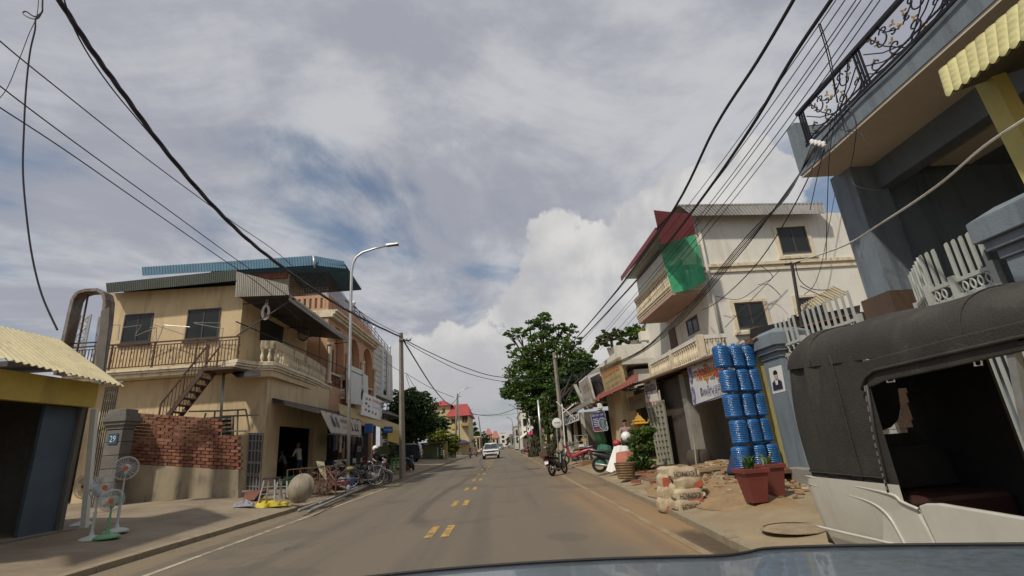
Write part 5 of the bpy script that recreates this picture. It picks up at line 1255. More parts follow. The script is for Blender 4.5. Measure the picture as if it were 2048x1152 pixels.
tree('young_tree', 'rounded dark green tree in front of the yellow house windows', (-11.6, 74, .3), [(882, 840, 16), (872, 848, 16), (890, 852, 14), (880, 860, 14)], 74, 2600, .34, LF['dark'], .18, lt, bark, .8, 13)
tree('lime_tree', 'yellow green flowering tree hanging over the green garden wall', (-10.5, 72, .3), [(880, 872, 18), (860, 868, 16), (898, 878, 16), (910, 884, 12), (868, 885, 14), (890, 892, 14), (905, 898, 12)], 70, 4600, .30, LF['lime'], .16, lt, bark, .8, 17)
tree('roadside_tree', 'mid green bushy tree just left of the second street lamp', (-9, 80, .3), [(905, 896, 12), (908, 880, 10), (900, 905, 10)], 80, 1200, .3, LF['mid'], .12, lt, bark, .8, 19)
tree('conifer_tree', 'dark pointed tree beyond the yellow house, nearer one', (-9.5, 120, .3), [(948, 858, 9), (950, 872, 13), (952, 888, 15), (947, 846, 6)], 120, 1600, .55, LF['dark'], .3, 'dark trees along the far left kerb', bark, .8, 23)
tree('conifer_tree', 'dark rounded tree beyond the yellow house, farther one', (-8.5, 150, .3), [(966, 872, 9), (968, 884, 12), (975, 892, 9), (982, 894, 7)], 150, 1500, .6, LF['dark'], .3, 'dark trees along the far left kerb', bark, .8, 29)
tree('far_tree', 'distant dark tree beside the pale far building', (8, 210, .3), [(1018, 880, 6), (1014, 886, 7), (1024, 884, 6)], 210, 500, .8, LF['dark'], .3, None, bark, .8, 31)
tree('kerb_tree', 'far green tree behind the right street lamps', (7.5, 120, .3), [(1036, 870, 8), (1045, 862, 8), (1040, 884, 8)], 120, 700, .5, LF['mid'], .2, None, bark, .8, 37)
# roof garden plants
rz = 4.9
def roof_plant(base, label, tips, size, lm, n, grp='potted plants on the cream roof'):
    t = root('roof_plant', base, label, 'plant', grp); rg = random.Random(len(label)); base = Vector(base); tb = MB(); lv_ = MB(); fork = base+Vector((0, 0, .5))
    tb.tube([base, fork], [.09, .07], 6)
    for (px, py) in tips:
        e = Y(px, py, base.y); m_ = lerp(fork, e, .5)+Vector((rg.uniform(-.2, .2), rg.uniform(-.3, .3), .1)); tb.tube([fork, m_, e], [.06, .045, .03], 5)
        leaves(lv_, e, .38, n, size, rg, .5, .1)
    tb.build('stem', bark, t, True); lv_.build('foliage', lm, t)
    MB().lathe([(.2, 0), (.3, .45), (.32, .5)], 10, base-Vector((0, 0, .45))).build('pot', M['concrete'], t, 40)
roof_plant(Y(1225, 698, 26), 'bare branched frangipani in a pot on the cream roof', [(1188, 692), (1196, 684), (1205, 676), (1215, 670), (1210, 690), (1226, 664), (1236, 668), (1247, 662), (1254, 672), (1240, 680), (1258, 683)], .30, LF['olive'], 34)
roof_plant(Y(1272, 684, 25.5), 'round dark green bush in a pot on the cream roof', [(1262, 664), (1272, 660), (1282, 664), (1268, 672), (1280, 674), (1292, 670)], .24, LF['mid'], 90)
roof_plant(Y(1304, 672, 24.8), 'yellow green bamboo like plant on the roof beside the white house', [(1290, 646), (1300, 640), (1312, 640), (1322, 646), (1298, 654), (1312, 656), (1322, 660)], .26, LF['lime'], 90)
MB().box(Y(1302, 672, 24.8), (1.2, .5, .5)).thing('roof_planter', M['white'], 'white planter box under the yellow green roof plant', 'planter', bevel=.02)
# climbing bush by the spirit house
def bush(base, label, blobs, y, n, size, lm):
    t = root('climbing_bush', base, label, 'bush'); rg = random.Random(5); mb = MB()
    for (px, py, r) in blobs: c = Y(px, py, y); rr = r/FOC*(c-EYE).length; leaves(mb, c, (rr, rr, rr), n, size, rg, .8, .2)
    mb.build('foliage', lm, t); tb = MB()
    for (px, py, r) in blobs: tb.tube([Vector(base), lerp(base, Y(px, py, y), .5)+Vector((.1, .05, 0)), Y(px, py, y)], .025, 5)
    tb.build('stem', bark, t)
bush(Y(1288, 950, 17.2), 'dense climbing bush on a post below the golden spirit house', [(1285, 868, 14), (1275, 885, 16), (1292, 885, 14), (1280, 905, 18), (1294, 905, 13), (1285, 925, 17), (1296, 930, 10), (1283, 942, 14), (1268, 900, 12), (1268, 925, 12), (1300, 860, 9), (1272, 868, 10)], 17.2, 300, .15, LF['mid'])
# ------------------------------------------------------------------ yellow house with the red roof far down the left side
rh = root('red_roof_house', (-16, 96, .3), 'cream three storey house with bright red hipped roofs beyond the trees', 'house')
yy = 92.0
cream2 = mat('pale_yellow_wall', (.50, .43, .25), .85, .08, .5, .2, 20, dirt=(.3, .26, .18), damt=.3)
redt = mat('red_roof_tiles', (.33, .045, .04), .7, .15, 1.5, .4, 30)
def box_px(par, px0, py0, px1, py1, y, d, mt, name='wall'):
    a, b = Y(px0, (py0+py1)/2, y), Y(px1, (py0+py1)/2, y); z1 = Y((px0+px1)/2, py0, y).z; z0 = Y((px0+px1)/2, py1, y).z
    MB().span((a.x, y, z0), (b.x, y+d, z1)).build(name, mt, par); return a.x, b.x, z0, z1
xa, xb, _, zz = box_px(rh, 857, 812, 902, 925, yy, 12, cream2)
def hip(par, xa, xb, y0, y1, z, h, ov, mt, ridge=.4):
    c0, c1 = lerp((xa, 0, 0), (xb, 0, 0), .5-ridge/2).x, lerp((xa, 0, 0), (xb, 0, 0), .5+ridge/2).x; ym = (y0+y1)/2
    MB().add([(xa-ov, y0-ov, z), (xb+ov, y0-ov, z), (xb+ov, y1+ov, z), (xa-ov, y1+ov, z), (c0, ym, z+h), (c1, ym, z+h)], [(0, 1, 5, 4), (1, 2, 5), (2, 3, 4, 5), (3, 0, 4), (3, 2, 1, 0)]).build('roof', mt, par)
hip(rh, xa, xb, yy, yy+12, zz, 1.5, .5, redt, .1)
xc, xd, z0, z1 = box_px(rh, 898, 832, 938, 918, yy-4, 14, cream2)
hip(rh, xc, xd, yy-4, yy+10, z1, 2.6, .5, redt, .7)
for (u0, v0, u1, v1, y, mt_) in ((859, 819, 865, 826, yy, M['tint']), (885, 817, 890, 825, yy, M['tint']), (903, 838, 913, 847, yy-4, M['tint']), (924, 832, 935, 845, yy-4, M['dark'])):
    window(rh, [Y(u0, v1, y-.02), Y(u1, v1, y-.02), Y(u1, v0, y-.02), Y(u0, v0, y-.02)], frame=.12, cols=2, fm=M['wood'], gm=mt_)
MB().span((Y(922, 850, yy-4.8).x, yy-5.2, Y(930, 852, yy-4).z), (xd+.1, yy-4, Y(930, 847, yy-4).z)).build('balcony', M['ochre'], rh)
for (u0, v0, u1, v1) in ((903, 849, 914, 858), (923, 848, 938, 851)): box_px(rh, u0, v0, u1, v1, yy-4.15, .1, M['yellow'], 'panel')
# green garden wall with gate
gwall = root('garden_wall', (-10, 66, .3), 'mossy green garden wall with pale capped gateposts beside the parking lot', 'wall')
gy = 64.0
mossy = mat('mossy_wall', (.13, .14, .07), .9, .25, .8, .3, 30, dirt=(.05, .055, .03), damt=.6)
x0, x1, z0, z1 = box_px(gwall, 848, 888, 875, 921, gy, .3, mossy)
MB().span((x0-6, gy, z0-.3), (x0, gy+.3, z1+.2)).build('wall', mossy, gwall)
box_px(gwall, 888, 882, 894, 921, gy-.2, .7, M['ochre'], 'gatepost'); box_px(gwall, 845, 884, 893, 887, gy-.5, 1.4, mossy, 'coping')
a = Y(876, 905, gy+.1); b = Y(887, 905, gy+.1)
MB().span((a.x, gy+.1, .2), (b.x, gy+.18, Y(880, 892, gy).z)).build('gate', M['dgreen'], gwall)
q = [Y(881, 911, gy+.05), Y(886, 911, gy+.05), Y(886, 895, gy+.05), Y(881, 895, gy+.05)]
for k in range(4): mb = MB(); onquad(mb, q, (.1, .04+.25*k, .9, .2+.25*k), .0, 0, .02); mb.build('notice', M['wpaint'], gwall)
x0, x1, z0, z1 = box_px(gwall, 894, 896, 912, 920, gy+6, .3, mat('dark_moss', (.05, .055, .03), .9, .25, 1))
# far houses along both sides
def far_house(px0, py0, px1, py1, y, d, mt, label, roof=None, rmt=None, wins=0, z=0.2):
    a, b = Y(px0, (py0+py1)/2, y), Y(px1, (py0+py1)/2, y); zt_ = Y((px0+px1)/2, py0, y).z
    h = root('far_house', ((a.x+b.x)/2, y, z), label, 'house', 'far houses along the street')
    MB().span((a.x, y, z), (b.x, y+d, zt_)).build('wall', mt, h)
    if roof: hip(h, a.x, b.x, y, y+d, zt_, roof, .4, rmt or redt, .4)
    else: MB().span((a.x-.15, y-.15, zt_), (b.x+.15, y+d, zt_+.25)).build('cornice', M['trim'], h)
    for k in range(wins):
        for j in range(2):
            xw = a.x+(b.x-a.x)*(k+.5)/wins; zw = z+(zt_-z)*(.40+.32*j); w_ = (b.x-a.x)/wins*.25
            mb = MB(); mb.span((xw-w_, y-.06, zw-.6), (xw+w_, y, zw+.6)); mb.build('window', M['tint'], h)
    # street side windows
    sxx = b.x if b.x < 0 else a.x
    for k in range(4):
        yw = y+d*(k+.5)/4; s_ = 1 if b.x < 0 else -1
        for j in range(2): zw = z+(zt_-z)*(.40+.32*j); MB().span((sxx-.05, yw-.5, zw-.6), (sxx+.05, yw+.5, zw+.6)).build('window', M['tint'], h)
    return h
pinkt = mat('faded_pink_tiles', (.36, .13, .09), .75, .15, 1.5)
far_house(945, 875, 960, 905, 112, 16, M['cream'], 'cream shop house behind the sun shades on the left', None, None, 2)
far_house(972, 869, 982, 903, 165, 16, M['peach'], 'peach far house with faded pink roof above the white car', 2.2, pinkt, 2)
far_house(984, 876, 999, 901, 210, 20, M['cream'], 'cream far house with pink hipped roof at the end of the street', 3.2, pinkt, 2)
far_house(1001, 866, 1012, 898, 240, 12, M['white'], 'narrow pale white block at the end of the street', None, None, 1)
far_house(1030, 852, 1050, 902, 112, 24, M['pwhite'], 'pale stained block beyond the leafy street tree', None, None, 2)
far_house(1022, 868, 1036, 900, 150, 24, M['concrete'], 'grey concrete house on the far right side', None, None, 2)
far_house(1044, 822, 1086, 906, 84, 22, M['white'], 'white house half hidden behind the street tree trunk', None, None, 3)
far_house(1090, 838, 1128, 905, 62, 18, M['cream'], 'cream house behind the round white sign', 1.6, mat('brown_tin', (.16, .09, .06)), 3)
far_house(760, 845, 800, 915, 70, 12, M['dconc'], 'dim house behind the utility pole and trees', 1.8, mat('brown_tin', (.16, .09, .06)), 2)
far_house(1012, 878, 1022, 897, 300, 20, M['cream'], 'tiny cream building closing the street view', None, None, 1)
far_house(984, 888, 1002, 897, 330, 20, M['dconc'], 'low grey building closing the street view', None, None, 2)
# ------------------------------------------------------------------ street lamps and poles
def street_lamp(base, px, label, grp, r=.085, headpx=None, n=10):
    """px: pixels along the pole and arm, in the plane y = base.y"""
    t = root('street_lamp', base, label, 'street lamp', grp); P = [Vector(base)]+[Y(a, b, base[1]) for a, b in px]
    rr = [r]+[r*(1-.5*(i+1)/len(P)) for i in range(len(P)-1)]
    MB().tube(P, rr, n).build('pole', M['galv'], t, True)
    MB().lathe([(r*2.2, 0), (r*2.2, .04), (r*1.3, .05), (r*1.2, .5)], n, base).build('base_plate', M['galv'], t, 40)
    e = P[-1]; d = (P[-1]-P[-2]).normalized(); s = r/.085
    MB().hexa([e+Vector(q)*s for q in ((-.1, -.12, -.05), (.55, -.16, .0), (.55, .16, .0), (-.1, .12, -.05))], [e+Vector(q)*s for q in ((-.1, -.09, .09), (.55, -.12, .10), (.55, .12, .10), (-.1, .09, .09))]).build('lamp_head', M['metal'], t, bevel=.02)
    return t
gl = 'street lamps along the street'
street_lamp(G(696, 975, .16), [(699, 750), (703, 545), (706, 527), (713, 514), (725, 505), (750, 497), (776, 491)], 'tall grey street lamp on the left pavement in front of the valance', gl)
street_lamp(G(921, 913, .15), [(916, 800), (917, 790), (921, 783), (929, 778), (937, 775)], 'second grey street lamp on the left beyond the green wall', gl, .09)
street_lamp(G(1041, 905, .15)+Vector((0, 3, 0)), [(1036, 825), (1034, 819), (1028, 813), (1018, 809)], 'street lamp on the right with its arm above the road, nearest of the far pair', gl, .085)
street_lamp(G(1030, 900, .15)+Vector((0, 5, 0)), [(1025, 845), (1023, 839), (1018, 836), (1013, 835)], 'far street lamp on the right beyond the leafy tree', gl, .09)
b = MB().lathe([(.22, 0), (.26, .38), (.28, .40), (.28, .42)], 14, G(698, 977, .16)+Vector((.02, -.02, 0))); b.thing('blue_bucket', M['blue'], 'blue plastic tub around the foot of the near street lamp', 'bucket', smooth=40)
pc = mat('old_pole_concrete', (.25, .22, .18), .9, .15, 2, .4, 40, dirt=(.14, .11, .08), damt=.5)
def pole(base, top, r0, r1, label, grp, arm=True, square=True):
    t = root('utility_pole', base, label, 'utility pole', grp); base, top = Vector(base), Vector(top)
    MB().tube([base, top], [r0*1.2, r1*1.2], 4 if square else 8).build('pole', pc, t)
    if arm:
        d = Vector((0, 0, -1)); a = top+d*.5
        MB().bar(a+Vector((-.1, -.1, 0)), a+Vector((.6, -.1, 0)), .07).build('crossarm', M['dkmetal'], t)
        for x in (.1, .35, .58): MB().lathe([(.03, 0), (.06, .03), (.04, .07), (.06, .1), (.03, .15)], 8, a+Vector((x, -.1, .04))).build('insulator', M['wpaint'], t, True)
    return t
gpz = 'concrete utility poles'
pb1 = G(805, 957, .12); pt1 = Y(802, 666, pb1.y); pole(pb1, pt1, .15, .10, 'tall bare concrete utility pole at the end of the yellow awning', gpz)
pb2 = G(914, 912, .15)+Vector((0, -4, 0)); pt2 = Y(915, 787, pb2.y); pole(pb2, pt2, .16, .10, 'concrete pole standing close beside the second left street lamp', gpz)
for i, (bx_, by_, tx_, ty_, lab) in enumerate(((941, 908, 938, 815, 'leaning dark utility pole right of the balcony of the red roof house'), (953, 900, 949, 848, 'short pale pole among the dark trees on the left'), (961, 902, 957, 833, 'taller thin pole with round sign among the dark trees on the left'))):
    b_ = G(bx_, by_, .15) if by_ > 905 else G(bx_, 905, .15)+Vector((0, 12, 0)); pole(b_, Y(tx_, ty_, b_.y), .15, .10, lab, gpz, i == 0)
pb3 = G(1128, 912, .25); pb3 = Vector((4.75, 40, .2)); pt3 = Y(1108, 705, 40); pb3 = Y(1130, 908, 40); pole(pb3, pt3, .17, .11, 'leaning pale concrete utility pole in front of the street tree', gpz)
pb4 = G(1086, 917, .15); t_ = root('steel_pole', pb4, 'plain grey steel pole between the street tree and the road', 'pole'); MB().tube([pb4, Y(1076, 800, pb4.y)], [.13, .09], 10).build('pole', M['galv'], t_, True)
pb5 = Vector((4.9, 86, .1)); pole(pb5, Y(1036, 838, 86), .2, .14, 'thick concrete pole just left of the street tree trunk', gpz)
# round white sign
c = Y(1114, 846, 36); sgn = root('round_sign', (c.x, 36, .3), 'round white sign with dark lettering on a post beside the leaning pole', 'sign')
MB().lathe([(.33, -.03), (.35, -.02), (.35, .02), (.33, .03)], 28, c, Matrix.Rotation(R(90), 3, 'X')).build('disc', M['wpaint'], sgn, 40)
q = [c+Vector((a, -.035, b)) for a, b in ((-.3, -.3), (.3, -.3), (.3, .3), (-.3, .3))]; lettering('letters', 'អានហ្សា', q, (.15, .42, .85, .62), M['ink'], sgn, .01)
MB().tube([c+Vector((-.1, .06, -2.2)), c+Vector((-.05, .06, 0))], .05, 8).build('post', M['galv'], sgn)
# leaning white pipe by the pole
MB().tube([Y(1131, 905, 35), Y(1124, 808, 35), ], .045, 6).tube([Y(1112, 803, 35), Y(1150, 838, 35)], .035, 6).tube([Y(1124, 828, 35), Y(1148, 808, 35)], .035, 6).thing('pipe_bracket', M['wpaint'], 'crossed white pipes fixed to the leaning concrete pole', 'bracket')
# ------------------------------------------------------------------ wires
def wire(pts, r, label, grp=None, name='overhead_wire', n=5, mt=None, dense=True):
    P = smooth_path([Vector(p) for p in pts], 6) if dense and len(pts) > 2 else [Vector(p) for p in pts]
    return MB().tube(P, r, n).thing(name, mt or M['cable'], label, 'wire', grp)
wl = -6.6
bund = [(60, -90), (112, -10), (180, 95), (250, 192), (330, 300), (420, 405), (500, 483), (580, 545), (660, 600), (740, 645), (803, 672)]
Lb = [X(u, v, wl+.0) for u, v in bund]
Lb[-1] = pt1+Vector((.1, 0, -.3))
n_ = len(Lb)
for i in range(3, n_-1): # ease the bundle over to the pole
    t = (i-2)/(n_-3); u, v = bund[i]; Lb[i] = X(u, v, wl+(pt1.x-wl)*t)
tw1 = root('cable_bundle', Lb[5], 'thick twisted black cable bundle sweeping from the top left to the utility pole', 'wire')
for k in range(3):
    off = []
    S_ = smooth_path(Lb, 10)
    for i, p in enumerate(S_): a = i*.5+k*2.1; off.append(p+Vector((math.cos(a)*.022, 0, math.sin(a)*.022)))
    MB().tube(off, .026, 6).build('strand', mat('violet_black_cable', (.02, .016, .03), .5, .2, 6), tw1, True)
wire([X(112, -60, wl), X(150, 60, wl+.05), X(215, 165, wl), X(300, 268, wl)], .012, 'thin loose strand beside the thick twisted cable bundle')
for i, seq in enumerate((((-60, 20), (0, 82), (120, 180), (300, 322), (460, 440), (560, 510), (640, 585)), ((-60, 120), (0, 172), (150, 285), (330, 415), (460, 510), (560, 580), (640, 640)), ((-60, 175), (0, 215), (130, 300), (300, 418), (440, 515), (520, 570), (600, 640)))):
    wire([X(u, v, -8.4) for u, v in seq], .013, ('highest of three thin wires crossing the sky at the left', 'middle of three thin wires crossing the sky at the left', 'lowest of three thin wires crossing the sky at the left')[i], 'thin wires on the left')
dy = 9.0
wire([Y(u, v, dy) for u, v in ((86, -30), (85, 10), (84, 24), (72, 36), (70, 60), (60, 105), (52, 180), (48, 260), (46, 340), (52, 420), (64, 510), (84, 590), (115, 660))], .018, 'black cable hanging down at the left with a knotted loop', 'hanging cable at the left', 'hanging_cable')
wire([Y(u, v, dy) for u, v in ((84, 24), (75, 37), (60, 36), (46, 27), (52, 23), (66, 32), (78, 33))], .016, 'loop tied in the hanging black cable at the left', 'hanging cable at the left', 'hanging_cable')
wire([Y(u, v, dy) for u, v in ((78, -20), (74, 30), (58, 68), (38, 120), (12, 180), (-20, 215))], .008, 'thin frayed line running left from the knot of the hanging cable', 'hanging cable at the left', 'hanging_cable')
# from the left pole on: across the street and further along
wire([pt1+Vector((.1, 0, -.35)), Y(860, 705, 33), Y(930, 735, 36), Y(1000, 754, 40), Y(1110, 756, 40), pt3+Vector((.1, 0, -1.6))], .03, 'upper black cable crossing the street from the utility pole into the tree', 'cables crossing the street')
wire([pt1+Vector((.1, 0, -.45)), Y(860, 712, 33), Y(930, 745, 36), Y(1000, 762, 40), Y(1060, 765, 42)], .022, 'lower black cable crossing the street from the utility pole into the tree', 'cables crossing the street')
wire([pt1+Vector((.1, 0, -.4)), lerp(pt1, pt2, .33)+Vector((0, 0, -2.0)), lerp(pt1, pt2, .66)+Vector((0, 0, -2.6)), lerp(pt1, pt2, .88)+Vector((0, 0, -1.5)), pt2+Vector((0, 0, -.5))], .045, 'thick sagging cable between the two left poles')
wire([Y(690, 600, 24), Y(745, 640, 28), pt1+Vector((0, 0, -.1))], .018, 'thin wire above the bundle at the utility pole')
for i, seq in enumerate((((812, 745), (830, 775), (850, 800)), ((812, 750), (824, 790), (838, 830)), ((730, 690), (780, 730), (812, 748)), ((814, 748), (860, 775), (908, 795)))):
    wire([Y(u, v, pb1.y-.2+i*.3) for u, v in seq], .014, ('upper loose wire drooping from the utility pole into the tree', 'lower loose wire drooping from the utility pole into the tree', 'slack house wire running back from the utility pole', 'slack wire from the utility pole towards the second lamp')[i], 'loose wires at the utility pole')
wire([Y(938, 825, 78), Y(960, 830, 80), Y(1000, 828, 84), Y(1036, 815, 90)], .05, 'dark cable crossing the far street below the lamp arm', 'far cables')
wire([Y(940, 828, 100), Y(985, 832, 100), Y(1036, 826, 100)], .025, 'thin second cable crossing the far street', 'far cables')
# right side
xr = 4.6
def rw(seq, x, r, label, grp=None): return wire([X(u, v, x) for u, v in seq], r, label, grp)
rw(((1620, -60), (1587, 0), (1515, 122), (1430, 255), (1350, 415), (1250, 560), (1180, 645), (1140, 690)), xr, .028, 'upper of two thick black cables rising to the top right')
rw(((1700, -60), (1662, 0), (1585, 115), (1500, 258), (1400, 402), (1300, 530), (1200, 640), (1150, 692)), xr+.1, .028, 'lower of two thick black cables rising to the top right')
grp = 'thin wires above the right pavement'
for i, (t, b_) in enumerate((((1690, 0), (1160, 690)), ((1712, 0), (1175, 700)), ((1722, 0), (1190, 690)), ((1745, 0), (1200, 700)), ((1760, 0), (1215, 695)), ((1672, 0), (1150, 680)))):
    pts = []
    for k in range(7):
        s_ = k/6; u = t[0]+(b_[0]-t[0])*s_; v = t[1]+(b_[1]-t[1])*s_; pts.append((u+(-1)**i*0, v+26*math.sin(math.pi*s_)))
    rw(pts, 5.0+.08*i, .008, '%s of six thin wires in the loose fan above the right pavement' % ('second from the left', 'third from the left', 'third from the right', 'second from the right', 'rightmost', 'leftmost')[i], grp)
# bundle tied to the corner of the grey balcony
ins = X(1640, 288, bx-.08)
far = Y(1112, 770, 39)
for i in range(5):
    m1, m2 = [(1470+6*i, 520-12*i), (1330+4*i, 672-7*i)]
    wire([ins+Vector((-.02*i, .03*i, .02*i)), X(1560+4*i, 402-3*i, 6.0), X(m1[0], m1[1], 5.6), X(m2[0], m2[1], 5.2), X(1220+4*i, 735-3*i, 4.9), far+Vector((0, 0, .1*i))], .008 if i % 2 else .012, '%s of five black service wires tied to the insulators of the grey balcony' % ('lowest', 'second lowest', 'middle', 'second highest', 'highest')[i], 'service wires at the grey balcony')
wire([ins, X(1605, 380, 6.4), X(1520, 520, 6.2), X(1440, 600, 6.6), Y(1405, 620, 16.9)], .012, 'service wire sagging to the corner of the white house')
for k in range(4): MB().lathe([(.03, 0), (.055, .03), (.035, .06), (.055, .09), (.03, .13)], 8, ins+Vector((-.03, -.12+.09*k, -.16+.08*k))).thing('insulator', M['wpaint'], '%s small white insulator in the row at the balcony corner' % ('lowest', 'second lowest', 'third', 'topmost')[k], 'insulator', 'insulators at the balcony corner', True)
for i, seq in enumerate((((1637, 48), (1655, 110), (1668, 170), (1676, 205)), ((1640, 46), (1662, 120), (1674, 205)))): wire([X(u, v, 5.0+1.9*k/(len(seq)-1)) for k, (u, v) in enumerate(seq)], .009, '%s of two thin drop wires from the thick cable to the balcony corner' % ('left', 'right')[i], 'drop wires at the balcony corner')
curl = [((1676, 205), (1700, 215), (1712, 250), (1708, 300), (1700, 345), (1712, 372), (1760, 382)), ((1676, 208), (1684, 240), (1690, 262), (1702, 258)), ((1678, 206), (1672, 235), (1680, 248)), ((1700, 262), (1722, 268), (1734, 295)), ((1676, 210), (1660, 300), (1655, 400), (1652, 520)), ((1665, 235), (1640, 330), (1620, 420))]
for i, seq in enumerate(curl): wire([X(u, v, bx-.06) for u, v in seq], .008, ('long loose wire curling down the grey balcony front', 'short hooked wire end under the grey balcony rail', 'stubby wire end under the grey balcony rail', 'bent loose wire end on the balcony fascia', 'loose wire hanging straight down past the blue pillar', 'loose wire hanging slanted past the blue pillar')[i], 'loose wire ends at the grey balcony')
wire([Y(1585, 526, 12.9), X(1680, 495, 6.9), X(1765, 445, 6.0), X(1870, 375, 5.4), X(1965, 295, 5.2), X(2060, 232, 5.1)], .016, 'pale wire running from the service post to the yellow house', None, 'overhead_wire', 5, M['white'])
wire([X(1610, 322, bx-.05), X(1700, 215, bx-.05), X(1800, 118, bx-.05), X(1930, -20, bx-.05)], .022, 'black cable clipped along the grey balcony front')
for i, seq in enumerate((((1520, 530), (1545, 552), (1530, 565), (1515, 570)), ((1430, 592), (1480, 598), (1530, 568), (1560, 590)), ((1590, 525), (1600, 560), (1625, 578), (1660, 580)), ((1600, 572), (1640, 590), (1662, 598)), ((1680, 330), (1640, 540), (1608, 590)), ((1560, 540), (1450, 655)))):
    wire([Y(u, v, 16.6 if i < 2 or i > 3 else 12.8) for u, v in seq], .012, ('short dark wire looping on the white house wall', 'long dark wire draped over the white house wall', 'cable sagging from the service post', 'second cable sagging from the service post', 'thin steep wire passing the white house window', 'thin slanting wire above the white house window')[i], 'wires on the white house wall')
# ------------------------------------------------------------------ water bottles
blt = mat('blue_bottle_plastic', (.022, .15, .42), .2, .25, 5, .5, 26, trans=.3, spec=.6, obj=True)
cap = mat('pale_blue_cap', (.10, .25, .45), .5, .1, 3)
prof = [(.05, 0), (.150, .006), (.172, .03)]
for k in range(11): z = .045+.036*k; prof += [(.176, z), (.177, z+.016), (.168, z+.024), (.168, z+.030)]
prof += [(.172, .45), (.150, .475), (.10, .493), (.045, .50), (.036, .503), (.036, .525)]
bmesh_ = MB().lathe(prof, 24).mesh('body', blt, 60); cmesh = MB().lathe([(.04, .515), (.042, .52), (.042, .55), (.0, .552)], 14, caps=False).mesh('cap', cap, 40)
rows_ = [((1450.5, 745), (1476.5, 740), (1500, 735)), ((1463, 795), (1489.5, 791), (1513, 787)), ((1473, 846), (1497, 840), (1522, 836)), ((1483, 894), (1510, 889), (1533.8, 885)), ((1490, 938), (1517, 933), (1542, 928))]
rn = ('top', 'second', 'middle', 'fourth', 'lowest'); cn_ = ('left', 'middle', 'right')
for j in range(5):
    for i in range(3):
        u, v = rows_[j][i]; yb_ = 10.45+.16*i; c = Y(u, v, yb_)
        c.x = Y(rows_[2][i][0], rows_[2][i][1], yb_).x+random.uniform(-.03, .03)+(rows_[j][i][0]-rows_[2][i][0]-(v-rows_[2][i][1])*.205)/90
        zb_ = .60+(4-j)*.53
        o = root('water_bottle', (c.x, yb_, zb_), 'large blue water bottle, %s row, %s column of the tall stack by the yellow wall' % (rn[j], cn_[i]), 'bottle', 'stacked blue water bottles')
        p_ = piece('body', bmesh_, o, (c.x, yb_, zb_), (random.uniform(-.03, .03), random.uniform(-.03, .03), random.uniform(0, 6))); piece('cap', cmesh, o, (c.x, yb_, zb_), tuple(p_.rotation_euler))
rk = root('bottle_rack', (5.2, 10.6, .25), 'low wooden rack under the stack of blue water bottles', 'rack')
ra_, rb2 = Y(1470, 960, 10.4), Y(1560, 950, 10.4)
xk0, xk1 = 4.85, 5.95
MB().span((xk0, 10.2, .52), (xk1, 11.0, .59)).build('shelf', M['wood'], rk)
for x in (xk0+.05, xk1-.05):
    for y in (10.25, 10.9): MB().bar((x, y, .2), (x, y, .52), .07).build('leg', M['wood'], rk)
MB().hexa([Y(1452, 948, 10.9), Y(1488, 948, 10.5), Y(1488, 948, 11.3), Y(1452, 948, 11.5)], [Y(1462, 905, 11.0), Y(1484, 900, 10.6), Y(1484, 900, 11.2), Y(1462, 905, 11.3)]).thing('tarpaulin', M['navy'], 'dark navy tarpaulin bundle left of the blue bottles', 'tarpaulin', bevel=.05)
# ------------------------------------------------------------------ red planters
pot_m = mat('red_plastic_pot', (.16, .035, .03), .5, .15, 3, dirt=(.12, .07, .05), damt=.35)
def planter(base, w, h, label, nl, seed):
    p = root('planter', base, label, 'planter', 'red square planters'); b = Vector(base); rg = random.Random(seed); mb = MB()
    a, c = w*.33, w*.5
    mb.hexa([b+Vector(q) for q in ((-a, -a, 0), (a, -a, 0), (a, a, 0), (-a, a, 0))], [b+Vector(q) for q in ((-c, -c, h), (c, -c, h), (c, c, h), (-c, c, h))])
    d = c+.025
    for s_ in (((-d, -d), (d, -d+.05)), ((-d, d-.05), (d, d)), ((-d, -d+.05), (-d+.05, d-.05)), ((d-.05, -d+.05), (d, d-.05))): mb.span(b+Vector((s_[0][0], s_[0][1], h-.04)), b+Vector((s_[1][0], s_[1][1], h+.03)))
    mb.build('pot', pot_m, p, bevel=.008); MB().span(b+Vector((-c+.04, -c+.04, h-.02)), b+Vector((c-.04, c-.04, h+.005))).build('soil', mat('soil', (.06, .04, .025), .95), p)
    for k in range(nl):
        an = rg.uniform(0, 6.28); L = rg.uniform(.16, .30); d_ = Vector((math.cos(an), math.sin(an), 0)); w_ = Vector((-d_.y, d_.x, 0))*.022; o = b+Vector((rg.uniform(-.06, .06), rg.uniform(-.06, .06), h))
        t1 = o+d_*L*.3+Vector((0, 0, L*.7)); t2 = o+d_*L*.8+Vector((0, 0, L*.85))
        MB().add([o-w_*.6, o+w_*.6, t1+w_, t1-w_, t2], [(0, 1, 2, 3), (3, 2, 4)]).build('leaf', LF['mid'], p)
pz = .27
planter(G(1514, 1004, pz), .40, .50, 'nearer red square planter with a spiky green plant before the blue bottles', 22, 3)
planter(G(1548, 994, pz), .40, .52, 'further red square planter with low green shoots against the blue gatepost', 10, 4)
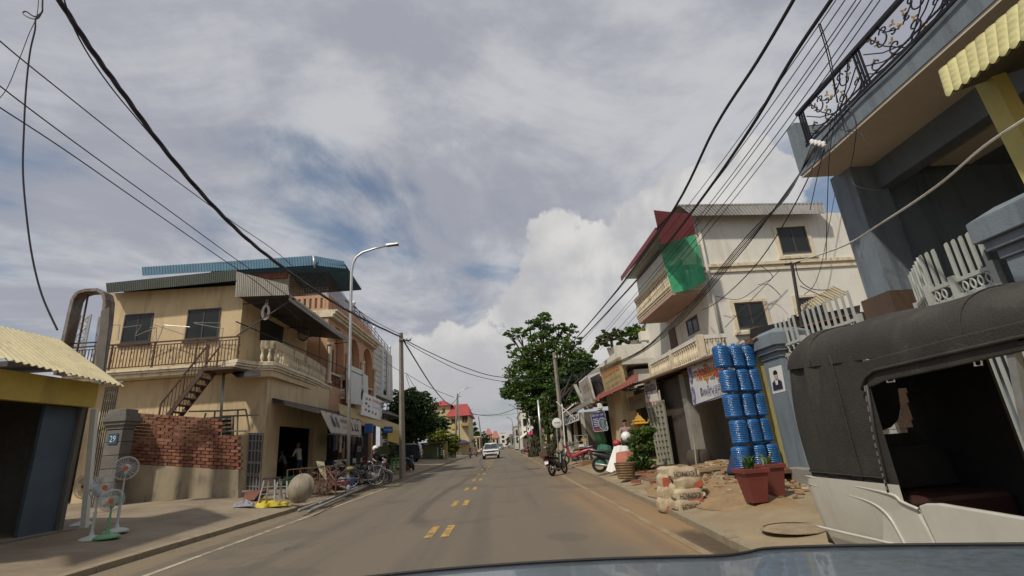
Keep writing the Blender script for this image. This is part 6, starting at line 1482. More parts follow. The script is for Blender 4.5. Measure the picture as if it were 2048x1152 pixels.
# ------------------------------------------------------------------ cement sacks
sk = mat('woven_sack', (.46, .38, .25), .9, .14, 5, .6, 60, dirt=(.24, .17, .10), damt=.6, dlo=.44, dhi=.64); skr = mat('red_sack_print', (.42, .10, .06), .85, .2, 6)
def sack(c, size, rz, label, seed, text=True, grp='cement sacks on the right pavement', red=None, tilt=0):
    rg = random.Random(seed); s_ = root('cement_sack', Vector(c)-Vector((0, 0, size[2]/2)), label, 'sack', grp); Rm = Matrix.Rotation(rz, 3, 'Z') @ Matrix.Rotation(tilt, 3, 'Y'); c = Vector(c)
    def sp(v, e): return math.copysign(abs(v)**e, v)
    ph = [rg.uniform(0, 6) for _ in range(6)]
    def f(u, v):
        t = (u-.0)*2*math.pi; p = (v-.5)*math.pi
        x = sp(math.cos(p), .45)*sp(math.cos(t), .5); y = sp(math.cos(p), .45)*sp(math.sin(t), .5); z = sp(math.sin(p), .6)
        k = 1+.025*math.sin(5*x+ph[0]+3*z)+.02*math.sin(7*y+ph[1])+.03*math.sin(11*x*z+ph[2])+.025*math.sin(17*x+9*y+ph[4])
        return c+Rm @ Vector((x*size[0]/2*k, y*size[1]/2*k, z*size[2]/2*(1+.10*math.sin(4*x+ph[3])*math.cos(3*y+ph[5]))))
    mb = MB().grid(f, 36, 18); bd = mb.build('body', sk, s_, True)
    q = [c+Rm @ Vector((a*size[0]/2, -size[1]/2*1.04, b*size[2]/2)) for a, b in ((-.8, -.6), (.8, -.6), (.8, .6), (-.8, .6))]
    if text: lettering('letters', 'CONCH', q, (.06, .2, .94, .86), M['ink'], bd, .02, .01, flip=True)
    if red: onshape(q, red, skr, bd, .014, 'red_print')
    for e in ((-1, 1) if size[0] > .5 else ()): MB().prism([c+Rm @ Vector((e*size[0]*.47, y_*size[1]*.4, z_*size[2]*.35)) for y_, z_ in ((-1, -.3), (1, -.2), (.9, .3), (-.9, .25))], Rm @ Vector((e*.05, 0, .02))).build('seam', sk, s_)
def spx(u, v, y): return Y(u, v, y)
ys_ = 10.2
for (u, v, y, sz, rz, lab, tx, rd) in (
    (1376, 1012, 9.75, (.56, .36, .27), .10, 'lowest sack of the right front stack, lettered upside down', True, None),
    (1374, 990, 9.80, (.54, .36, .26), -.06, 'middle sack of the right front stack with red print along its edge', True, [(0, -.15), (1, -.1), (1, .2), (.6, .1), (0, .05)]),
    (1376, 966, 9.86, (.50, .34, .24), .15, 'slumped sack with a red patch near the top of the right front stack', False, [(.4, -.1), (1, .1), (.95, .9), (.6, .6)]),
    (1366, 947, 9.95, (.52, .36, .24), -.25, 'topmost sack of the right front stack, lettered and sagging', True, None),
    (1352, 1010, 10.0, (.24, .36, .30), .0, 'narrow pale sack standing lowest in the middle of the stack', False, None),
    (1353, 984, 10.05, (.26, .36, .34), .05, 'narrow sack with a red edge in the middle of the stack', False, [(.55, .0), (1, .0), (1, 1), (.6, .8)]),
    (1331, 1010, 10.2, (.30, .38, .27), -.05, 'lowest left sack with a faded red lower corner', False, [(.2, -.2), (1, -.2), (1, .8), (.4, .5)]),
    (1333, 986, 10.25, (.30, .38, .30), .1, 'pale crumpled sack second from the bottom on the left', False, None),
    (1330, 962, 10.3, (.28, .38, .26), .0, 'sack with a reddish end third from the bottom on the left', False, [(0, -.1), (.6, -.1), (.6, 1), (0, 1)]),
    (1338, 943, 10.4, (.42, .38, .20), .2, 'empty folded sack lying on top of the left stack', False, None),
    (1448, 955, 12.0, (.62, .4, .20), .1, 'lettered sack lying on the stacked pavers behind the planters', True, None),
    ): sack(spx(u, v, y), sz, rz, lab, hash(lab) % 97 if False else len(lab)*7 % 89, tx, red=rd)
# ------------------------------------------------------------------ rubble, pavers, hose, paving bricks
dirt_m = mat('loose_sand', (.26, .175, .09), .95, .2, 3, .7, 25)
def mound(cx0, cy0, rx_, ry_, h, seed):
    rg = random.Random(seed); mb = MB()
    def f(u, v):
        a = u*2*math.pi; r = v; wob = 1+.18*math.sin(3*a+seed)+.1*math.sin(7*a)
        x = cx0+rx_*r*wob*math.cos(a); y = cy0+ry_*r*wob*math.sin(a)
        return Vector((x, y, zr(x)-.012+h*(1-r*r)**1.2*(.8+.3*math.sin(9*x)*math.cos(7*y)) if r < 1 else zr(x)-.02))
    return mb.grid(f, 40, 12)
structure(mound(4.5, 11.0, 1.25, 2.6, .26, 1), 'sand_patch', dirt_m, True)
rg = random.Random(9); mbs = [MB() for _ in range(3)]
for k in range(420):
    a = rg.uniform(0, 6.28); r = rg.random()**.7; x = 4.6+1.25*r*math.cos(a); y = 11.2+2.7*r*math.sin(a)
    s_ = rg.uniform(.02, .085); z = zr(x)+.20*max(0, 1-r*r)+s_*.3
    rot = Matrix.Rotation(rg.uniform(0, 6), 3, 'Z') @ Matrix.Rotation(rg.uniform(-.5, .5), 3, 'X')
    mbs[k % 3].box((x, y, z), (s_*rg.uniform(1, 2.2), s_*rg.uniform(.7, 1.2), s_*rg.uniform(.4, .8)), rot)
structure(mound(5.15, 12.4, .95, 1.5, .42, 4), 'earth_pile', dirt_m, True)
for k in range(620):
    a = rg.uniform(0, 6.28); r = rg.random()**.6; x = 5.1+1.05*r*math.cos(a); y = 12.2+1.8*r*math.sin(a)
    s_ = rg.uniform(.025, .12); z = zr(x)+.38*max(0, 1-r*r)+s_*.25
    rot = Matrix.Rotation(rg.uniform(0, 6), 3, 'Z') @ Matrix.Rotation(rg.uniform(-.6, .6), 3, 'X')
    mbs[k % 3].box((x, y, z), (s_*rg.uniform(1, 2.2), s_*rg.uniform(.7, 1.2), s_*rg.uniform(.4, .8)), rot)
for mb_, mt_ in zip(mbs, (mat('tan_rubble', (.26, .18, .10), .95, .25, 5), mat('orange_rubble', (.25, .14, .07), .95, .3, 5), mat('pale_rubble', (.34, .28, .19), .95, .2, 5))): mb_.build('rubble', mt_, None, kind='stuff')
pvm = mat('dusty_paver', (.28, .20, .12), .92, .25, 4, .5, 40); pme = MB().box((0, 0, 0), (.42, .24, .07)).mesh('paver', pvm)
k_ = 0
for (u, v, y, n) in ((1418, 985, 11.6, 5), (1448, 984, 11.5, 5), (1474, 982, 11.7, 4), (1425, 962, 12.6, 3), (1456, 975, 12.1, 4)):
    c = Y(u, v, y); st_ = root('paver_stack', (c.x, c.y, zr(c.x)), ('stack of dusty pavers directly behind the hose', 'middle stack of pavers by the red planter', 'stack of pavers touching the red planter', 'low stack of pavers farthest from the road', 'stack of pavers under the lettered lying sack')[k_], 'pavers', 'stacks of pavers'); k_ += 1
    for j in range(n): piece('paver', pme, st_, (c.x+rg.uniform(-.03, .03), c.y+rg.uniform(-.03, .03), zr(c.x)+.04+.08*j), (0, 0, rg.uniform(-.12, .12)))
hp = []
for k in range(60):
    t = k*.22; hp.append(Vector((4.55+(.48+.03*math.sin(k))*math.cos(t)+.06*math.sin(t*.5), 10.45+.26*math.sin(t), zr(4.5)+.10+.018*math.sin(k*.7)+.0006*k)))
hp += [Vector((5.1, 10.5, zr(5)+.1)), Vector((5.6, 11.0, zr(5.6)+.04))]
MB().tube(smooth_path(hp, 2), .024, 6).thing('garden_hose', mat('tan_hose', (.36, .27, .15), .7, .15, 4), 'coil of dusty tan hose lying before the paver stacks', 'hose', smooth=True)
pav = structure(MB().hexa([(4.05, 11.6, zr(4)-.03), (5.9, 11.6, zr(5.9)-.03), (5.9, 18.2, zr(5.9)-.03), (4.05, 18.2, zr(4)-.03)], [(4.05, 11.6, zr(4)+.012), (5.9, 11.6, zr(5.9)+.012), (5.9, 18.2, zr(5.9)+.012), (4.05, 18.2, zr(4)+.012)]), 'brick_paving', mat('sandy_joint', (.17, .12, .075), .95, .2, 4))
bm_ = [MB().box((0, 0, 0), (.24, .115, .05)).mesh('paving_brick', mm) for mm in (mat('tan_paving_brick', (.25, .17, .10), .92, .25, 5, .5, 50), mat('worn_paving_brick', (.21, .13, .08), .92, .25, 5, .5, 50), mat('orange_paving_brick', (.27, .145, .075), .92, .25, 5, .5, 50))]
nbk = 0
for j in range(44):
    for i in range(7):
        x = 4.2+.262*i+(.13 if j % 2 else 0); y = 11.75+.145*j
        if x > 5.85 or nbk >= 298: continue
        piece('paving_brick', rg.choice(bm_), pav, (x, y, zr(x)+.008+rg.uniform(-.006, .010)), (rg.uniform(-.03, .03), rg.uniform(-.03, .03)-.06, rg.uniform(-.03, .03))); nbk += 1
for k in range(8):
    x, y = rg.uniform(3.6, 4.6), rg.uniform(12.5, 17); o = MB().box((x, y, zr(x)+.05), (.26, .13, .08), Matrix.Rotation(rg.uniform(0, 3), 3, 'Z')); o.thing('loose_brick', M['brick'], 'loose reddish brick lying on the right pavement near the basket', 'brick', 'loose bricks on the right pavement')
MB().lathe([(.36, 0), (.40, 0), (.40, .012), (.36, .016)], 30, G(1588, 1057, .188), caps=False).lathe([(.36, 0.006), (0.0, .008)], 30, G(1588, 1057, .188), caps=False).build('manhole', mat('rough_patch', (.275, .21, .13), .95, .3, 5, .6, 30), None, kind='structure')
# dark pot, broom inside the shop
MB().lathe([(.2, 0), (.32, .1), (.36, .3), (.3, .5), (.24, .55)], 16, Y(1402, 940, 14.5)+Vector((0, 0, 0))).thing('clay_pot', mat('dark_clay', (.05, .04, .03), .8), 'dark round pot in the open front of the water shop', 'pot', smooth=True)
MB().tube([Y(1394, 942, 13.9), Y(1387, 872, 14.1)], .02, 5).thing('broom_stick', M['plaster'], 'pale stick leaning beside the cream pillar of the water shop', 'stick')
# ------------------------------------------------------------------ spirit house, basket, tarp
sh = root('spirit_house', Y(1281, 862, 17.9), 'small golden spirit house with pointed roof above the climbing bush', 'shrine')
def SV(v): return Vector(v)*.62
c = Y(1281, 862, 17.9); MB().span(c+SV((-.3, -.3, 0)), c+SV((.3, .3, .07))).build('platform', M['gold'], sh)
for x in (-.2, .2):
    for y in (-.2, .2): MB().bar(c+SV((x, y, .07)), c+SV((x, y, .40)), .05).build('column', M['gold'], sh)
MB().span(c+SV((-.15, -.15, .07)), c+SV((.15, .15, .38))).build('cell', M['orange'], sh)
for k, (w, z) in enumerate(((.42, .40), (.30, .56), (.18, .70))): MB().hexa([c+SV((a*w, b*w, z)) for a, b in ((-1, -1), (1, -1), (1, 1), (-1, 1))], [c+SV((a*w*.45, b*w*.5, z+.17)) for a, b in ((-1, -1), (1, -1), (1, 1), (-1, 1))]).build('roof_tier', M['gold'], sh)
for a in (-1, 1): MB().tube([c+SV((a*.40, -.3, .42)), c+SV((a*.48, -.32, .56)), c+SV((a*.44, -.32, .66))], [.03, .02, .005], 5).build('finial', M['gold'], sh)
MB().tube([c+SV((0, 0, .85)), c+SV((0, 0, 1.05))], [.04, .005], 6).build('spire', M['gold'], sh)
MB().bar(c+Vector((0, 0, -1.2)), c, .10).build('post', M['concrete'], sh)
bk_ = G(1253, 957, .22); bs2 = root('wicker_basket', bk_, 'brown woven basket standing before the covered motorbike', 'basket')
wk = mat('wicker', (.20, .13, .065), .85, .3, 8, .6, 60)
MB().lathe([(.22, 0), (.25, .02), (.31, .42), (.33, .46), (.30, .46), (.23, .04)], 18, bk_, caps=True).build('basket', wk, bs2, 40)
for k in range(6): MB().tube([bk_+Vector(((.255+.012*k)*math.cos(t), (.255+.012*k)*math.sin(t), .04+.075*k)) for t in [i*math.pi/9 for i in range(18)]], .016, 4, closed=True).build('hoop', wk, bs2)
def drape(name, mt, label, pts_q, y, amp, seed, cat='cloth'):
    q = [Y(u, v, yy_) for (u, v), yy_ in zip(pts_q, y)]; n = toward(quadn(q), q[0])
    mb = MB().grid(lambda u, v: bil(q, u, v)+n*(.10*math.sin(math.pi*u)+amp*math.sin(u*13+seed+2*v)*(1-v*.6))+Vector((0, 0, -.03*math.sin(u*9)*(1-v))), 24, 14)
    k = len(mb.v); mb.add([p-n*.015 for p in mb.v[:k]], [f[::-1] for f in mb.f])
    return mb.thing(name, mt, label, cat, smooth=True)
# ------------------------------------------------------------------ motorcycles and bicycles (built along +y, then turned into place)
TYRE = {}
def wheel_parts(par, c, r, w, L, spokes=10, rim=None, tyre_n=26):
    """c local centre, axle along local x; L maps local to world"""
    t = MB().tube([L(Vector((c[0], c[1]+(r-w*.5)*math.cos(a), c[2]+(r-w*.5)*math.sin(a)))) for a in [i*2*math.pi/tyre_n for i in range(tyre_n)]], w*.5, 6, closed=True).build('wheel', M['black'], par, True)
    m_ = MB().tube([L(Vector((c[0], c[1]+(r-w)*math.cos(a), c[2]+(r-w)*math.sin(a)))) for a in [i*2*math.pi/20 for i in range(20)]], w*.22, 5, closed=True)
    for k in range(spokes): a = k*2*math.pi/spokes; m_.bar(L(Vector((c[0], c[1]+.02*math.cos(a), c[2]+.02*math.sin(a)))), L(Vector((c[0], c[1]+(r-w)*math.cos(a), c[2]+(r-w)*math.sin(a)))), .008 if spokes > 8 else .022)
    m_.tube([L(Vector((c[0]-.05, c[1], c[2]))), L(Vector((c[0]+.05, c[1], c[2])))], .03, 8); m_.build('rim', rim or M['galv'], t)
    return t
def placer(loc, rz, lean=0.0):
    Rm = Matrix.Rotation(rz, 3, 'Z') @ Matrix.Rotation(lean, 3, 'Y'); o = Vector(loc)
    return lambda v: o+Rm @ Vector(v), Rm
def ellip(mb, c, r, L, Rm, n=12, m_=8, mi=0):
    k = len(mb.v); mb.ball((0, 0, 0), r, n, m_); 
    for i in range(k, len(mb.v)): mb.v[i] = L(Vector(c)+mb.v[i])
    return mb
def motorbike(loc, rz, paint, label, grp, lean=.12, mirrors=True, scooter=False, box=None, plate=True):
    t = root('motorbike', loc, label, 'motorbike', grp); L, Rm = placer(loc, rz, lean)
    wheel_parts(t, (0, .63, .29), .29, .085, L, 5 if scooter else 10, M['dkmetal']); wheel_parts(t, (0, -.60, .29), .29, .095, L, 5 if scooter else 10, M['dkmetal'])
    def P(*a): return L(Vector(a))
    # body: tail and side fairing lofted, leg shield
    secs = [(-.95, .74, .06, .03), (-.75, .70, .12, .08), (-.45, .62, .14, .12), (-.15, .52, .13, .13), (.08, .42, .11, .12), (.25, .40, .09, .10)]
    vs = []; nn = 10
    for (y, z, w, h) in secs:
        for k in range(nn): a = 2*math.pi*k/nn; vs.append(P(w*math.cos(a), y, z+h*math.sin(a)))
    fs = [(i*nn+k, i*nn+(k+1) % nn, (i+1)*nn+(k+1) % nn, (i+1)*nn+k) for i in range(len(secs)-1) for k in range(nn)]+[tuple(range(nn-1, -1, -1)), tuple(range((len(secs)-1)*nn, len(secs)*nn))]
    MB().add(vs, fs).build('fairing', paint, t, True)
    mb = MB().hexa([P(-.07, .20, .34), P(.07, .20, .34), P(.16, .32, .36), P(-.16, .32, .36)], [P(-.06, .40, .86), P(.06, .40, .86), P(.12, .50, .88), P(-.12, .50, .88)]); mb.build('leg_shield', paint, t, bevel=.03)
    mb = MB(); k = 0
    sv = []
    for (y, z, w, h) in ((-.85, .80, .10, .03), (-.55, .79, .13, .05), (-.2, .74, .13, .055), (.06, .72, .09, .05), (.12, .66, .06, .03)):
        for j in range(8): a = 2*math.pi*j/8; sv.append(P(w*math.cos(a), y, z+h*math.sin(a)))
    mb.add(sv, [(i*8+j, i*8+(j+1) % 8, (i+1)*8+(j+1) % 8, (i+1)*8+j) for i in range(4) for j in range(8)]+[tuple(range(7, -1, -1)), tuple(range(32, 40))]); mb.build('seat', mat('black_vinyl', (.02, .02, .02), .45, .2, 6), t, True)
    mb = MB()
    for s_ in (-1, 1): mb.tube([P(s_*.075, .63, .29), P(s_*.07, .52, .62), P(s_*.05, .44, .90)], .026, 6)
    mb.build('fork', M['metal'], t, True)
    mb = MB().tube([P(-.34, .34, 1.00), P(-.2, .42, .98), P(0, .45, .95), P(.2, .42, .98), P(.34, .34, 1.00)], .018, 6)
    for s_ in (-1, 1): mb.tube([P(s_*.23, .39, .985), P(s_*.36, .33, 1.005)], .027, 6)
    mb.build('handlebar', M['black'], t, True)
    mb = MB(); ellip(mb, (0, .50, .92), (.13, .10, .10), L, Rm); mb.build('headlight_cowl', paint, t, True)
    mb = MB(); ellip(mb, (0, .585, .91), (.08, .03, .06), L, Rm); mb.build('headlight', M['glass'], t, True)
    mb = MB(); ellip(mb, (0, -.93, .70), (.09, .05, .05), L, Rm); mb.build('tail_light', M['red'], t, True)
    MB().tube([P(.10, .05, .26), P(.13, -.3, .25), P(.15, -.75, .34)], [.025, .04, .055], 8).build('exhaust', M['metal'], t, True)
    mb = MB(); ellip(mb, (0, .05, .28), (.10, .2, .13), L, Rm); mb.build('engine', M['dkmetal'], t, True)
    MB().grid(lambda u, v: P((u-.5)*.12, .63+.33*math.cos(.5+v*1.9), .29+.33*math.sin(.5+v*1.9)), 4, 10).build('front_mudguard', paint, t, True)
    MB().grid(lambda u, v: P((u-.5)*.14, -.60+.34*math.cos(1.0+v*1.9), .29+.34*math.sin(1.0+v*1.9)), 4, 10).build('rear_mudguard', M['dkmetal'], t, True)
    if plate: MB().hexa([P(-.09, -.96, .52), P(.09, -.96, .52), P(.09, -.945, .52), P(-.09, -.945, .52)], [P(-.09, -.93, .65), P(.09, -.93, .65), P(.09, -.915, .65), P(-.09, -.915, .65)]).build('number_plate', M['wpaint'], t)
    if mirrors:
        for s_ in (-1, 1):
            a_ = MB().tube([P(s_*.24, .38, .99), P(s_*.32, .36, 1.16)], .008, 4); ellip(a_, (s_*.33, .355, 1.19), (.055, .015, .045), L, Rm, 10, 6); a_.build('mirror', M['dkmetal'], t, True)
    MB().bar(P(-.02, -.05, .3), P(-.26, -.02, .0), .03).build('side_stand', M['dkmetal'], t)
    MB().tube([P(-.10, -.55, .78), P(-.10, -.85, .86), P(0, -.95, .87), P(.10, -.85, .86), P(.10, -.55, .78)], .014, 5).build('grab_rail', M['galv'], t, True)
    if box: MB().hexa([P(-.2, -1.1, .84), P(.2, -1.1, .84), P(.2, -.72, .84), P(-.2, -.72, .84)], [P(-.22, -1.12, 1.08), P(.22, -1.12, 1.08), P(.22, -.7, 1.08), P(-.22, -.7, 1.08)]).build('rear_basket', box, t, bevel=.02)
    return t
def bicycle(loc, rz, paint, label, grp, lean=.08, bag=None, r=.34):
    t = root('bicycle', loc, label, 'bicycle', grp); L, Rm = placer(loc, rz, lean)
    def P(*a): return L(Vector(a))
    wheel_parts(t, (0, .53, r), r, .045, L, 16, M['metal'], 30); wheel_parts(t, (0, -.52, r), r, .045, L, 16, M['metal'], 30)
    MB().tube([P(0, .40, .86), P(0, -.02, .30), P(0, -.24, .84)], .018, 6).tube([P(0, .40, .74), P(0, -.12, .5)], .015, 6).tube([P(.03, -.52, r), P(.02, -.02, .3)], .011, 5).tube([P(.03, -.52, r), P(.02, -.19, .7)], .011, 5).tube([P(-.03, -.52, r), P(-.02, -.19, .7)], .011, 5).build('frame', paint, t, True)
    MB().tube([P(.04, .53, r), P(.03, .44, .62), P(0, .40, .86), P(0, .38, .95)], .013, 5).tube([P(-.04, .53, r), P(-.03, .44, .62), P(0, .40, .86)], .013, 5).build('fork', M['chrome'], t, True)
    MB().tube([P(-.28, .2, 1.0), P(-.2, .36, 1.02), P(0, .38, .96), P(.2, .36, 1.02), P(.28, .2, 1.0)], .012, 5).build('handlebar', M['chrome'], t, True)
    MB().hexa([P(-.05, -.1, .86), P(.05, -.1, .86), P(.09, -.34, .86), P(-.09, -.34, .86)], [P(-.03, -.08, .91), P(.03, -.08, .91), P(.08, -.36, .93), P(-.08, -.36, .93)]).build('saddle', M['black'], t, bevel=.02)
    for y in (.53, -.52): MB().grid(lambda u, v: P((u-.5)*.06, y+(r+.03)*math.cos(.5+v*2.1), r+(r+.03)*math.sin(.5+v*2.1)), 3, 12).build('mudguard', M['wpaint'], t, True)
    MB().tube([P(-.06, -.30, .68), P(-.06, -.75, .70), P(.06, -.75, .70), P(.06, -.30, .68)], .012, 5).bar(P(0, -.5, .70), P(0, -.54, r), .02).build('carrier', M['dkmetal'], t)
    if bag: mb = MB(); ellip(mb, (0, -.56, .78), (.12, .19, .09), L, Rm); mb.build('bag', bag, t, True)
    MB().tube([P(.05, -.02, .3), P(.10, .02, .17)], .01, 4).tube([P(-.05, -.02, .3), P(-.10, -.06, .43)], .01, 4).build('pedals', M['dkmetal'], t)
    return t
# ------------------------------------------------------------------ people
def skinbody(name, par, joints, bones, radii, zone, mats_):
    me = bpy.data.meshes.new(name); ids = list(joints); me.from_pydata([tuple(joints[k]) for k in ids], [(ids.index(a), ids.index(b)) for a, b in bones], [])
    o = bpy.data.objects.new(name, me); C.objects.link(o)
    sm = o.modifiers.new('skin', 'SKIN'); sm.use_smooth_shade = True; sm.branch_smoothing = .6
    for i, k in enumerate(ids): r = radii[k]; me.skin_vertices[0].data[i].radius = r if isinstance(r, tuple) else (r, r); me.skin_vertices[0].data[i].use_root = (k == 'pelvis')
    ss = o.modifiers.new('sub', 'SUBSURF'); ss.levels = 2; ss.render_levels = 2
    dg = bpy.context.evaluated_depsgraph_get(); ev = bpy.data.meshes.new_from_object(o.evaluated_get(dg)); bpy.data.objects.remove(o); bpy.data.meshes.remove(me)
    ev.name = name; org = ORG[par.name]
    for m_ in mats_: ev.materials.append(m_)
    for p in ev.polygons: p.material_index = zone(p.center); p.use_smooth = True
    for v in ev.vertices: v.co -= org
    b = bpy.data.objects.new(name, ev); C.objects.link(b); b.parent = par; ORG[b.name] = org
    return b
def person(loc, rz, label, pose='stand', shirt=None, trousers=None, hat=None, grp=None, scale=1.0, arms='down', hair=True, lean=0.0):
    t = root('person', loc, label, 'person', grp); Rm = Matrix.Rotation(rz, 3, 'Z'); o = Vector(loc)
    def P(x, y, z): return o+Rm @ Vector((x*scale, y*scale, z*scale))
    if pose == 'stand':
        J = dict(pelvis=(0, 0, .93), waist=(0, lean*.3, 1.08), chest=(0, lean*.8, 1.30), neck=(0, lean*1.1, 1.47), head0=(0, lean*1.25, 1.56), head1=(0, lean*1.35, 1.67))
        for s_, n in ((-1, 'l'), (1, 'r')):
            J.update({'hip'+n: (s_*.10, 0, .90), 'knee'+n: (s_*.11, .03, .50), 'ank'+n: (s_*.11, -.02, .09), 'toe'+n: (s_*.12, .15, .04), 'sh'+n: (s_*.19, lean, 1.40)})
            if arms == 'down': J.update({'el'+n: (s_*.26, lean-.02, 1.12), 'wr'+n: (s_*.27, lean+.08, .88), 'ha'+n: (s_*.26, lean+.11, .78)})
            else: J.update({'el'+n: (s_*.27, lean+.06, 1.14), 'wr'+n: (s_*.16, lean+.30, 1.10), 'ha'+n: (s_*.10, lean+.38, 1.12)})
    else:  # riding a motorbike: seat height .75
        J = dict(pelvis=(0, -.30, .86), waist=(0, -.27, 1.02), chest=(0, -.20, 1.22), neck=(0, -.15, 1.40), head0=(0, -.12, 1.49), head1=(0, -.10, 1.60))
        for s_, n in ((-1, 'l'), (1, 'r')):
            J.update({'hip'+n: (s_*.10, -.26, .84), 'knee'+n: (s_*.17, .16, .78), 'ank'+n: (s_*.17, .02, .38), 'toe'+n: (s_*.17, .20, .30), 'sh'+n: (s_*.19, -.18, 1.32), 'el'+n: (s_*.30, .06, 1.12), 'wr'+n: (s_*.30, .28, 1.02), 'ha'+n: (s_*.31, .36, 1.01)})
    W_ = {k: P(*v) for k, v in J.items()}
    bones = [('pelvis', 'waist'), ('waist', 'chest'), ('chest', 'neck'), ('neck', 'head0'), ('head0', 'head1')]; rad = dict(pelvis=(.15, .11), waist=(.135, .10), chest=(.165, .115), neck=.055, head0=(.078, .09), head1=(.075, .088))
    for n in 'lr':
        bones += [('pelvis', 'hip'+n), ('hip'+n, 'knee'+n), ('knee'+n, 'ank'+n), ('ank'+n, 'toe'+n), ('chest', 'sh'+n), ('sh'+n, 'el'+n), ('el'+n, 'wr'+n), ('wr'+n, 'ha'+n)]
        rad.update({'hip'+n: .095, 'knee'+n: .062, 'ank'+n: .042, 'toe'+n: (.045, .03), 'sh'+n: .068, 'el'+n: .045, 'wr'+n: .032, 'ha'+n: (.04, .022)})
    rad = {k: (tuple(a*scale for a in r) if isinstance(r, tuple) else r*scale) for k, r in rad.items()}
    Ri = Rm.transposed(); hipz = J['pelvis'][2]
    nk = J['neck'][2]
    def zone(cc):
        q = Ri @ (cc-o)/scale
        if q.z > nk-.02 and abs(q.x) < .16: return 0
        for n in 'lr':
            e = Vector(J['el'+n]); w = Vector(J['ha'+n])
            ab = w-e; tt = max(0, min(1, (q-e).dot(ab)/ab.length_squared))
            if (q-(e+ab*tt)).length < .075 and tt > .02: return 0
        if pose == 'stand': return 2 if q.z < hipz+.03 else 1
        return 2 if (q.z < hipz+.02 or q.y > .02 and q.z < .95) else 1
    skinbody('body', t, W_, bones, rad, zone, [M['skin'], shirt or M['cloth'], trousers or M['dcloth']])
    hc = (W_['head0']+W_['head1'])/2+Vector((0, 0, .02*scale))
    if hat:
        mb = MB().ball(hc+Vector((0, 0, .03)), (.135, .15, .135), 16, 10, Rm); mb.build('helmet', hat, t, True)
        mb = MB().grid(lambda u, v: hc+Rm @ Vector((.137*math.cos(.5+u*2.14), .155*math.sin(.5+u*2.14), -.07+.10*v)), 10, 3); mb.build('visor', M['glass'], t, True)
    elif hair:
        mb = MB(); k = len(mb.v)
        def f(u, v):
            a = u*2*math.pi; p = v*1.75; fr_ = max(0, math.sin(a)); p = min(p, 1.75-.75*fr_)
            return hc+Rm @ Vector((.092*scale*math.sin(p)*math.cos(a), (.104*math.sin(p)*math.sin(a)-.006)*scale, (.035+.105*math.cos(p))*scale))
        mb.grid(f, 20, 8).build('hair', M['hair'], t, True)
    # face
    mb = MB()
    for s_ in (-1, 1): mb.ball(hc+Rm @ Vector((s_*.033*scale, .085*scale, .0)), .012*scale, 8, 5)
    mb.build('eyes', M['hair'], t, True)
    MB().hexa([hc+Rm @ Vector(q)*scale for q in ((-.016, .085, -.045), (.016, .085, -.045), (.014, .075, -.045), (-.014, .075, -.045))], [hc+Rm @ Vector(q)*scale for q in ((-.006, .09, .005), (.006, .09, .005), (.006, .08, .005), (-.006, .08, .005))]).build('nose', M['skin'], t)
    return t
